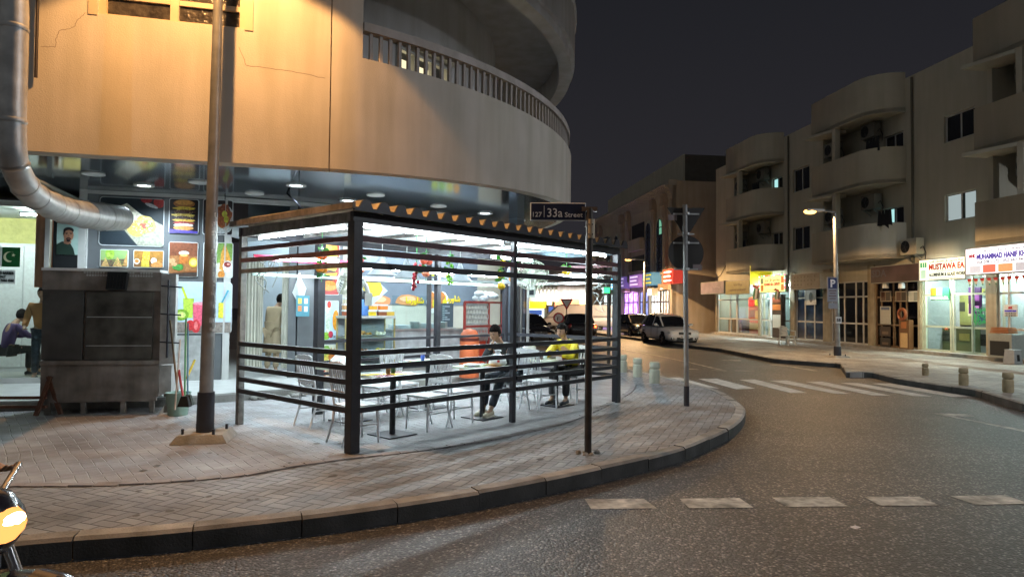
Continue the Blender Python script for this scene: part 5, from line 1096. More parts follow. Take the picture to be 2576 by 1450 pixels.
def stand(bend=0.0):
    J = dict(pelvis=(0, 0, .94), waist=(0, -.02-bend*.2, 1.10), chest=(0, -.03-bend*.8, 1.32-bend*.15), neck=(0, -.03-bend*1.2, 1.50-bend*.3), head=(0, -.05-bend*1.5, 1.58-bend*.4), shL=(.19, -.02-bend*.9, 1.42-bend*.25), shR=(-.19, -.02-bend*.9, 1.42-bend*.25), hipL=(.09, 0, .90), hipR=(-.09, 0, .90), knL=(.10, -.02, .50), knR=(-.10, -.01, .50), anL=(.11, .02, .09), anR=(-.11, .02, .09), toL=(.13, -.11, .035), toR=(-.13, -.11, .035))
    J.update(elL=(.25, -.04-bend, 1.14-bend*.3), wrL=(.24, -.22-bend, 1.0), haL=(.22, -.29-bend, .98), elR=(-.25, -.04-bend, 1.14-bend*.3), wrR=(-.24, -.22-bend, 1.0), haR=(-.22, -.29-bend, .98)); return J
BEI = mat("beige_cotton", (.42, .34, .22), .8, var=.12, vs=4, bump=.3, bs=8)
q = atd(688, 700, 14.1); person((q.x, q.y, PLZ), pi-.3, stand(.12), "person in a long beige tunic behind the strip curtain, back turned", BEI, BEI, C("#30241c"), long_shirt=True)
q = atd(22, 800, 13.0); person((q.x, q.y, PLZ), 2.6, sit(.1), "seated person low in the barber shop window", mat("purple_cloth", (.08, .05, .14), .8), mat("black_trousers", (.02, .02, .022), .8), C("#22242a"))
q = atd(108, 800, 12.6); person((q.x, q.y, PLZ), .4, stand(.0), "standing person in an orange-brown shirt inside the barber shop", mat("orange_brown_shirt", (.45, .2, .06), .8), JEAN, C("#22242a"))
#@@POLES
# ================================================================== STREET LAMP AND SIGN POLES
POLEG = mat("painted_pole_grey", (.30, .30, .30), .45, .3, var=.2, vs=5, dirt=.25); POLEB = mat("pole_base_dark", (.035, .037, .05), .5, var=.2)
def octo(m_, p0, p1, r0, r1, n=8): m_.tube([p0, p1], [r0, r1], n)
def street_lamp(base, top, armdir, label, h=8.0, r0=.085, r1=.06, arm=1.3, watts=0, plinth=True, group="street lamps", cone=116, warm=SOD, em=30, tilt_head=0.0):
    base = Vector(base); t = thing("street_lamp", label, "street lamp", base, 0, group); ln = Vector(top)-base; tp = ln
    a_ = Vector(armdir).normalized()
    octo(MB().mat(POLEG), ln*(.075), tp, r0, r1)
    m_ = MB().mat(POLEG); m_.smooth = False; octo(m_, ln*.075, tp, r0, r1); m_.build("pole", t)
    m_ = MB().mat(POLEB); octo(m_, (0, 0, .03), ln*.075+Vector((0, 0, .0)), r0*1.28, r0*1.22); m_.build("pole_base", t)
    if plinth:
        m_ = MB().mat(CONC); m_.box((0, 0, .015), (.62, .62, .09), taper=.80, rz=.2); m_.build("plinth", t)
        for sx_ in (-1, 1):
            for sy_ in (-1, 1): MB().mat(POLEB).tube([(sx_*.18, sy_*.18, .05), (sx_*.18, sy_*.18, .12)], .018, 6).build("bolt", t)
    MB().mat(POLEG).tube([tp-Vector((0, 0, .1)), tp+Vector((0, 0, .05)), tp+a_*arm*.6+Vector((0, 0, .10))], .035, 8).build("arm", t)
    hc = tp+a_*(arm*.6+.3)+Vector((0, 0, .10)); an = atan2(a_.y, a_.x)
    m_ = MB().mat(ALU); m_.box(hc, (.62, .24, .09), rz=an); m_.build("lamp_head", t, bevel=.02)
    m_ = MB().mat(emis("sodium_glass_%g" % em, (1.0, .50, .13), em)); m_.ball(hc+a_*.16+Vector((0, 0, -.05)), .15, 12, (1.5, .9, .6), 6); g = m_.build("lamp_glass", t)
    if watts:
        l = spot("street_lamp_light", base+hc+Vector((0, 0, -.13)), base+hc+Vector((0, 0, -5))+a_*tilt_head, watts, warm, cone, .12, .05)
        l.parent = t; l.location = hc+Vector((0, 0, -.13))
    return t
# near lamp, rising out of the picture
LB_ = Vector((atd(516, 1080, 7.9).x, 7.90, .03)); lt_ = atd(549, 0, 7.9); lt = LB_+(lt_-LB_)*(7.1/(lt_.z-LB_.z))
street_lamp(LB_, lt, (.16, -1, 0), "leaning near street lamp pole in front of the drink posters, its head above the picture", watts=850, arm=1.4, r0=.083, r1=.048, cone=112, warm=(1.0, .50, .165))
m_ = MB().mat(mat("torn_paper", (.42, .43, .43), .7, var=.5, vs=30)); rn = random.Random(21); pd = (lt-LB_).normalized()
for k in range(26):
    z_ = 1.25+.055*k; a_ = radians(rn.uniform(-62, -8)); c0 = LB_+pd*(z_/pd.z); rr_ = .086-.005*z_
    for da in (0, .28, .56):
        if rn.random() < .2: continue
        A = [c0+Vector((rr_*cos(a_+da_), rr_*sin(a_+da_), dz_)) for da_, dz_ in ((da, 0), (da+.3, rn.uniform(-.01, .01)), (da+.3, .06), (da, .05))]; m_.add(A, [(0, 1, 2, 3)])
tag(m_.build("torn_sticker"), "torn whitish paper remains stuck down the right side of the near lamp pole", "sticker")
# distant lamps with glowing heads
p = at(2107, 898, .0); ht = 1.6+(787-520)*p.y/FPX
street_lamp(p, (p.x-.07, p.y, ht-.3), (-1, -.1, 0), "grey street lamp with lit orange head on the far pavement, parking sign on its pole", watts=850, arm=.75, r0=.10, r1=.06, cone=168, em=4.2)
LMP = p.copy()
p = at(1621, 838, .0); ht = 1.6+(783-650)*p.y/FPX
street_lamp(p, (p.x, p.y, ht-.3), (-1, -.1, 0), "smaller distant street lamp with lit orange head by the arched building", watts=2600, arm=1.1, r0=.09, r1=.06, cone=176, em=3)
# assumed unseen lamp right of the frame, added to light road and round corner
street_lamp((15.0, 5.0, .0), (15.0, 5.0, 8.5), (-1, .2, 0), "assumed tall white street lamp on the near side of the right pavement, outside the picture", watts=2300, cone=172, warm=(.86, .92, 1.0))
# parking sign and stickers on the far lamp
t = thing("parking_sign", "blue parking sign above a notice plate on the far street lamp", "sign", LMP+Vector((-.20, -.14, 1.6)), 0.05)
s_ = LMP.y/FPX; h_ = (787-703)*s_
m_ = MB().mat(C("#8f93a0")); m_.box((-.04, 0, h_-.42), (.36, .03, .86)); m_.build("plate", t)
m_ = MB().mat(C("#24366a")); m_.box((-.04, -.019, h_-.20), (.30, .006, .36)); m_.build("blue_panel", t)
text("P", .26, C("#f0f2f6"), t, (-.13, -.026, h_-.33), "lettering", None, .012)
m_ = MB().mat(C("#6a4a48")); [m_.box((-.04, -.018, h_-.46-.09*k), (.26-.05*(k % 2), .006, .028)) for k in range(4)]; m_.build("small_print", t)
m_ = MB().mat(C("#8f93a0")); m_.box((-.02, 0, h_-.98), (.32, .03, .2)); m_.build("lower_plate", t)
m_ = MB().mat(C("#e0e2e4")); m_.box((0, 0, 0), (.2, .01, .22)); n_ = tag(m_.build("number_sticker", None, LMP+Vector((-.02, -.125, 3.0-.05+.0))), "white sticker numbered 58 on the far street lamp", "sticker"); n_.location.z = 1.6-(842-787)*s_+.9-.45
text("58", .11, C("#202428"), n_, (-.07, -.008, -.05), "lettering", .14, .006)
# street name sign pole (in front of the pergola)
SPB = at(1479, 1141, 0); SPT = atd(1483, 538, SPB.y)
POLD = mat("sign_pole_steel", (.085, .075, .07), .4, .6, var=.25, vs=7, dirt=.2)
t = thing("street_name_sign", "street name sign reading 127 33a Street on a dark pole before the pergola", "street sign", SPB)
MB().mat(POLD).tube([(0, 0, 0), SPT-SPB+Vector((0, 0, .06))], .040, 18).build("pole", t)
m_ = MB().mat(CONC); rn = random.Random(2); [m_.ball((rn.uniform(-.12, .12), rn.uniform(-.09, .09), 0), rn.uniform(.015, .04), 6, m_=4) for _ in range(14)]; m_.build("broken_footing", t)
m_ = MB().mat(mat("clamp_cream", (.50, .42, .30), .5)); zc = 1.6+(775-575)*SPB.y/FPX; m_.tube([(.015, 0, zc-.1), (.015, 0, zc+.11)], .047, 14); m_.mat(C("#1a1a1a")); [m_.ball((dx_, -.046, zc+dz_), .008, 6, m_=4) for dx_ in (-.01, .03) for dz_ in (-.06, .05)]; m_.build("clamp", t)
zs_ = 1.6+(775-545)*SPB.y/FPX; m_ = MB().mat(C("#d8dadc")); m_.box((-.35, -.0, zs_+.06), (.62, .022, .20)); m_.build("plate_rim", t, bevel=.008)
m_ = MB().mat(C("#1a2340")); m_.box((-.35, -.0, zs_+.06), (.60, .028, .18)); m_.build("plate", t)
m_ = MB().mat(C("#e4e6ea")); m_.box((-.505, -.0165, zs_+.06), (.006, .004, .13)); m_.build("divider", t)
for s2, x, h2, w2 in (("127", -.63, .055, .10), ("33a", -.47, .10, .17), ("Street", -.275, .055, .20)): text(s2, h2, C("#e4e6ea"), t, (x, -.017, zs_+.0), "lettering", w2, .001, depth=.001)
m_ = MB().mat(C("#6a5a4c")); m_.box((0, 0, zs_-.03+.12), (.17, .06, .05)); m_.build("bracket", t)
# back-to-front traffic sign pole
P2 = at(1727, 1020, 0); P2T = atd(1723, 515, P2.y); k2 = P2.y/FPX
t = thing("traffic_sign_pole", "round pole on the corner with a triangle and a disc sign seen from behind", "traffic sign", P2)
MB().mat(POLEG).tube([(0, 0, .32), P2T-P2], .04, 16).build("pole", t); MB().mat(POLEB).tube([(0, 0, 0), (0, 0, .33)], .046, 16).build("pole_base", t)
BACK = mat("sign_back_grey", (.045, .042, .04), .6, .2, var=.12)
def zz(v): return 1.6+(779-v)*k2
m_ = MB().mat(BACK); R_ = .37; zt_, zb_ = zz(536), zz(648)
zt_ = zz(521); m_.slab([(-.32, zt_), (.32, zt_), (0, zt_-.53)], .05, .056); m_.build("triangle_sign", t)
m_ = MB().mat(BACK); m_.slab([(.30*cos(2*pi*k/28), zz(636)+.30*sin(2*pi*k/28)) for k in range(28)], .05, .056); m_.build("disc_sign", t)
for v, w_ in ((537, .44), (588, .28), (610.5, .44), (677, .40)):
    m_ = MB().mat(GALV); m_.box((0, .045, zz(v)), (w_, .014, .026)); m_.tube([(0, 0, zz(v)-.02), (0, 0, zz(v)+.02)], .047, 12); m_.build("clamp", t)
for x, v in ((-.23, 546), (.19, 672)): m_ = MB().mat(C("#8a7c7c")); m_.box((x, .044, zz(v)), (.15, .004, .10)); m_.build("maker_plate", t)
# ================================================================== BOLLARDS
def bollard(u, v, label, top, old=False):
    p = at(u, v, 0); h = (v-top)*p.y/FPX; t = thing("bollard", label, "bollard", p, 0, "concrete bollards"); r_ = h*.245
    m_ = MB().mat(BOLL if not old else mat("bollard_worn", (.40, .32, .19), .8, var=.2, vs=9, bump=.3, bs=70, dirt=.35)); m_.lathe([(r_*.94, 0), (r_, .03), (r_, h*.60), (r_*.97, h*.66), (r_*.80, h*.665)], n=26); m_.build("body", t)
    m_ = MB().mat(m_.mats[0]); m_.lathe([(r_*.80, h*.665), (r_*.80, h*.72), (r_*.98, h*.735), (r_, h*.78), (r_, h*.93), (r_*.92, h*.985), (r_*.75, h)], n=26); m_.build("cap", t)
for u, v, tp, lb, o_ in ((1567, 935, 891.5, "pale round concrete bollard right beside the pergola's end post", 0), (1604, 947, 900, "middle pale round bollard of the three beyond the pergola", 0), (1647, 963, 910, "pale round bollard nearest the zebra crossing, rightmost of the three beyond the pergola", 0),
                         (2328, 943, 914, "brownish bollard across the street, leftmost of its row of three", 1), (2424, 968, 925, "brownish bollard across the street, middle of its row of three", 1), (2536, 986, 937, "brownish bollard across the street, rightmost of its row of three", 1)): bollard(u, v, lb, tp, o_)
#@@RIGHT
# ================================================================== RIGHT APARTMENT BUILDING (curved balconies over shops)
RBp = Vector((16.2, 22.9, 0)); RBa = -radians(82.9); FR = Frame(RBp, RBa)          # local x>0 comes nearer / right in the picture
xfar = FR.px(1801, 800)[0]; rb = thing("apartment_building", "long beige apartment building with rounded balconies above lit shops on the right", "building", RBp, RBa)
bays = []
for ufar, unear in ((1826, 1973), (2042, 2281), (2453, 2800)):
    xa = FR.px(ufar, 600, 1.3)[0]; xb = FR.px(unear, 600, 0.0)[0] if unear < 2600 else 9.5; bays.append((xa, xb))
print("bays", bays, "xfar", xfar)
DEP = 1.3; H1b, H1t, H2b, H2t, H3b, H3t = 3.75, 5.18, 6.78, 8.25, 9.65, 11.25
XN = 11.0
def outline(xa, xb, dep=DEP, r=1.25, n=10):
    P = [(xa, 0), (xa, -dep)]; r = min(r, (xb-xa)*.6)
    P += [(xb-r+r*sin(pi/2*k/n), -dep+dep*(1-cos(pi/2*k/n))) for k in range(n+1)]
    return P
# window openings: main wall pieces between bays, with three levels of windows
def wallrun(xa, xb, wins, m_):
    """wall from xa..xb at y 0..0.25 with rectangular openings (x0,x1,z0,z1)"""
    xs = sorted({xa, xb, *[w_[0] for w_ in wins], *[w_[1] for w_ in wins]})
    for a, b in zip(xs, xs[1:]):
        zs = sorted([(w_[2], w_[3]) for w_ in wins if w_[0] <= a+1e-4 and w_[1] >= b-1e-4]); z = 3.15
        for z0, z1_ in zs: m_.ab((a, 0, z), (b, .25, z0)); z = z1_
        m_.ab((a, 0, z), (b, .25, 11.0 if xa > -24 else 10.3))
wins = []
for (u0, v0, u1, v1, st_) in ((2368, 405+0, 2452, 352, 'dark'),): pass
w1 = [FR.px(2374, 300)[0], FR.px(2453, 300)[0]]; w1[1] = min(w1[1], bays[2][0]-.02)
w2 = [FR.px(1995, 600)[0], FR.px(2037, 600)[0]]
wins = [(w1[0], w1[1], FR.px(2412, 318)[1]-.45, FR.px(2412, 318)[1]+.55, 'dark'), (w1[0], w1[1], FR.px(2412, 518)[1]-.5, FR.px(2412, 518)[1]+.5, 'lit'), (w2[0], w2[1], FR.px(2015, 450)[1]-.6, FR.px(2015, 450)[1]+.6, 'dark'), (w2[0], w2[1], FR.px(2015, 598)[1]-.6, FR.px(2015, 598)[1]+.6, 'dark')]
bw = []
for bi, (xa, xb) in enumerate(bays):
    for lv, (z0, z1_) in enumerate(((H1b, H2b), (H2b, H3b))):
        xw1 = xb-.05 if bi < 2 else xa+2.6
        lit_ = (bi == 1 and lv == 0) or (bi == 0 and lv == 1)
        bw.append((xw1-1.25, xw1-.1, z0+1.0, z0+2.15, 'lit2' if lit_ else 'dark'))
m_ = MB().mat(PL_D); wallrun(xfar, XN, wins+bw, m_); m_.ab((xfar, .25, 0), (xfar+.25, 14, 10.3)); m_.build("main_wall", rb)
LITB = emis("cyan_room", (.42, .80, .78), .85); LITW = emis("grey_room", (.50, .60, .60), .55)
for (x0, x1, z0, z1_, st_) in wins+bw:
    e = bpy.data.objects.new("window", None); col.objects.link(e); e.parent = rb
    f_ = MB().mat(ALU); f_.ab((x0, .10, z0), (x0+.05, .16, z1_)); f_.ab((x1-.05, .10, z0), (x1, .16, z1_)); f_.ab((x0, .10, z0), (x1, .16, z0+.05)); f_.ab((x0, .10, z1_-.05), (x1, .16, z1_)); f_.ab(((x0+x1)/2-.025, .09, z0), ((x0+x1)/2+.025, .15, z1_)); f_.build("window_frame", e)
    g_ = MB().mat(BLACKG if st_ == 'dark' else LITW if st_ == 'lit' else BLACKG); g_.ab((x0+.05, .12, z0+.05), (x1-.05, .13, z1_-.05)); g_.build("pane", e)
    if st_ == 'lit2': MB().mat(LITB).ab((x0+.12, .105, z0+.06), ((x0+x1)/2-.12, .118, z1_-.06)).build("lit_pane", e)
    if st_ == 'lit': MB().mat(C("#4a5450")).ab(((x0+x1)/2-.05, .10, z0+.05), ((x0+x1)/2+.12, .118, z1_-.05)).build("curtain_edge", e)
for bi, (xa, xb) in enumerate(bays):
    O = outline(xa, xb)
    for z0, z1_, nm in ((H1b, H1t, "balcony_parapet"), (H2b, H2t, "balcony_parapet"), (H3b, H3t, "roof_parapet")):
        m_ = MB().mat(PL_D); m_.smooth = True; m_.strip([(p_[0], p_[1]) for p_ in O], z0, z1_, .14, 1); m_.prism(O+[(xb, 0)] if O[-1] != (xb, 0) else O, z0+.02, z0+.16); m_.build(nm, rb)
    px_ = xa+1.55*(1 if bi else .9)
    for z0, z1_ in ((H1t, H2b), (H2t, H3b)):
        MB().mat(PL_D).ab((px_, -DEP+.02, z0-.02), (px_+.22, -DEP+.26, z1_+.04)).build("balcony_pier", rb)
        MB().mat(PL_D).ab((xa+.1, -.9, z0-.02), (xa+.3, 0.02, z1_+.04)).build("balcony_side_wall", rb)
        m_ = MB().mat(PL_D); m_.prism([(xa, -DEP-.45), (px_+.02, -DEP+.0), (px_, -.6), (xa, -.6)], z1_-.12, z1_-.0); m_.build("balcony_canopy", rb)
# air conditioners
def ac(x, y, z, label, bright=False, scale=1.0, parent=None):
    p = FR.w(x, -y, z); t = thing("air_conditioner", label, "air conditioner", p, RBa, "outdoor air conditioner units"); m_ = MB().mat(C("#b8b4a4" if bright else "#77756c")); m_.box((0, 0, .32), (.86, .34, .62)); m_.build("casing", t, bevel=.015)
    m_ = MB().mat(C("#14161a")); m_.slab([(-.16+.24*cos(2*pi*k/24), .32+.24*sin(2*pi*k/24)) for k in range(24)], -.178, -.172); m_.build("fan_opening", t)
    m_ = MB().mat(C("#3c3e40")); [m_.bar((-.16, -.182, .32), (-.16+.23*cos(2*pi*k/5), -.182, .32+.23*sin(2*pi*k/5)), .05, .006) for k in range(5)]; m_.ball((-.16, -.184, .32), .05, 8, (1, .3, 1), 5); m_.build("fan_blade", t)
    m_ = MB().mat(C("#8a8a84")); [m_.bar((sx_*.3, -.12, -.02), (sx_*.3, .2, -.02), .04) for sx_ in (-1, 1)]; [m_.bar((sx_*.3, -.1, -.02), (sx_*.3, .2, -.25), .03) for sx_ in (-1, 1)]; m_.build("bracket", t)
    m_ = MB().mat(C("#2a2a2c")); m_.tube([(.4, .0, .2), (.55, .02, .3), (.6, .1, .05), (.5, .15, -.2)], .018, 6); m_.build("hose", t); return t
x, z = FR.px(2293, 620, .3); ac(x, -.28, z-.32, "pale air conditioner on the wall above the brown carpentry shop sign", True)
nm_ = ("far", "middle", "near")
for bi, (xa, xb) in enumerate(bays):
    for lv, z in ((0, H1t+.75), (1, H2t+.72)):
        xc = (xb-1.7 if bi < 2 else xa+1.1)
        ac(xc, -.3, z, "air conditioner high on the back wall of the %s %s balcony" % (nm_[bi], ("lower", "upper")[lv]))
        if bi < 2: ac(xa+.85, -.75, z-.35, "air conditioner in the narrow side niche of the %s %s balcony" % (nm_[bi], ("lower", "upper")[lv]))
rn = random.Random(3)
for bi, lv, x, c1, nme in ((0, 1, 2.6, "#14161c", "black"), (0, 0, 1.0, "#1c2230", "navy"), (1, 0, 4.1, "#15161a", "black"), (1, 1, 3.4, "#1a1c22", "charcoal")):
    xa, xb = bays[bi]; z = (H1t, H2t)[lv]; m_ = MB().mat(C(c1, .9))
    for k in range(4): m_.add([(x+xa+k*.2, -DEP+.35, z+.45), (x+xa+.17+k*.2, -DEP+.35, z+.45), (x+xa+.2+k*.2, -DEP+.37, z-.1-rn.uniform(0, .2)), (x+xa-.03+k*.2, -DEP+.33, z-.12)], [(0, 1, 2, 3)])
    m_.bar((x+xa-.1, -DEP+.35, z+.46), (x+xa+.9, -DEP+.35, z+.46), .015)
    tag(m_.build("laundry", None, FR.p, RBa), "%s laundry on a line in the %s %s balcony" % (nme, nm_[bi], ("lower", "upper")[lv]), "laundry", "laundry on the balconies")
# pipes, cables and drip stains on the facade
for u, lb in ((2300, 0), (1986, 0)):
    x = FR.px(u, 600)[0]; MB().mat(C("#5a574c", .8)).tube([(x, -.06, 3.4), (x, -.06, 10.9)], .045, 8).build("downpipe", rb)
for (ua, va, ub, vb) in ((2045, 480, 2110, 300), (2245, 640, 2300, 560), (1802, 700, 1826, 668)):
    xa, za = FR.px(ua, va, .02); xb, zb = FR.px(ub, vb, .02); m_ = MB().mat(C("#1c1c1e")); m_.tube([(xa, -.03, za), ((xa+xb)/2, -.05, (za+zb)/2-.2), (xb, -.03, zb)], .015, 5)
    if ua == 1802: m_.build("wall_cable", rb)
# ---- ground floor
PIL = mat("pilaster_tan", (.40, .34, .24), .8, var=.12, vs=4, bump=.3, dirt=.3)
STEP = MB().mat(CONC); STEP.ab((xfar-.1, -.35, 0), (XN, .3, .13)); STEP.build("entrance_step", rb)
def fx(u, o=0.0): return FR.px(u, 800, o)[0]
for u0, u1 in ((1801, 1805), (1909, 1914), (1990, 2001), (2073, 2091), (2186, 2202), (2312, 2318), (2484, 2511)): MB().mat(PIL).ab((fx(u0), -.06, .13), (fx(u1), .28, 3.6)).build("pilaster", rb)
m_ = MB().mat(PL_D); m_.ab((xfar, .0, 3.0), (fx(1806), .26, 3.16)); m_.ab((fx(2074), .02, 2.95), (fx(2200), .24, 3.16)); m_.build("lintel", rb)
m_ = MB().mat(C("#a8acac", .5)); m_.ab((xfar, 3.2, .1), (XN, 3.3, 3.4)); m_.mat(mat("shop_ceiling", (.5, .52, .5), .6)); m_.ab((xfar, .3, 3.2), (XN, 3.3, 3.26)); m_.build("shop_interior_walls", rb)
m_ = MB().mat(C("#8d9090"));
for u in (1911, 1996, 2082, 2194, 2315, 2497): m_.ab((fx(u)-.05, .28, .13), (fx(u)+.05, 3.2, 3.2))
m_.build("party_walls", rb)
def shop_lamp(u, o, z, w_, c_=(.85, 1, .95), L=1.1, label=""):
    x = fx(u); t = thing("shop_tube_light", label, "light", FR.w(x, o, z), RBa, "shop tube lights")
    MB().mat(emis("shop_tube_%d" % int(w_), c_, w_)).tube([(-L/2, 0, 0), (L/2, 0, 0)], .022, 6, False).build("tube", t); MB().mat(WHITEP).box((0, 0, .045), (L+.06, .06, .04)).build("fitting", t)
shop_lamp(1835, -1.0, 3.05, 640, label="tube light inside the shop with red signs at the far end"); shop_lamp(1955, .5, 2.98, 880, label="bright tube under the yellow carpentry sign"); shop_lamp(1945, -1.2, 3.05, 800, label="tube inside the bright carpentry shop")
shop_lamp(2370, .55, 2.92, 480, (.92, 1, .82), 1.3, "bright tube under the aluminium and glass works sign"); shop_lamp(2400, -1.2, 3.0, 800, (.92, 1, .8), 1.3, "tube inside the aluminium and glass shop"); shop_lamp(2550, -1.2, 3.0, 800, (.92, 1, .95), 1.2, "tube inside the shop at the right picture edge")
for u, o, z_ in ((2428, .7, 2.92), (2505, .75, 2.95)):
    t = thing("bulb_lamp", "round white bulb glowing under the signs, %s of the two" % ("left" if u < 2450 else "right"), "lamp", FR.w(fx(u), o, z_), 0, "bulbs under the shop signs"); MB().mat(emis("bulb_glow", (.95, 1, .95), 30)).ball((0, 0, 0), .09, 10, m_=7).build("bulb", t); MB().mat(WHITEP).tube([(0, 0, .08), (0, 0, .2)], .03, 8).build("socket", t)
for u in (2287-2, 2347-0): pass
for u, w2 in ((2285, 1), (2347-62+60, 1)): pass
def shopfront(u0, u1, cols, glassm, frame_m, z1=2.95, trans=2.25, label=None, open_=None):
    """glazed aluminium shop front as a part of the building"""
    e = bpy.data.objects.new("shopfront", None); col.objects.link(e); e.parent = rb; x0, x1 = fx(u0), fx(u1); n_ = len(cols)
    f_ = MB().mat(frame_m); xs = [x0+(x1-x0)*c_ for c_ in cols]
    for x in xs: f_.ab((x-.035, .03, .13), (x+.035, .11, z1))
    for z in (.165, trans, z1-.03, 1.05 if open_ is None else 1.05): f_.ab((x0, .042, z-.035), (x1, .098, z+.035))
    f_.build("frame", e); g_ = MB().mat(glassm)
    for k, (a, b) in enumerate(zip(xs, xs[1:])):
        if open_ == k: g_.ab((a+.035, .065, trans+.03), (b-.035, .075, z1-.06)); continue
        g_.ab((a+.035, .065, .2), (b-.035, .075, z1-.06))
    g_.build("glass", e); return e
shopfront(1806, 1908, (0, .32, .48, .5, 1), GLASS, ALU); shopfront(1915, 1989, (0, .3, .62, 1), GLASS, ALU, open_=1)
BLUEG = mat("blue_film_glass", (.02, .045, .10), .12, var=.5, vs=1.5); shopfront(2003, 2072, (0, .32, .66, 1), BLUEG, ALU)
DKG = mat("black_reflecting_glass", (.012, .015, .02), .05, var=.3, vs=1); shopfront(2092, 2185, (0, .35, .66, .85, 1), DKG, ALU)
BROWN = mat("brown_door_frame", (.20, .13, .075), .6, var=.2, vs=6); shopfront(2203, 2311, (0, .13, .42, .58, .72, 1), GLASSD, BROWN, trans=2.2, open_=2)
shopfront(2319, 2483, (0, .04, .46, .50, .78, 1), GLASS, mat("pale_green_frame", (.55, .60, .48), .4), open_=3); shopfront(2512, 2800, (0, .10, .45, .7, 1), GLASS, ALU)
# signs over the shops
def sign(u0, u1, vt0, vb0, vt1, o, label, m_face, lines, glow=0, depth=.22, pics=(), edge="#8a8c88"):
    xa, zt0 = FR.px(u0, vt0, o); _, zb0 = FR.px(u0, vb0, o); xb, zt1 = FR.px(u1, vt1, o); zt_ = (zt0+zt1)/2; H = zt0-zb0; W = xb-xa; zb_ = zt_-H
    t = thing("shop_sign", label, "shop sign", FR.w(xa, o, zb_), RBa, None)
    MB().mat(C(edge)).ab((0, 0, 0), (W, depth, H)).build("sign_box", t); MB().mat(m_face).ab((.03, -.006, .03), (W-.03, 0, H-.03)).build("face", t)
    for (s_, fx0, fz0, h_, w_, cc, bd) in lines: text(s_, h_*H, cc, t, (fx0*W, -.010, fz0*H), "lettering", w_*W, bd, depth=.002)
    for (hx, fx0, fz0, w_, h_) in pics: MB().mat(C(hx, .5, glow*.6 if glow else 0)).ab((fx0*W, -.009, fz0*H), ((fx0+w_)*W, -.0065, (fz0+h_)*H)).build("picture", t)
    return t, W, H
RED = C("#c83a1c", .5, .35); DKT = C("#23262a"); BLU = C("#3a30b0", .5, .35); GRNT = C("#1f8a4a", .5, .4)
sign(1763, 1821, 713, 742, 703, 1.35, "unlit mauve shop sign with faint pale lettering at the far end", mat("mauve_sign_face", (.20, .17, .22), .5, var=.25, vs=2), [("Tailoring", .55, .45, .18, .28, C("#a8a0b0"), 0)], depth=.9)
sign(1825, 1886, 709, 743, 699, 1.35, "unlit olive-yellow shop sign reading CARPENTRY WORKSHOP", mat("olive_sign_face", (.26, .23, .05), .5, var=.15), [("CARPENTRY WORKSHOP", .15, .25, .13, .7, C("#5a2c18"), 0), (arabic("ورشة نجارة"), .35, .62, .2, .35, C("#5a4a18"), 0)], depth=.25)
xa_, z_a = FR.px(1887, 720, 1.3); t = MB().mat(C("#d8d020", .4, .25)); t.ab((0, 0, 0), (.05, 1.28, 1.05)); tag(t.build("sign_end_panel", None, FR.w(xa_+.02, 1.32, 3.02), RBa), "bright yellow end panel between the olive sign and the lit carpentry sign", "sign panel")
SG1 = mat("lit_yellow_sign_face", (.75, .68, .22), .5, emit=1.3, var=.08)
t1, W1, H1 = sign(1912, 1975, 697, 737, 690, .95, "lit yellow sign reading MUHAMMAD BILAL CARPENTRY framed by coloured bulbs", SG1, [("MUHAMMAD BILAL CARPENTRY", .18, .42, .17, .64, RED, .012), (arabic("ورشة محمد هلال للنجارة"), .20, .68, .2, .6, C("#3a3020"), .004), ("Tel: +971 50 000 000", .3, .1, .09, .4, DKT, 0)], glow=1, pics=(("#6a7a4a", .04, .55, .11, .35), ("#c87a20", .04, .1, .11, .38), ("#d86a20", .85, .55, .11, .38), ("#b87828", .85, .1, .11, .38)))
for k in range(30):
    f = k/30; hx = ('#ff6a8a', '#7aff9a', '#ffe0ff', '#ff5a5a')[k % 4]
    x_, z_ = ((f*3)*W1, H1+.03) if f < .333 else ((0-.02), H1*(1-(f-.333)*3)) if f < .666 else (W1+.02, H1*(1-(f-.666)*3)); MB().mat(C(hx, .5, 2.2)).ball((x_, -.04, z_), .035, 6, m_=4).build("bulb", t1)
t1, W1, H1 = sign(1990, 2063, 691, 729, 683, 1.05, "unlit grey panel sign with rows of screw spots above the blue doors", mat("grey_spotted_face", (.13, .13, .13), .6, var=.2, vs=3), [], depth=.9)
m_ = MB().mat(C("#2c2c2e")); rn = random.Random(9); [m_.box((W1*(.14+.115*k), -.009, H1*(.3+.24*j)), (.09, .004, .09)) for j in range(3) for k in range(7) if rn.random() < .8]; m_.build("screw_spots", t1)
t1, W1, H1 = sign(2190, 2312, 670, 712, 661, .7, "dark brown unlit sign with large raised letters SDA", mat("dark_brown_face", (.055, .035, .04), .5, var=.5, vs=1.2), [("SDA", .03, .38, .42, .32, C("#4a4a58"), .01)], depth=.3)
SG2 = mat("lit_white_yellow_sign_face", (.85, .85, .66), .5, emit=1.2, var=.04)
sign(2312, 2428, 653, 707, 643, 1.05, "lit cream sign reading MUSTAWA EAL ALUMINIUM & GLASS WORK", SG2, [("MUSTAWA EA", .23, .50, .26, .76, RED, .012), ("ALUMINIUM & GLASS WORK", .23, .20, .15, .78, C("#2a3a2a"), .006), (arabic("شركة مستوى عال للخدمات الفنية"), .23, .82, .10, .74, C("#3a4a3a"), .002), ("Mob: +971 50 632 3118  Email: aluminium", .23, .06, .06, .7, C("#4a5a4a"), 0), ("TECHNICAL SERVICES", .4, .40, .055, .4, C("#6a7a6a"), 0)], glow=1, pics=(("#3a9a6a", .03, .62, .05, .24), ("#3a9a6a", .09, .62, .04, .24), ("#2a8a5a", .14, .62, .04, .24), ("#a8d0c0", .04, .12, .12, .4)))
SG3 = mat("lit_white_sign_face", (.84, .85, .95), .5, emit=1.15, var=.03)
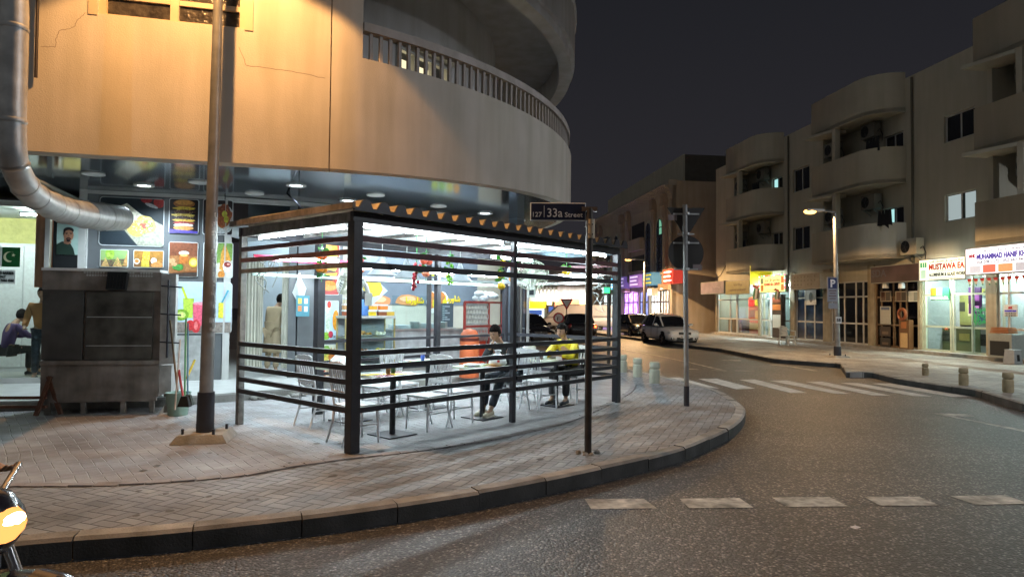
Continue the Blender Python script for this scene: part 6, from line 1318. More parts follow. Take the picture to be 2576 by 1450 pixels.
sign(2428, 2700, 632, 699, 588, 1.45, "lit white sign reading MUHAMMAD HANIF KHADIM CARPENT at the right edge", SG3, [("MUHAMMAD HANIF KHADIM CARPENTRY", .125, .56, .185, .86, BLU, .012), ("058 208 2372   052 662 9472   052 921", .125, .40, .11, .66, C("#3a3e4a"), .002), (arabic("ورشة نجارة محمد حنيف خادم"), .2, .82, .10, .6, C("#4a4e5a"), .002), ("MHK", .045, .64, .12, .07, C("#a82040", .5, .3), .01)], glow=1, pics=(("#c0c8d8", .05, .06, .12, .27), ("#d87060", .19, .06, .13, .29), ("#e8a070", .345, .06, .14, .28), ("#b8bcc8", .51, .06, .13, .28), ("#d0a890", .66, .06, .13, .28)))
# bunting of small flags under the right sign
rn = random.Random(5)
t = thing("flag_bunting", "string of small red white and green pennants under the white carpenter's sign", "bunting", FR.p, RBa)
x0_, z0_ = FR.px(2432, 704, 1.4); MB().mat(C("#2c2c2c")).tube([(x0_, -1.4, z0_+.03), (x0_+4.2, -1.4, z0_+.08)], .006, 5).build("string", t)
for k in range(16):
    x_ = x0_+.1+k*.25; z_ = z0_+.03+k*.003; d_ = rn.uniform(-.05, .05)
    m_ = MB(); 
    for j, hx in enumerate(('#c8302c', '#e8ece8', '#1a7a44')): m_.mat(C(hx, .6)); a0_, a1_ = j/3, (j+1)/3; wd = .17; m_.add([(x_-wd/2*(1-a0_)+d_*a0_, -1.4, z_-.26*a0_), (x_+wd/2*(1-a0_)+d_*a0_, -1.4, z_-.26*a0_), (x_+wd/2*(1-a1_)+d_*a1_, -1.39, z_-.26*a1_), (x_-wd/2*(1-a1_)+d_*a1_, -1.39, z_-.26*a1_)], [(0, 1, 2, 3)])
    m_.build("pennant", t)
for u, v, lb, sc2 in ((1901, 738, "hanging red white and green flag beside the yellow end panel", 1.0), (1954, 742, "folded red white green and black flag under the lit carpentry sign", .7)):
    x, z = FR.px(u, v, 1.2); m_ = MB(); w_, h_ = .62*sc2, .9*sc2
    for j, hx in enumerate(('#c8302c', '#1a8a4c', '#e8ece8', '#1c1c1e')):
        m_.mat(C(hx, .6))
        if j == 0: m_.box((0, 0, h_*.42), (w_, .02, h_*.18), ry=.25)
        else: m_.box((-w_/3*1.0+w_/3*(j-1)*1.0+.05, 0.001*j, 0), (w_/3, .02, h_*.66), ry=.25)
    tag(m_.build("hanging_flag", None, FR.w(x, 1.2, z), RBa), lb, "flag")
# shop contents
def inbox(name, cat, u, o, z0, w_, d_, h_, hx, label, details=()):
    t = thing(name, label, cat, FR.w(fx(u), o, z0), RBa); MB().mat(C(hx)).box((0, 0, h_/2), (w_, d_, h_)).build("cabinet", t, bevel=.01)
    for (dx_, dz_, dw, dh, hc) in details: MB().mat(C(hc)).box((dx_*w_, -d_/2-.006, dz_*h_), (dw*w_, .012, dh*h_)).build("front_panel", t)
    return t
inbox("reception_desk", "desk", 1832, -.7, .13, 1.9, .5, .95, "#6a5044", "brown panelled desk inside the far shop window", [(-.25, .5, .4, .8, '#7d6050'), (.25, .5, .4, .8, '#7d6050')])
inbox("display_shelf", "shelf", 1845, -1.6, .13, 1.6, .4, 2.3, "#c8502c", "red and orange goods shelf inside the far shop", [(-.25, .85, .4, .22, '#e82820'), (.25, .85, .4, .18, '#f0c020'), (-.2, .55, .4, .2, '#8a3018'), (.25, .5, .35, .25, '#e8a050'), (0, .2, .8, .18, '#f0c080')])
inbox("book_cabinet", "cabinet", 1968, .2, .13, .95, .25, 2.35, "#2a1a14", "dark cabinet of amber bottles leaning by the bright carpentry shop door", [(0, .86, .86, .12, '#7a3418'), (0, .7, .86, .13, '#c06a28'), (0, .38, .84, .30, '#cfd8d4')])
inbox("leaning_board", "board", 1925, -.3, .13, .5, .06, 2.6, "#dfe8ea", "tall white board leaning inside the bright carpentry shop", [(0, .5, .8, .9, '#e8f0f2')])
inbox("wood_stack", "shelf", 1942, -1.6, 1.7, 1.3, .4, 1.2, "#b8c0b8", "upper shelf of standing yellow wood samples in the bright shop", [(-.35, .5, .12, .85, '#d8a838'), (-.15, .5, .12, .8, '#c89030'), (.1, .5, .15, .9, '#e0e8ea'), (.33, .5, .12, .8, '#4a7090')])
inbox("shelf_unit", "shelf", 2418, -1.4, .13, 1.4, .4, 2.1, "#7a8284", "cluttered steel shelf visible through the open door of the glass shop", [(-.2, .9, .5, .1, '#c8d0d0'), (.25, .75, .4, .12, '#c08a50'), (-.2, .6, .45, .12, '#3a4a6a'), (.2, .45, .4, .1, '#d8d8d0'), (0, .22, .8, .2, '#1c2024')])
inbox("flower_panel", "panel", 2428, -.4, 1.55, .55, .05, .95, "#5a1a6a", "purple flower-patterned panel in the glass shop doorway", [(-.2, .8, .3, .2, '#a83aa8'), (.2, .6, .35, .25, '#c05ac0'), (-.15, .35, .4, .2, '#7a2a8a'), (.2, .2, .3, .2, '#d080d0')])
inbox("workbench", "workbench", 2350, -1.2, .13, 1.6, .6, .9, "#5a6040", "workbench behind the left panes of the glass shop", [(-.25, .6, .3, .4, '#2c3024'), (.25, .6, .3, .3, '#8a8a50')])
inbox("wood_rack", "rack", 2345, -1.8, 1.1, 1.5, .3, 1.2, "#8a8a50", "rack of tools on the back wall of the glass shop", [(-.3, .6, .2, .3, '#3a3a2a'), (.0, .5, .2, .4, '#d8c8a0'), (.3, .6, .25, .3, '#3a3a2a')])
inbox("ring_display", "display stand", 2294, .25, .13, .55, .2, 1.15, "#6a4a2c", "brown wooden display stand with a carved ring and gable outside the SDA shop", [(0, .82, .5, .22, '#a8683a'), (0, .3, .7, .5, '#c8a878')])
x = fx(2294); m_ = MB().mat(C("#8a4a28")); m_.tube([(.2*cos(2*pi*k/20), 0, .2*sin(2*pi*k/20)) for k in range(21)], .06, 8, False); tag(m_.build("wooden_ring", None, FR.w(x, .42, 1.5), RBa), "carved wooden ring on top of the brown display stand", "ring")
inbox("metal_table", "table", 2552, .3, .13, .9, .5, .78, "#9aa09c", "grey metal table with stacked boards at the right picture edge", [(0, .4, .8, .6, '#24282a')])
m_ = MB().mat(C("#a8704a")); [m_.box((0, 0, .03+.05*k), (.7-.05*k, .35, .04), rz=.05*k) for k in range(4)]; tag(m_.build("board_stack", None, FR.w(fx(2545), .3, .92), RBa), "stack of wooden boards on the grey metal table", "boards")
def fpic(u0, v0, u1, v1, hx, label, det=(), o=.03):
    xa, za = FR.px(u0, v0, o); xb, zb = FR.px(u1, v1, o); m_ = MB().mat(C(hx)); m_.ab((0, 0, 0), (xb-xa, .02, za-zb)); yy_ = -.001
    for (a, b, c_, d_, hc) in det: yy_ -= .0015; m_.mat(C(hc)); m_.ab((a*(xb-xa), yy_, b*(za-zb)), (c_*(xb-xa), 0, d_*(za-zb)))
    return tag(m_.build("shop_poster", None, FR.w(xa, o, zb), RBa), label, "poster"), xb-xa, za-zb
t1, W1, H1 = fpic(2341, 724, 2388, 754, "#2a8a5a", "green poster lettered MUSTAWA EAL over the glass shop's left window", [(.02, .38, .3, .98, '#e08a28'), (.33, .38, .62, .98, '#e8ece8'), (.65, .38, .98, .98, '#3aa868')]); text("MUSTAWA EAL", H1*.24, C("#f0f6f0", .5, .3), t1, (W1*.03, -.012, H1*.06), "lettering", W1*.94, .006)
t1, W1, H1 = fpic(2525, 766, 2560, 796, "#e4e8ea", "white paper notice lettered MUHAMMAD HANIF on the rightmost shop door"); text("MUHAMMAD HANIF", H1*.13, BLU, t1, (W1*.08, -.006, H1*.42), "lettering", W1*.84, .004); [text("+971 58 208 2372", H1*.08, DKT, t1, (W1*.1, -.006, H1*(.26-.12*k)), "lettering", W1*.8) for k in range(3)]; text("MHK", H1*.18, C("#c02030"), t1, (W1*.35, -.006, H1*.66), "lettering", W1*.3, .006)
for i, (u, v, s_) in enumerate(((2450, 781, "المنيوم"), (2450, 796, "الزجاج و"), (2450, 811, "المرايا"))):
    x, z = FR.px(u, v, .05); g_ = text(arabic(s_), .2, GRNT, None, FR.w(x, .05, z), "window_lettering", .62, .008, RBa); tag(g_, "green Arabic lettering on the glass shop's right pane, %s line of three" % ("top", "middle", "bottom")[i], "lettering")
x, z = FR.px(2040, 747, .05); m_ = MB().mat(C("#cfd2d0")); m_.ab((-.42, 0, -.38), (.42, .02, .38)); m_.mat(C("#08090a")); m_.slab([(.17*cos(2*pi*k/20), .25*sin(2*pi*k/20)) for k in range(20)], -.006, 0); tag(m_.build("vent_panel", None, FR.w(x, .05, z), RBa), "white panel with a round black hole above the blue doors", "vent panel")
for u0, u1, lb in ((2214, 2242, "small framed picture over the brown door, left"), (2252, 2282, "small framed picture over the brown door, middle"), (2285, 2311, "white framed picture over the brown door, right")): fpic(u0, 732, u1, 758, "#cfd0c8" if u0 > 2284 else "#8a8070", lb, [(.1, .1, .48, .9, '#4a2c1c' if u0 < 2280 else '#b8bcb4'), (.52, .1, .9, .9, '#2c2420' if u0 < 2280 else '#8a9088')], .04)
x, z = FR.px(2212, 768, .04)
for u0, v0, u1, v1, hx, lb in ((2214, 770, 2240, 815, "#b8b8b0", "pale upper pane picture in the brown door"), (2214, 820, 2240, 846, "#3a2c24", "dark photo of carved furniture in the brown door, upper"), (2214, 848, 2240, 872, "#24201e", "dark photo of a chair in the brown door, lower")): fpic(u0, v0, u1, v1, hx, lb, [(.2, .2, .8, .5, '#6a5a4a')] if v0 > 800 else [(.1, .80, .9, .96, '#5a6a8a')], .04)
for u, lb in ((2228, "left"), (2268, "right")):
    x, z = FR.px(u, 716, .5); t = thing("wall_spotlight", "small white unlit spotlight under the dark brown sign, %s of the two" % lb, "lamp", FR.w(x, .5, z), RBa, "spotlights under the brown sign"); MB().mat(WHITEP).lathe([(.03, .14), (.05, .1), (.11, .06), (.12, -.14)], n=14).build("shade", t); MB().mat(WHITEP).tube([(0, 0, .1), (0, 0, .26)], .02, 6).build("stem", t)
rs_ = random.Random(77)
def stock(u, o, w_, zs_, label, cols, back):
    t = thing("stock_shelf", label, "shelf", FR.w(fx(u), o, .13), RBa, "stocked shop shelves")
    MB().mat(C(back)).ab((-w_/2, .2, 0), (w_/2, .24, 2.9)).build("back_board", t)
    for z in zs_:
        MB().mat(C("#8a8a84")).ab((-w_/2, -.2, z-.03), (w_/2, .2, z)).build("shelf", t); x = -w_/2+.08
        while x < w_/2-.12:
            w2 = rs_.uniform(.06, .2); h2 = rs_.uniform(.1, .38); MB().mat(C(rs_.choice(cols))).box((x+w2/2, rs_.uniform(-.08, .05), z+h2/2), (w2, rs_.uniform(.1, .25), h2), rz=rs_.uniform(-.15, .15)).build("goods", t); x += w2+rs_.uniform(.01, .09)
stock(2350, -2.7, 2.6, (.5, 1.05, 1.6, 2.15), "yellowish wall shelf of tools and tins deep in the glass shop", ['#2c2c24', '#8a7a40', '#b8a860', '#5a5a3a', '#c8c0a0', '#3a4a5a', '#a85a30'], "#a8a058")
stock(2432, -2.7, 2.2, (.4, .95, 1.5, 2.05), "pale wall shelf of boxes deep behind the glass shop's open door", ['#d8d8d0', '#4a6aa0', '#a83a30', '#c8a860', '#2a2a30', '#7aa0a8'], "#a0a8a0")
stock(2560, -2.6, 2.4, (.5, 1.1, 1.7), "shelf of samples in the shop at the right edge", ['#c8c8c0', '#6a8a6a', '#a06a40', '#3a3a40', '#d8d0b8'], "#a8b0a8")
stock(1838, -2.7, 3.2, (.5, 1.1, 1.7, 2.3), "wall shelf of red and brown fabric rolls in the far shop", ['#a83020', '#d86a30', '#5a2018', '#e8c080', '#d8d0c8', '#3a3038'], "#9aa8a4")
stock(1945, -2.6, 2.4, (.6, 1.3, 2.0), "wall shelf of boards and tools in the bright carpentry shop", ['#d8a848', '#a8783a', '#e0e4e0', '#4a6a80', '#c8c0b0'], "#b8c4c4")
# plastic chair and stool on the far pavement
p = at(1980, 868, 0)
t = thing("plastic_chair", "white moulded plastic armchair outside the bright carpentry shop", "chair", p, .5); PW = C("#c8ccc8", .4)
MB().mat(PW).prism([(-.25, -.24), (.25, -.24), (.22, .22), (-.22, .22)], .41, .45).build("seat", t)
for sx_ in (-1, 1):
    for sy_ in (-1, 1): MB().mat(PW).bar((sx_*.22, sy_*.2, .43), (sx_*.27, sy_*.26, 0), .05).build("leg", t)
    MB().mat(PW).tube([(sx_*.27, -.24, .43), (sx_*.29, -.22, .66), (sx_*.29, .1, .68), (sx_*.24, .24, .78)], .025, 7).build("armrest", t)
m_ = MB().mat(PW); m_.smooth = True; m_.strip([(-.24, .2), (-.12, .27), (0, .29), (.12, .27), (.24, .2)], .44, .84, .02); m_.tube([(-.24, .2, .8), (-.12, .28, .86), (0, .30, .88), (.12, .28, .86), (.24, .2, .8)], .025, 7); m_.build("backrest", t)
p = at(2548, 915, 0); t = thing("plastic_stool", "square grey plastic stool with a slotted side at the right picture edge", "stool", p, .3)
m_ = MB().mat(C("#a8acae", .4)); m_.box((0, 0, .22), (.36, .36, .42), taper=.8); m_.build("body", t); m_ = MB().mat(C("#a8acae", .4)); m_.box((0, 0, .44), (.31, .31, .025)); m_.build("seat", t, bevel=.008); m_ = MB().mat(C("#1c1e20")); m_.box((.0, -.172, .2), (.09, .02, .2), rx=-.09); m_.build("slot", t)
#@@FAR
# ================================================================== ARCHED BUILDING beyond (end wall faces the camera)
E1 = at(1690, 836, 0); E2 = at(1801, 843, 0); E2 = Vector((E2.x+.5, E1.y+(E2.x-E1.x)*.02, 0))
ang2 = -radians(83.2); AXB = Frame(E1, ang2)       # local x<0 recedes along the street
ab_ = thing("arched_building", "brown three-storey building with tall arched windows and small lit shops beyond the parked cars", "building", E1, ang2)
LAB = 24.0; zc1 = AXB.px(1673, 452, 0)[1]
HB = 1.6+(781-455)*E1.y/FPX; HT = 1.6+(781-396)*E1.y/FPX*1.05
print("arched", E1, E2, HB, HT)
m_ = MB().mat(PL_T); m_.ab((-LAB, .02, 0), (0, .3, HB)); m_.ab((0, 0.02, 0), (-.3, 12, HB)); m_.build("main_wall", ab_)
m_ = MB().mat(mat("far_cornice", (.40, .36, .30), .85, var=.1)); 
for k in range(9):
    a0_, a1_ = k*.16, (k+1)*.16; m_.ab((-LAB, -.75*(1-cos(a1_)), HB-.0+1.1*sin(a0_)*.8-1.2), (0.02, .02, HB+1.1*sin(a1_)*.8-1.2))
m_.ab((-LAB, -.3, HB-.35), (.1, .3, HB+.05)); m_.build("cornice", ab_)
m_ = MB().mat(mat("dark_roof_block", (.10, .09, .075), .9)); m_.ab((-LAB*.9, 1.4, HB), (-1.2, 12, HT)); m_.build("roof_block", ab_); m_ = MB().mat(PL_D); m_.ab((-LAB*.9, 1.25, HB), (-1.2, 1.4, HT)); m_.build("roof_block_face", ab_)
def vox(x0, x1, z0, z1_, m_, y0=-.0, y1=.05): m_.ab((x0, y0, z0), (x1, y1, z1_))
def archwin(xc, w_, z0, z1_):
    e = bpy.data.objects.new("arched_window", None); col.objects.link(e); e.parent = ab_; n_ = 12
    def ring(r, z0_): return [(xc-r, z0_), (xc+r, z0_)]+[(xc+r*cos(pi*k/n_), z1_-w_/2+r*sin(pi*k/n_)) for k in range(n_+1)]
    m_ = MB().mat(PL_D); m_.slab(ring(w_/2+.22, z0-.2), -.10, .03); m_.build("surround", e)
    m_ = MB().mat(mat("arch_glass_blue", (.035, .05, .085), .15, var=.3)); m_.slab(ring(w_/2, z0), -.13, -.10); m_.build("pane", e)
    m_ = MB().mat(C("#15161c")); [m_.ab((xc-w_/2, -.16, z0+(z1_-z0)*k/6-.03), (xc+w_/2, -.13, z0+(z1_-z0)*k/6+.03)) for k in range(1, 6)]; m_.ab((xc-.03, -.165, z0), (xc+.03, -.13, z1_)); m_.build("glazing_bar", e)
    return e
lst = []
for u in (1662, 1633): lst.append(AXB.px(u, 700)[0])
for u in (1552, 1533): lst.append(AXB.px(u, 700)[0])
for i, x in enumerate(lst):
    e = archwin(x, 1.15, 4.3, 8.2)
    if i == 0: MB().mat(emis("green_lit_fanlight", (.25, .65, .42), .55)).slab([(x+.02, 7.05), (x+.52, 7.05)]+[(x+.52*cos(pi*k/12), 7.63+.5*sin(pi*k/12)) for k in range(7)], -.135, -.128).build("lit_fanlight", e)
for u in (1676, 1648, 1584, 1568, 1513, 1502):
    x = AXB.px(u, 700)[0]; m_ = MB().mat(mat("pilaster_brown", (.34, .27, .21), .85, var=.1, dirt=.1))
    for k in range(8): m_.ab((x-.28, -.18-.5*max(0, (k-5)/3)**2, 3.4+(HB-4.2)*k/8), (x+.28, .03, 3.4+(HB-4.2)*(k+1)/8+.002))
    m_.ab((x-.34, -.5, 3.0), (x+.34, .03, 3.4)); m_.build("pilaster", ab_)
for u0, u1 in ((1590, 1620), (1520, 1530)):
    x0, x1 = AXB.px(u0, 700)[0], AXB.px(u1, 700)[0]
    for z in (4.4, 7.0): MB().mat(C("#101116")).ab((x0, -.03, z), (x1, .05, z+1.5)).build("balcony_opening", ab_); MB().mat(PL_T).ab((x0, -.35, z-.7), (x1, .0, z+.25)).build("balcony_parapet", ab_)
for u, s_ in ((1601, 1), (1536, 2)):
    x, z = AXB.px(u, 700 if s_ == 1 else 606); m_ = MB().mat(C("#3a4046")); m_.box((x, -.4, z), (.9, .5, .6)); m_.build("window_unit", ab_)
# its shops: fascia signs and lit fronts
shops = [(1668, 1692, '#c03a30', '#f2e8e0', .9, 'red sign with white lettering at the near end of the arched building'), (1616, 1640, '#4a7ea8', '#d8d040', .45, 'blue, yellow and green sign on the arched building'), (1583, 1606, '#8a62a8', '#e8d0f0', .9, 'violet-lit shop sign on the arched building'), (1552, 1570, '#5a4a8a', '#c8b8e8', .8, 'dull purple shop sign on the arched building'), (1531, 1546, '#58b0d8', '#e0f0f0', 2.4, 'pale cyan round sign on the arched building')]
for u0, u1, h1, h2, e_, lb in shops:
    x0, x1 = AXB.px(u0, 740, .7)[0], AXB.px(u1, 740, .7)[0]; t = thing("shop_sign", lb, "shop sign", AXB.w(x0, .7, 3.35), ang2); W_ = x1-x0
    MB().mat(C(h1, .5, e_*.8)).ab((0, 0, 0), (W_, .7, .95)).build("sign_box", t)
    m_ = MB().mat(C(h2, .5, e_)); [m_.ab((W_*.08, -.01, .14+.29*k), (W_*(.9-.12*(k % 2)), -.001, .25+.29*k)) for k in range(3)]; m_.build("lettering_bars", t)
for u0, u1, hx, e_, nme in ((1640, 1662, '#e8f0e0', 2.6, "white-lit"), (1612, 1632, '#7080c0', 1.2, "blue-lit"), (1572, 1606, '#a070e8', 2.6, "violet-lit"), (1520, 1548, '#b8d8f0', 1.5, "pale-lit"), (1664, 1684, '#d8e0c8', .7, "dim")):
    x0, x1 = AXB.px(u0, 790)[0], AXB.px(u1, 790)[0]; e = bpy.data.objects.new("shop_window", None); col.objects.link(e); e.parent = ab_
    MB().mat(mat("far_shop_%s" % hx[1:], hx, .4, var=.75, vs=2.2, emit=e_)).ab((x0, -.02, .3), (x1, .01, 2.9)).build("lit_pane", e); m_ = MB().mat(C("#3a302a")); [m_.ab((x0+(x1-x0)*k/3-.05, -.07, .1), (x0+(x1-x0)*k/3+.05, -.021, 3.0)) for k in range(4)]; m_.ab((x0, -.07, 2.1), (x1, -.021, 2.2)); m_.build("window_frame", e)
x = AXB.px(1652, 770)[0]; t = thing("window_air_conditioner", "boxy window air conditioner over the shops of the arched building", "air conditioner", AXB.w(x, .3, 2.9), ang2); MB().mat(C("#b8b4a8")).box((0, 0, 0), (.9, .5, .55)).build("casing", t); MB().mat(C("#4a4a46")).box((-.1, -.26, 0), (.5, .02, .4)).build("grille", t)
for hx, u, w_, c_ in (('v', 1590, 260, (.62, .35, 1.0)), ('w', 1650, 160, (.9, 1, .85)), ('r', 1680, 60, (1, .8, .6))):
    q = AXB.w(AXB.px(u, 790)[0], 1.2, 3.1); area("shop_glow", q, (0, 0, 0), 1.6, .4, w_, c_)
# ================================================================== BUILDINGS ACROSS THE FAR STREET (seen through the pergola)
FBG = Frame(Vector((-1.5, 74, 0)), radians(-4))
bgb = thing("far_building", "grey two-storey building with a balustrade and bright shops, seen through the pergola", "building", FBG.p, FBG.a)
def bgx(u): return FBG.px(u, 780)[0]
x0b, x1b = bgx(1180), bgx(1545)
m_ = MB().mat(mat("far_grey_plaster", (.26, .25, .27), .9, var=.1, dirt=.2)); m_.ab((x0b, .1, 0), (x1b, 8, FBG.px(1420, 672)[1])); m_.build("main_wall", bgb)
zt_ = FBG.px(1420, 722)[1]; zb_ = FBG.px(1420, 738)[1]
m_ = MB().mat(PL_D); m_.ab((x0b, -.9, zb_-.9), (bgx(1404), .1, zb_-.1)); m_.ab((x0b, -.9, zt_), (bgx(1404), -.7, zt_+.2)); m_.build("balcony", bgb)
bal_ = MB().mat(PL_D).lathe([(.06, zb_-.1), (.12, zb_+.1), (.06, (zb_+zt_)/2), (.1, zt_-.15), (.07, zt_)], n=8)
x = bgx(1305); first_b = None
while x < bgx(1402):
    if first_b is None: first_b = bal_.build("baluster", bgb); first_b.location = (x, -.8, 0)
    else: b = first_b.copy(); col.objects.link(b); b.parent = bgb; b.location = (x, -.8, 0)
    x += .42
m_ = MB().mat(mat("orange_lit_parapet", (.55, .38, .24), .8)); m_.ab((bgx(1440), -.6, FBG.px(1480, 752)[1]), (bgx(1535), .1, FBG.px(1480, 738)[1])); m_.build("ledge", bgb)
for u0, v0, u1, v1, hx, e_, lb in ((1311, 758, 1371, 774, '#e8d010', 2.2, "yellow shop sign with a face emblem, seen through the pergola"), (1456, 747, 1506, 790, '#f0c880', 2.8, "large warm white sign panel seen behind the street name pole"), (1506, 749, 1524, 768, '#c8e018', 2.0, "lime green sign right of the warm white panel"), (1376, 752, 1388, 766, '#f0d890', 2.5, "small glowing cream light box on the far corner"), (1396, 752, 1458, 772, '#b06a4c', .5, "dull orange-brown shop sign behind the give way sign")):
    xa, za = FBG.px(u0, v0, .9); xb, zb2 = FBG.px(u1, v1, .9); t = thing("shop_sign", lb, "shop sign", FBG.w(xa, .9, zb2), FBG.a); MB().mat(C(hx, .5, e_)).ab((0, 0, 0), (xb-xa, .5, za-zb2)).build("sign_box", t)
    if u0 in (1311, 1506): m_ = MB().mat(C("#4a4410", .5)); [m_.ab(((xb-xa)*.5, -.02, (za-zb2)*(.25+.3*k)), ((xb-xa)*(.92-.1*k), -.005, (za-zb2)*(.36+.3*k))) for k in range(2)]; m_.build("lettering_bars", t)
for u0, v0, u1, v1, hx, e_ in ((1312, 776, 1368, 803, '#d0e8f4', 2.6), (1452, 790, 1506, 838, '#f4f4e0', 2.8), (1506, 772, 1522, 836, '#20a050', 1.4), (1376, 768, 1396, 803, '#605048', .4)):
    xa, za = FBG.px(u0, v0, 0); xb, zb2 = FBG.px(u1, v1, 0); e = bpy.data.objects.new("shop_window", None); col.objects.link(e); e.parent = bgb
    MB().mat(mat("bg_shop_%s" % hx[1:], hx, .5, var=.35, vs=1.4, emit=e_)).ab((xa, -.02, max(.1, zb2)), (xb, .09, za)).build("lit_pane", e); MB().mat(C("#2a2c30")).ab((xa, -.06, max(.1, zb2)), (xa+.12, -.021, za)).build("mullion", e)
    m_ = MB().mat(C("#3858b0", .5, .8)); m_.ab((xa+(xb-xa)*.2, -.03, za-.7), (xb-.2, -.021, za-.1)); m_.build("poster", e)
for u0, u1 in ((1420, 1440), (1460, 1480)): xa, za = FBG.px(u0, 693); xb, zb2 = FBG.px(u1, 715); MB().mat(BLACKG).ab((xa, .05, zb2), (xb, .12, za)).build("window", bgb)
t = thing("far_pavement", None, None); col.objects.unlink(t); bpy.data.objects.remove(t)
m_ = MB().mat(PAV3); m_.prism([(x0b-4, 70), (14, 69), (14, 76), (x0b-4, 77)], -.3, 0.0); tag(m_.build("pavement_across"), kind="structure")
area("shop_glow_far", (6.5, 72.0, 3.4), (radians(25), 0, 0), 8, 1, 900, (1, .95, .8))
# give way / turn signs in the distance
for u, v0, vb, kind_, lb in ((1425, 762, 836, 'tri', "give way triangle sign above a small red plate, seen through the pergola"), (1405, 800, 850, 'disc', "round no right turn sign on a thin post, seen through the pergola")):
    y_ = 42 if kind_ == 'tri' else 36; q = atd(u, vb, y_); k_ = y_/FPX; t = thing("traffic_sign", lb, "traffic sign", (q.x, q.y, 0)); zc = 1.6+(776-v0)*k_
    MB().mat(POLEG).tube([(0, 0.06, 0), (0, .06, zc)], .04, 8).build("post", t)
    if kind_ == 'tri':
        R_ = .42; m_ = MB().mat(C("#b02028", .4)); m_.slab([(-R_, zc+R_*.6), (R_, zc+R_*.6), (0, zc-R_*1.1)], -.02, 0); m_.mat(C("#e0e0e0", .4)); m_.slab([(-R_*.62, zc+R_*.4), (R_*.62, zc+R_*.4), (0, zc-R_*.66)], -.03, -.02); m_.build("triangle", t); m_ = MB().mat(C("#a02030")); m_.box((0, -.0, zc-1.0), (.6, .03, .32)); m_.build("plate", t)
    else:
        m_ = MB().mat(C("#b02028", .4)); m_.slab([(.3*cos(2*pi*k/24), zc+.3*sin(2*pi*k/24)) for k in range(24)], -.02, 0); m_.mat(C("#e0e0e0", .4)); m_.slab([(.22*cos(2*pi*k/24), zc+.22*sin(2*pi*k/24)) for k in range(24)], -.03, -.02); m_.build("disc", t)
        m_ = MB().mat(C("#181a1c")); m_.bar((-.06, -.035, zc-.14), (-.06, -.035, zc+.04), .045, .01); m_.bar((-.06, -.035, zc+.05), (.1, -.035, zc+.08), .045, .01); m_.mat(C("#b02028")); m_.bar((-.16, -.04, zc+.16), (.16, -.04, zc-.16), .03, .01); m_.build("arrow", t)
t = thing("utility_post", "thin dark post standing behind the pergola's far right post", "post", at(1531, 918, 0)); MB().mat(POLD).tube([(0, 0, 0), (0, 0, 1.6+(778-655)*t.location.y/FPX)], .055, 12).build("pole", t); MB().mat(POLD).box((0, 0, .01), (.3, .3, .02)).build("base_plate", t)
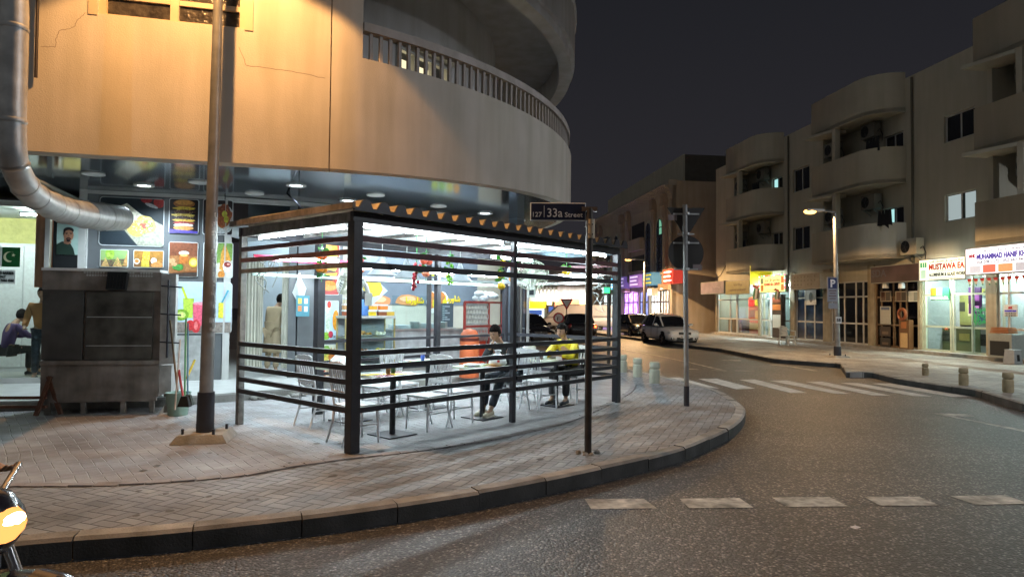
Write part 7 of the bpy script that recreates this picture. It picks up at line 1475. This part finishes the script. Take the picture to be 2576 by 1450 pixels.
#@@CARS
# ================================================================== CARS
def car(loc, rz, paint, label, hatch=False, van=False, lights=0.0, L=4.4, W=1.72, Hh=1.46, plate=True, group=None):
    """sedan; local -y is the front"""
    t = thing("parked_car", label, "car", loc, rz, group); PN = paint
    if van: st_ = [(-2.45, .50, .78, .74), (-2.40, .42, .95, .84), (-1.9, .36, 1.10, .92), (-1.4, .34, 1.2, .94), (1.6, .34, 1.25, .95), (2.35, .36, 1.2, .94), (2.42, .45, 1.0, .88)]
    else: st_ = [(-2.18, .42, .58, .60), (-2.12, .26, .72, .76), (-1.85, .20, .80, .83), (-1.3, .20, .89, .86), (-.85, .20, .94, .865), (.6, .20, .95, .87), (1.4, .21, .96, .86), (1.85, .24, .97, .82), (2.12, .30, .92, .74), (2.18, .42, .75, .64)]
    k_ = W/1.74; m_ = MB().mat(PN); m_.smooth = True; NS = 14; vs = []
    for (y, zb0_, zt0_, hw) in st_:
        y *= L/4.4; hw *= k_
        for i in range(NS):
            a = -pi/2+2*pi*(i+.5)/NS; c_, s_ = cos(a), sin(a); e_ = .42
            x_ = hw*abs(c_)**e_*(1 if c_ > 0 else -1); z_ = (zb0_+zt0_)/2+(zt0_-zb0_)/2*abs(s_)**.55*(1 if s_ > 0 else -1); x_ *= (1-.06*max(0, s_)); vs.append((x_, y, z_))
    fs = [(j*NS+i, j*NS+(i+1) % NS, (j+1)*NS+(i+1) % NS, (j+1)*NS+i) for j in range(len(st_)-1) for i in range(NS)]+[tuple(range(NS))[::-1], tuple(range((len(st_)-1)*NS, len(st_)*NS))]
    m_.add(vs, fs); m_.build("body", t)
    # cabin: glass house + painted roof
    if van: cab = [(-2.0, 1.08, .80, 1.10, .78), (-1.25, 1.15, .86, 1.92, .74), (-.9, 1.2, .88, 2.02, .76), (2.15, 1.2, .88, 2.02, .76), (2.38, 1.1, .86, 1.9, .72)]
    elif hatch: cab = [(-1.12, .90, .76, .93, .70), (-.40, .93, .78, 1.36, .58), (-.1, .93, .79, 1.44, .60), (.9, .94, .79, Hh, .60), (1.35, .95, .78, 1.40, .58), (1.95, .95, .74, .99, .66)]
    else: cab = [(-1.12, .90, .76, .93, .70), (-.38, .93, .78, 1.36, .58), (-.1, .93, .79, 1.43, .59), (.7, .94, .79, Hh-.02, .59), (1.05, .94, .78, 1.38, .57), (1.75, .95, .74, 1.0, .64)]
    g = MB().mat(BLACKG if not van else PN); g.smooth = False; vs = []
    for y, zb0_, hb, zt0_, ht_ in cab: y *= L/4.4; vs += [(-hb*k_, y, zb0_), (-ht_*k_, y, zt0_), (ht_*k_, y, zt0_), (hb*k_, y, zb0_)]
    n_ = len(cab); fs = []
    for j in range(n_-1):
        a = j*4; b = a+4; fs += [(a, b, b+1, a+1), (a+1, b+1, b+2, a+2), (a+2, b+2, b+3, a+3)]
    fs += [(0, 1, 2, 3), (n_*4-1, n_*4-2, n_*4-3, n_*4-4)]
    g.add(vs, fs, False); g.build("greenhouse" if not van else "cargo_body", t)
    rf = MB().mat(PN); rf.smooth = True; js = [1, 2, 3, 4] if not van else [1, 2, 3]; vs = []
    for j in js:
        y, _, _, zt0_, ht_ = cab[j]; y *= L/4.4
        for x_, dz_ in ((-ht_*k_-.03, -.02), (-ht_*k_*.8, .03), (0, .045), (ht_*k_*.8, .03), (ht_*k_+.03, -.02)): vs.append((x_, y, zt0_+dz_))
    rf.add(vs, [(j*5+i, j*5+5+i, j*5+6+i, j*5+1+i) for j in range(len(js)-1) for i in range(4)]); rf.build("roof", t)
    pl_ = MB().mat(PN)
    for s_ in (-1, 1):
        if van: continue
        c0, c1 = cab[0], cab[1]; pl_.bar((s_*c0[4]*k_*1.02, c0[0]*L/4.4, c0[3]), (s_*c1[4]*k_*1.03, c1[0]*L/4.4, c1[3]+.01), .06, .06)
        pl_.bar((s_*cab[2][2]*k_*1.005, .1, .94), (s_*.60*k_, .12, 1.42), .05, .03); pl_.bar((s_*cab[-1][4]*k_, cab[-1][0]*L/4.4, cab[-1][3]), (s_*cab[-2][4]*k_*1.02, cab[-2][0]*L/4.4, cab[-2][3]), .10, .08)
    if not van: pl_.build("pillars", t)
    TY = C("#0c0c0d", .8); RIM = mat("alloy_rim", (.35, .35, .36), .35, .7)
    for s_ in (-1, 1):
        for y in (-1.32*L/4.4, 1.30*L/4.4):
            m_ = MB().mat(C("#050506", .9)); m_.lathe([(.36, s_*-.02), (.36, s_*.015)], (s_*(.835*k_), y, .33), 24, 'X'); m_.build("wheel_arch", t)
            w_ = bpy.data.objects.new("wheel", None); col.objects.link(w_); w_.parent = t; w_.location = (s_*(.76*k_), y, .31)
            MB().mat(TY).lathe([(.2, -.10), (.29, -.10), (.31, -.06), (.31, .06), (.29, .10), (.2, .10)], n=26, axis='X').build("tyre", w_)
            m_ = MB().mat(RIM); m_.lathe([(.205, .0), (.205, s_*.095), (.17, s_*.10), (.16, s_*.05), (.05, s_*.06), (.04, s_*.09)], n=22, axis='X'); [m_.bar((s_*.085, 0, 0), (s_*.085, .18*cos(2*pi*k/5), .18*sin(2*pi*k/5)), .05, .03) for k in range(5)]; m_.build("rim", w_)
        m_ = MB().mat(PN); m_.ball((s_*(.96*k_), -.72, .99), .09, 10, (1.2, .7, .8), 6); m_.bar((s_*.8*k_, -.70, .94), (s_*.92*k_, -.71, .96), .05); m_.build("mirror", t)
        m_ = MB().mat(mat("headlight_clear", (.55, .56, .56), .12, var=.1) if lights == 0 else emis("headlamp_on", (1, .72, .4), lights)); m_.ball((s_*.62*k_, -2.02*L/4.4, .66 if not van else .8), .15, 12, (1.15, .62, .72), 7); m_.build("headlight", t)
        m_ = MB().mat(C("#7a1010", .3)); m_.ball((s_*.68*k_, 2.08*L/4.4, .80), .12, 10, (.9, .5, 1.1), 6); m_.build("tail_light", t)
        m_ = MB().mat(C("#1a1c1e", .3)); m_.ball((s_*.62*k_, -2.13*L/4.4, .36), .09, 10, (1.1, .5, .8), 6); m_.mat(C("#c8ccc8", .2)); m_.ball((s_*.62*k_, -2.16*L/4.4, .36), .05, 8, (1, .5, 1), 5); m_.build("fog_light", t)
        if not van:
            m_ = MB().mat(C("#0a0a0b", .5)); 
            for y in (-.72, .14, 1.02): m_.bar((s_*.875*k_, y*L/4.4, .35), (s_*.868*k_, y*L/4.4, .90), .008, .012)
            m_.build("door_seam", t); m_ = MB().mat(PN); [m_.ball((s_*.885*k_, y, .80), .03, 6, (.5, 2.4, .5), 4) for y in (-.05, .85)]; m_.build("door_handle", t)
    m_ = MB().mat(C("#0b0c0e", .4)); m_.box((0, -2.135*L/4.4, .60), (.62, .1, .12)); m_.box((0, -2.14*L/4.4, .33), (.80, .1, .15)); m_.build("grille", t)
    m_ = MB().mat(mat("chrome_trim", (.6, .6, .6), .15, .9)); m_.box((0, -2.19*L/4.4, .60), (.6, .02, .02)); m_.ball((0, -2.2*L/4.4, .61), .045, 12, (1, .3, 1), 6); m_.build("badge", t)
    if plate: m_ = MB().mat(C("#d8d8d4", .4)); m_.box((0, -2.215*L/4.4, .44), (.50, .015, .12)); p_ = m_.build("number_plate", t); text("K 62718", .06, C("#20242a"), p_, (-.2, -2.2245*L/4.4, .415), "lettering", .40, .002, depth=.001)
    m_ = MB().mat(C("#111214", .5)); [m_.tube([(x_, -1.14*L/4.4, .955), (x_+.42, -1.02*L/4.4, 1.0)], .008, 5) for x_ in (-.5, 0.0)]
    if not van: m_.build("wiper", t)
    return t
def paintm(n_, c_, r_=.22): 
    m = mat(n_, c_, r_, .0, var=.05, vs=1.5, dirt=.0); b = m.node_tree.nodes["Principled BSDF"]; b.inputs["Coat Weight"].default_value = .6; b.inputs["Coat Roughness"].default_value = .06; return m
WH = paintm("car_white_paint", (.80, .81, .82)); BK = paintm("car_black_paint", (.012, .012, .014), .2); SV = paintm("van_white_paint", (.5, .5, .56), .35)
k = at(1747, 871, ZR); yw = k.y+.3; xw = atd(1706, 868, yw).x
car((xw, yw+2.1, ZR), .16, WH, "white hatchback parked at the far kerb in front of the black saloon, facing the viewer", hatch=True, L=4.25, W=1.70, Hh=1.53)
k = at(1640, 853, ZR); yb = at(1640, 853, ZR).y+.3; xbk = atd(1616, 850, yb).x
car((xbk, yb+2.1, ZR), .16, BK, "black saloon parked behind the white hatchback", L=4.4, W=1.72)
q = atd(1400, 820, 50); car((q.x+1.5, 50, ZR), -pi/2+.05, SV, "white delivery van crossing the far junction, seen through the pergola", van=True, L=5.2, plate=False)
q = atd(1345, 840, 33); car((q.x-.4, 33, ZR), .3, BK, "dark car seen through the pergola beside the glass door", L=4.3, plate=False)
q = atd(1452, 833, 37); t = car((q.x, 37, ZR), pi+.05, BK, "dark car with a glowing red tail light behind the street name pole", L=4.2, plate=False)
m_ = MB().mat(emis("tail_glow", (1, .08, .02), 12)); m_.ball((-.66, 2.12, .80), .06, 8, m_=5); m_.build("tail_glow", t)
#@@LEFTSTUFF
# ================================================================== DUCT
DP = [atd(30, -140, 6.0), atd(35, 0, 6.0), atd(32, 180, 6.0), atd(30, 330, 6.0), atd(38, 415, 6.05), atd(72, 478, 6.3), atd(120, 512, 6.9), atd(175, 532, 7.7), atd(240, 543, 8.8), atd(300, 548, 10.2)]
DPs = smooth_path(DP, 5); t = thing("exhaust_duct", "round metal exhaust duct bending down from the upper left into the wrap poster", "duct")
rs = [.112+.085*min(1, max(0, (p_.y-6.0)/3.4)) for p_ in DPs]
m_ = MB().mat(GALV); m_.tube(DPs, rs, 28); m_.build("pipe", t)
for i in (7, 14, 20, 24, 27, 31, 34, 38, 41):
    if i < len(DPs)-1: d = (DPs[i+1]-DPs[i]).normalized(); m_ = MB().mat(STAIN if i in (20, 27, 34) else GALV); m_.tube([DPs[i]-d*.022, DPs[i], DPs[i]+d*.022], [rs[i]+.003, rs[i]+.010, rs[i]+.003], 28); m_.build("seam_band", t)
m_ = MB().mat(C("#2a2018")); a_, b_ = FW.px(96, -60, .06), FW.px(90, 195, .06); m_.tube([FW.w(a_[0], .06, a_[1]), FW.w(b_[0], .06, b_[1])], .018, 8); tag(m_.build("drain_pipe"), "thin dark vertical pipe on the orange wall beside the duct", "pipe")
m_ = MB().mat(C("#8a9080")); P = [atd(58, 442, 7.4), atd(110, 462, 8.0), atd(170, 490, 8.8), atd(215, 512, 9.6), atd(240, 520, 10.2)]; m_.tube(smooth_path(P, 4), .03, 8); tag(m_.build("conduit"), "pale curved conduit running above the exhaust duct", "conduit")
# ================================================================== GRILL CABINET with pallet
GC = at(205, 1040, 0); GCr = at(392, 1036, 0); FG2 = Frame(GC, atan2((GCr-GC).y, (GCr-GC).x)); WG = (GCr-GC).length; SK = GC.y/FPX
def gz(v): return 1.6+(767-v)*SK*1.02
t = thing("grill_cabinet", "large grimy steel grill cabinet with dark glass front standing on a low frame", "grill cabinet", FG2.p, FG2.a)
GRM = mat("grimy_steel", (.32, .285, .26), .5, .3, var=.3, vs=4, bump=.1, bs=20, dirt=.4); x0g = -.55
z_t = gz(683); m_ = MB().mat(GRM); m_.ab((x0g, 0.05, gz(914)), (WG+.03, .85, z_t-.03)); m_.build("body", t)
m_ = MB().mat(GRM); m_.ab((x0g, -.0, gz(998)), (WG+.03, .85, gz(916))); m_.build("lower_drawer", t, bevel=.01)
m_ = MB().mat(GRM); m_.ab((x0g, -.03, gz(916)), (WG+.04, .05, gz(906))); m_.build("trim_band", t); m_ = MB().mat(GRM); m_.ab((x0g, -.02, gz(733)), (WG+.03, .048, gz(700))); m_.build("trim_band", t)
m_ = MB().mat(mat("sooty_glass", (.10, .092, .08), .3, var=.6, vs=3, dirt=.3)); m_.ab((.02, .01, gz(904)), (WG-.08, .048, gz(736))); m_.build("glass_front", t)
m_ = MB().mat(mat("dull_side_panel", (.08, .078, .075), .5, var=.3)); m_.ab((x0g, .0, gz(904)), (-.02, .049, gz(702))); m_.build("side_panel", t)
m_ = MB().mat(C("#e8e8e4", .4)); m_.ab((x0g, -.06, z_t-.02), (WG+.03, .3, z_t+.02)); m_.build("top_edge", t)
m_ = MB().mat(C("#c8cac8", .4)); rn = random.Random(1)
for j, v in enumerate((691, 698)):
    for k in range(26):
        if rn.random() < .12: continue
        x, z = .0+k*(WG-.06)/26, gz(v)+.012; P = [(x+(.022 if q_ % 2 == 0 else .010)*sin(2*pi*q_/10), z+(.022 if q_ % 2 == 0 else .010)*cos(2*pi*q_/10)) for q_ in range(10)]; m_.add([(a, -.026, b) for a, b in P], [tuple(range(10))])
m_.mat(GRM); m_.ab((x0g, -.021, gz(704)), (WG+.03, -.018, gz(686))); m_.build("star_perforations", t)
for v in (800, 871): m_ = MB().mat(GALV); m_.ab((.03, .004, gz(v)), (WG-.09, .009, gz(v)+.012)); m_.build("shelf_rail", t)
m_ = MB().mat(GALV); m_.ab((WG+.035, -.02, gz(916)), (WG+.24, .10, gz(690))); m_.ab((WG+.035, .0, gz(990)), (WG+.2, .5, gz(920))); m_.build("mechanism_housing", t)
m_ = MB().mat(POLEB); m_.tube([(WG+.15, -.06, gz(900)), (WG+.15, -.06, gz(705))], .016, 8)
for v in (720, 790, 860): m_.tube([(WG+.05, -.06, gz(v)), (WG+.34, -.09, gz(v+3))], .011, 7)
m_.build("spit_drive", t)
for x in (x0g+.1, .02, .5*WG+.05, WG-.06): 
    for y in (.02, .7): m_ = MB().mat(GRM); m_.box((x, y, .09), (.06, .06, .19)); m_.build("leg", t)
m_ = MB().mat(GRM); m_.ab((x0g, -.01, .17), (WG, .05, .26)); m_.ab((x0g, .68, .17), (WG, .74, .26)); m_.build("stand", t)
m_ = MB().mat(C("#15171a", .3)); m_.box((0, 0, 0), (.26, .08, .26), rx=-.25); m_.mat(C("#0a0b0d")); [m_.box((-.09+.045*k, -.045, 0), (.012, .01, .2), rx=-.25) for k in range(5)]; tag(m_.build("flood_lamp", None, FG2.w(WG*.46, .09, gz(710)), FG2.a), "black unlit flood lamp hanging on the front of the grill cabinet", "flood lamp")
p = at(90, 1045, 0); t = thing("wooden_trestle", "small reddish wooden A-frame trestle on the paving at the left", "trestle", p, .1); WD = mat("reddish_wood", (.14, .06, .035), .7, var=.3, vs=8)
for a_, b_ in (((-.0, 0, .0), (.13, .1, .55)), ((.25, .15, 0), (.1, .1, .55))): MB().mat(WD).bar(a_, b_, .05).build("leg", t)
for z in (.12, .25): MB().mat(WD).bar((-.75, .06, z), (.1, .06, z), .04).build("rung", t)
# brooms and dustpan
def pole_tool(u0, v0, u1, v1, y, hx, r, label, name="broom", head=None, hy=None):
    a, b = atd(u0, v0, y+.25), atd(u1, v1, y); t = thing(name, label, "broom" if name == "broom" else "tool"); t.location = (b.x, b.y, max(0, b.z)); a = a-t.location; b = b-t.location
    MB().mat(C(hx)).tube([b, a], r, 8).build("handle", t)
    if head: m_ = MB().mat(C(head, .9)); m_.box((0, 0, .06), (.16, .08, .14), taper=.5); m_.build("brush", t)
pole_tool(428, 805, 447, 985, 9.2, "#6a5a40", .014, "old brown broom handle leaning by the cabinet hinge")
pole_tool(468, 800, 464, 1020, 9.0, "#5a9a6a", .013, "broom with a green handle leaning on the grey wall", head="#2a2c2a"); pole_tool(473, 812, 472, 1016, 9.1, "#5a86a0", .012, "broom with a blue handle and yellow grip", head="#303430")
pole_tool(454, 852, 440, 1030, 8.9, "#b8b4b0", .012, "white-gripped pole of a long-handled dustpan"); pole_tool(450, 930, 464, 1020, 8.8, "#9a1c30", .016, "short dark red broom handle", head="#15171a")
pole_tool(490, 905, 470, 950, 9.2, "#b8a820", .016, "yellow gripped tool half hidden by the lamp pole")
p = at(438, 1042, 0); t = thing("dustpan", "dusty metal dustpan lying open by the brooms", "dustpan", p, .3); m_ = MB().mat(mat("dusty_pan", (.35, .31, .27), .6, var=.3)); m_.add([(-.2, -.12, 0), (.16, -.12, 0), (.14, .12, .02), (-.16, .12, .02), (-.16, .14, .12), (.14, .14, .12)], [(0, 1, 2, 3), (3, 2, 5, 4), (0, 3, 4), (1, 5, 2)]); m_.build("pan", t)
q = atd(448, 1005, 9.6); t = thing("bucket", "pale green bucket behind the brooms", "bucket", (q.x, 9.6, 0)); MB().mat(C("#7a9488")).lathe([(.13, 0), (.17, .32), (.18, .33), (.16, .32), (.12, .03)], n=18).build("tub", t); MB().mat(C("#20282a")).lathe([(.135, .05), (.16, .25)], n=18).build("liner", t)
# thin steel sheet behind the brooms
a_, b_ = FA.px(425, 850), FA.px(515, 850); m_ = MB().mat(GALV); m_.ab((a_[0], -.05, PLZ), (b_[0], -.03, FA.px(470, 843)[1])); tag(m_.build("steel_sheet", None, FA.p, FA.a), "dull steel sheet covering the wall below the smoothie poster", "panel")
# ================================================================== PASSING MOTORBIKE at the lower left
p = Vector((-2.62, 2.75, ZR)); t = thing("motorbike", "passing motorbike at the lower left edge with a glowing orange-white headlight", "motorbike", p, -pi/2-.05+pi)
MBK = paintm("motorbike_dark_paint", (.02, .02, .03), .2); CHR = mat("chrome_trim", (.6, .6, .6), .15, .9)
# local -y is forward (towards the picture's right)
for y in (-.65, .65):
    w_ = bpy.data.objects.new("wheel", None); col.objects.link(w_); w_.parent = t; w_.location = (0, y, .30)
    MB().mat(C("#0c0c0d", .8)).lathe([(.22, -.05), (.28, -.05), (.30, 0), (.28, .05), (.22, .05)], n=30, axis='X').build("tyre", w_); MB().mat(CHR).lathe([(.22, -.03), (.20, 0), (.22, .03)], n=30, axis='X').build("rim", w_)
m_ = MB().mat(MBK); m_.smooth = True
for k in range(10):
    a = radians(20+k*15); a2 = radians(35+k*15); m_.add([(sx_*.075, -.65+.34*cos(b_), .30+.34*sin(b_)) for b_ in (a, a2) for sx_ in (-1, 1)]+[(0, -.65+.365*cos(b_), .30+.365*sin(b_)) for b_ in (a, a2)], [(0, 2, 5, 4), (4, 5, 3, 1)])
m_.build("front_mudguard", t)
for s_ in (-1, 1): MB().mat(CHR).tube([(s_*.1, -.65, .3), (s_*.1, -.42, .85)], .022, 8).build("fork", t)
m_ = MB().mat(MBK); m_.smooth = True; m_.ball((0, -.02, .72), .2, 14, (.7, 1.6, .7), 9); m_.build("fuel_tank", t); m_ = MB().mat(C("#101012", .6)); m_.ball((0, .45, .74), .18, 12, (.75, 1.9, .4), 7); m_.build("seat", t)
m_ = MB().mat(GALV); m_.box((0, 0, .42), (.28, .42, .34)); m_.build("engine", t); MB().mat(CHR).tube([(-.36, -.30, 1.0), (-.12, -.42, .93), (.12, -.42, .93), (.36, -.30, 1.0)], .014, 8).build("handlebar", t); MB().mat(CHR).tube([(.1, -.1, .3), (.14, .3, .28), (.15, .8, .34)], .04, 10).build("exhaust", t)
m_ = MB().mat(MBK); m_.smooth = True; m_.ball((0, -.46, .84), .15, 14, (1.05, .8, 1.0), 9); m_.build("headlight_housing", t); m_ = MB().mat(emis("headlamp_glow", (1.0, .38, .10), 1.5)); m_.ball((0, -.50, .84), .11, 14, (1.0, 1.0, .8), 8); m_.build("headlight", t)
m_ = MB().mat(emis("headlamp_core", (1.0, .86, .62), 9)); m_.ball((0, -.57, .86), .05, 12, (1.3, .8, .7), 6); m_.build("bulb_core", t); m_ = MB().mat(CHR); m_.lathe([(.125, -.56), (.135, -.53), (.13, -.48)], (0, 0, .84), 20, 'Y') if False else m_.tube([(.118*cos(2*pi*k/24), -.53, .84+.098*sin(2*pi*k/24)) for k in range(25)], .010, 6, False); m_.build("headlight_rim", t)
hl = spot("headlight_beam", p+Vector((.72, 0, .84)), p+Vector((5, .1, -.3)), 22, (1, .62, .32), 70, .8, .05)
J = sit(.3, head=(0, -.05)); J['elL'] = (.3, -.35, .85); J['elR'] = (-.3, -.35, .85); J['wrL'] = (.34, -.5, .68); J['haL'] = (.34, -.56, .66); J['wrR'] = (-.34, -.5, .68); J['haR'] = (-.34, -.56, .66); J['knL'] = (.2, -.36, .5); J['knR'] = (-.2, -.36, .5); J['anL'] = (.16, -.05, .12); J['toL'] = (.16, -.18, .06); J['anR'] = (-.16, -.05, .12); J['toR'] = (-.16, -.18, .06)
r_ = person(p+Vector((-.33, 0.0, .33)), -pi/2-.05+pi, J, "rider in a dark blue jacket on the passing motorbike", mat("dark_blue_jacket", (.03, .03, .09), .6), JEAN, C("#22242a"))
# litter
m_ = MB().mat(C("#d8d8d8", .7)); m_.add([(0, 0, .002), (.05, .01, .012), (.06, .05, .004), (.02, .04, .02), (-.02, .05, .004), (-.03, .0, .012)], [(0, 1, 2, 3), (0, 3, 4, 5)]); tag(m_.build("paper_scrap", None, at(2152, 1330, ZR)), "crumpled white paper scrap lying on the road", "litter")
rn = random.Random(12)
for (u, v, z, lb) in ((1618, 1172, ZR, "small pale scrap beside the kerb under the road corner"), (1810, 1172, ZR, "thin pale leaf scrap on the road right of the kerb"), (388, 1196, 0, "white sliver of litter on the paving near the lamp plinth"), (935, 1215, ZR*0, "tiny scrap on the outer paving before the corner post")):
    m_ = MB().mat(C("#b8b4a8", .7)); m_.add([(-.03, 0, .004), (.0, -.012, .008), (.035, .0, .004), (.0, .014, .007)], [(0, 1, 2, 3)]); tag(m_.build("litter_scrap", None, at(u, v, z)), lb, "litter")
# gum spots and stains on the pavement
m_ = MB().mat(mat("pavement_stain", (.11, .105, .10), .8, var=.2)); rn = random.Random(9)
for k in range(46):
    u = rn.uniform(60, 1500); v = rn.uniform(1110, 1335-.115*u-(max(0, u-1000)*.06)); q = at(u, v, .003)
    r_ = rn.uniform(.012, .05); n0 = 9; m_.add([(q.x+r_*cos(2*pi*j/n0)*rn.uniform(.7, 1.2), q.y+r_*sin(2*pi*j/n0)*rn.uniform(.7, 1.2), .003) for j in range(n0)], [tuple(range(n0))])
tag(m_.build("pavement_stains"), kind="structure")
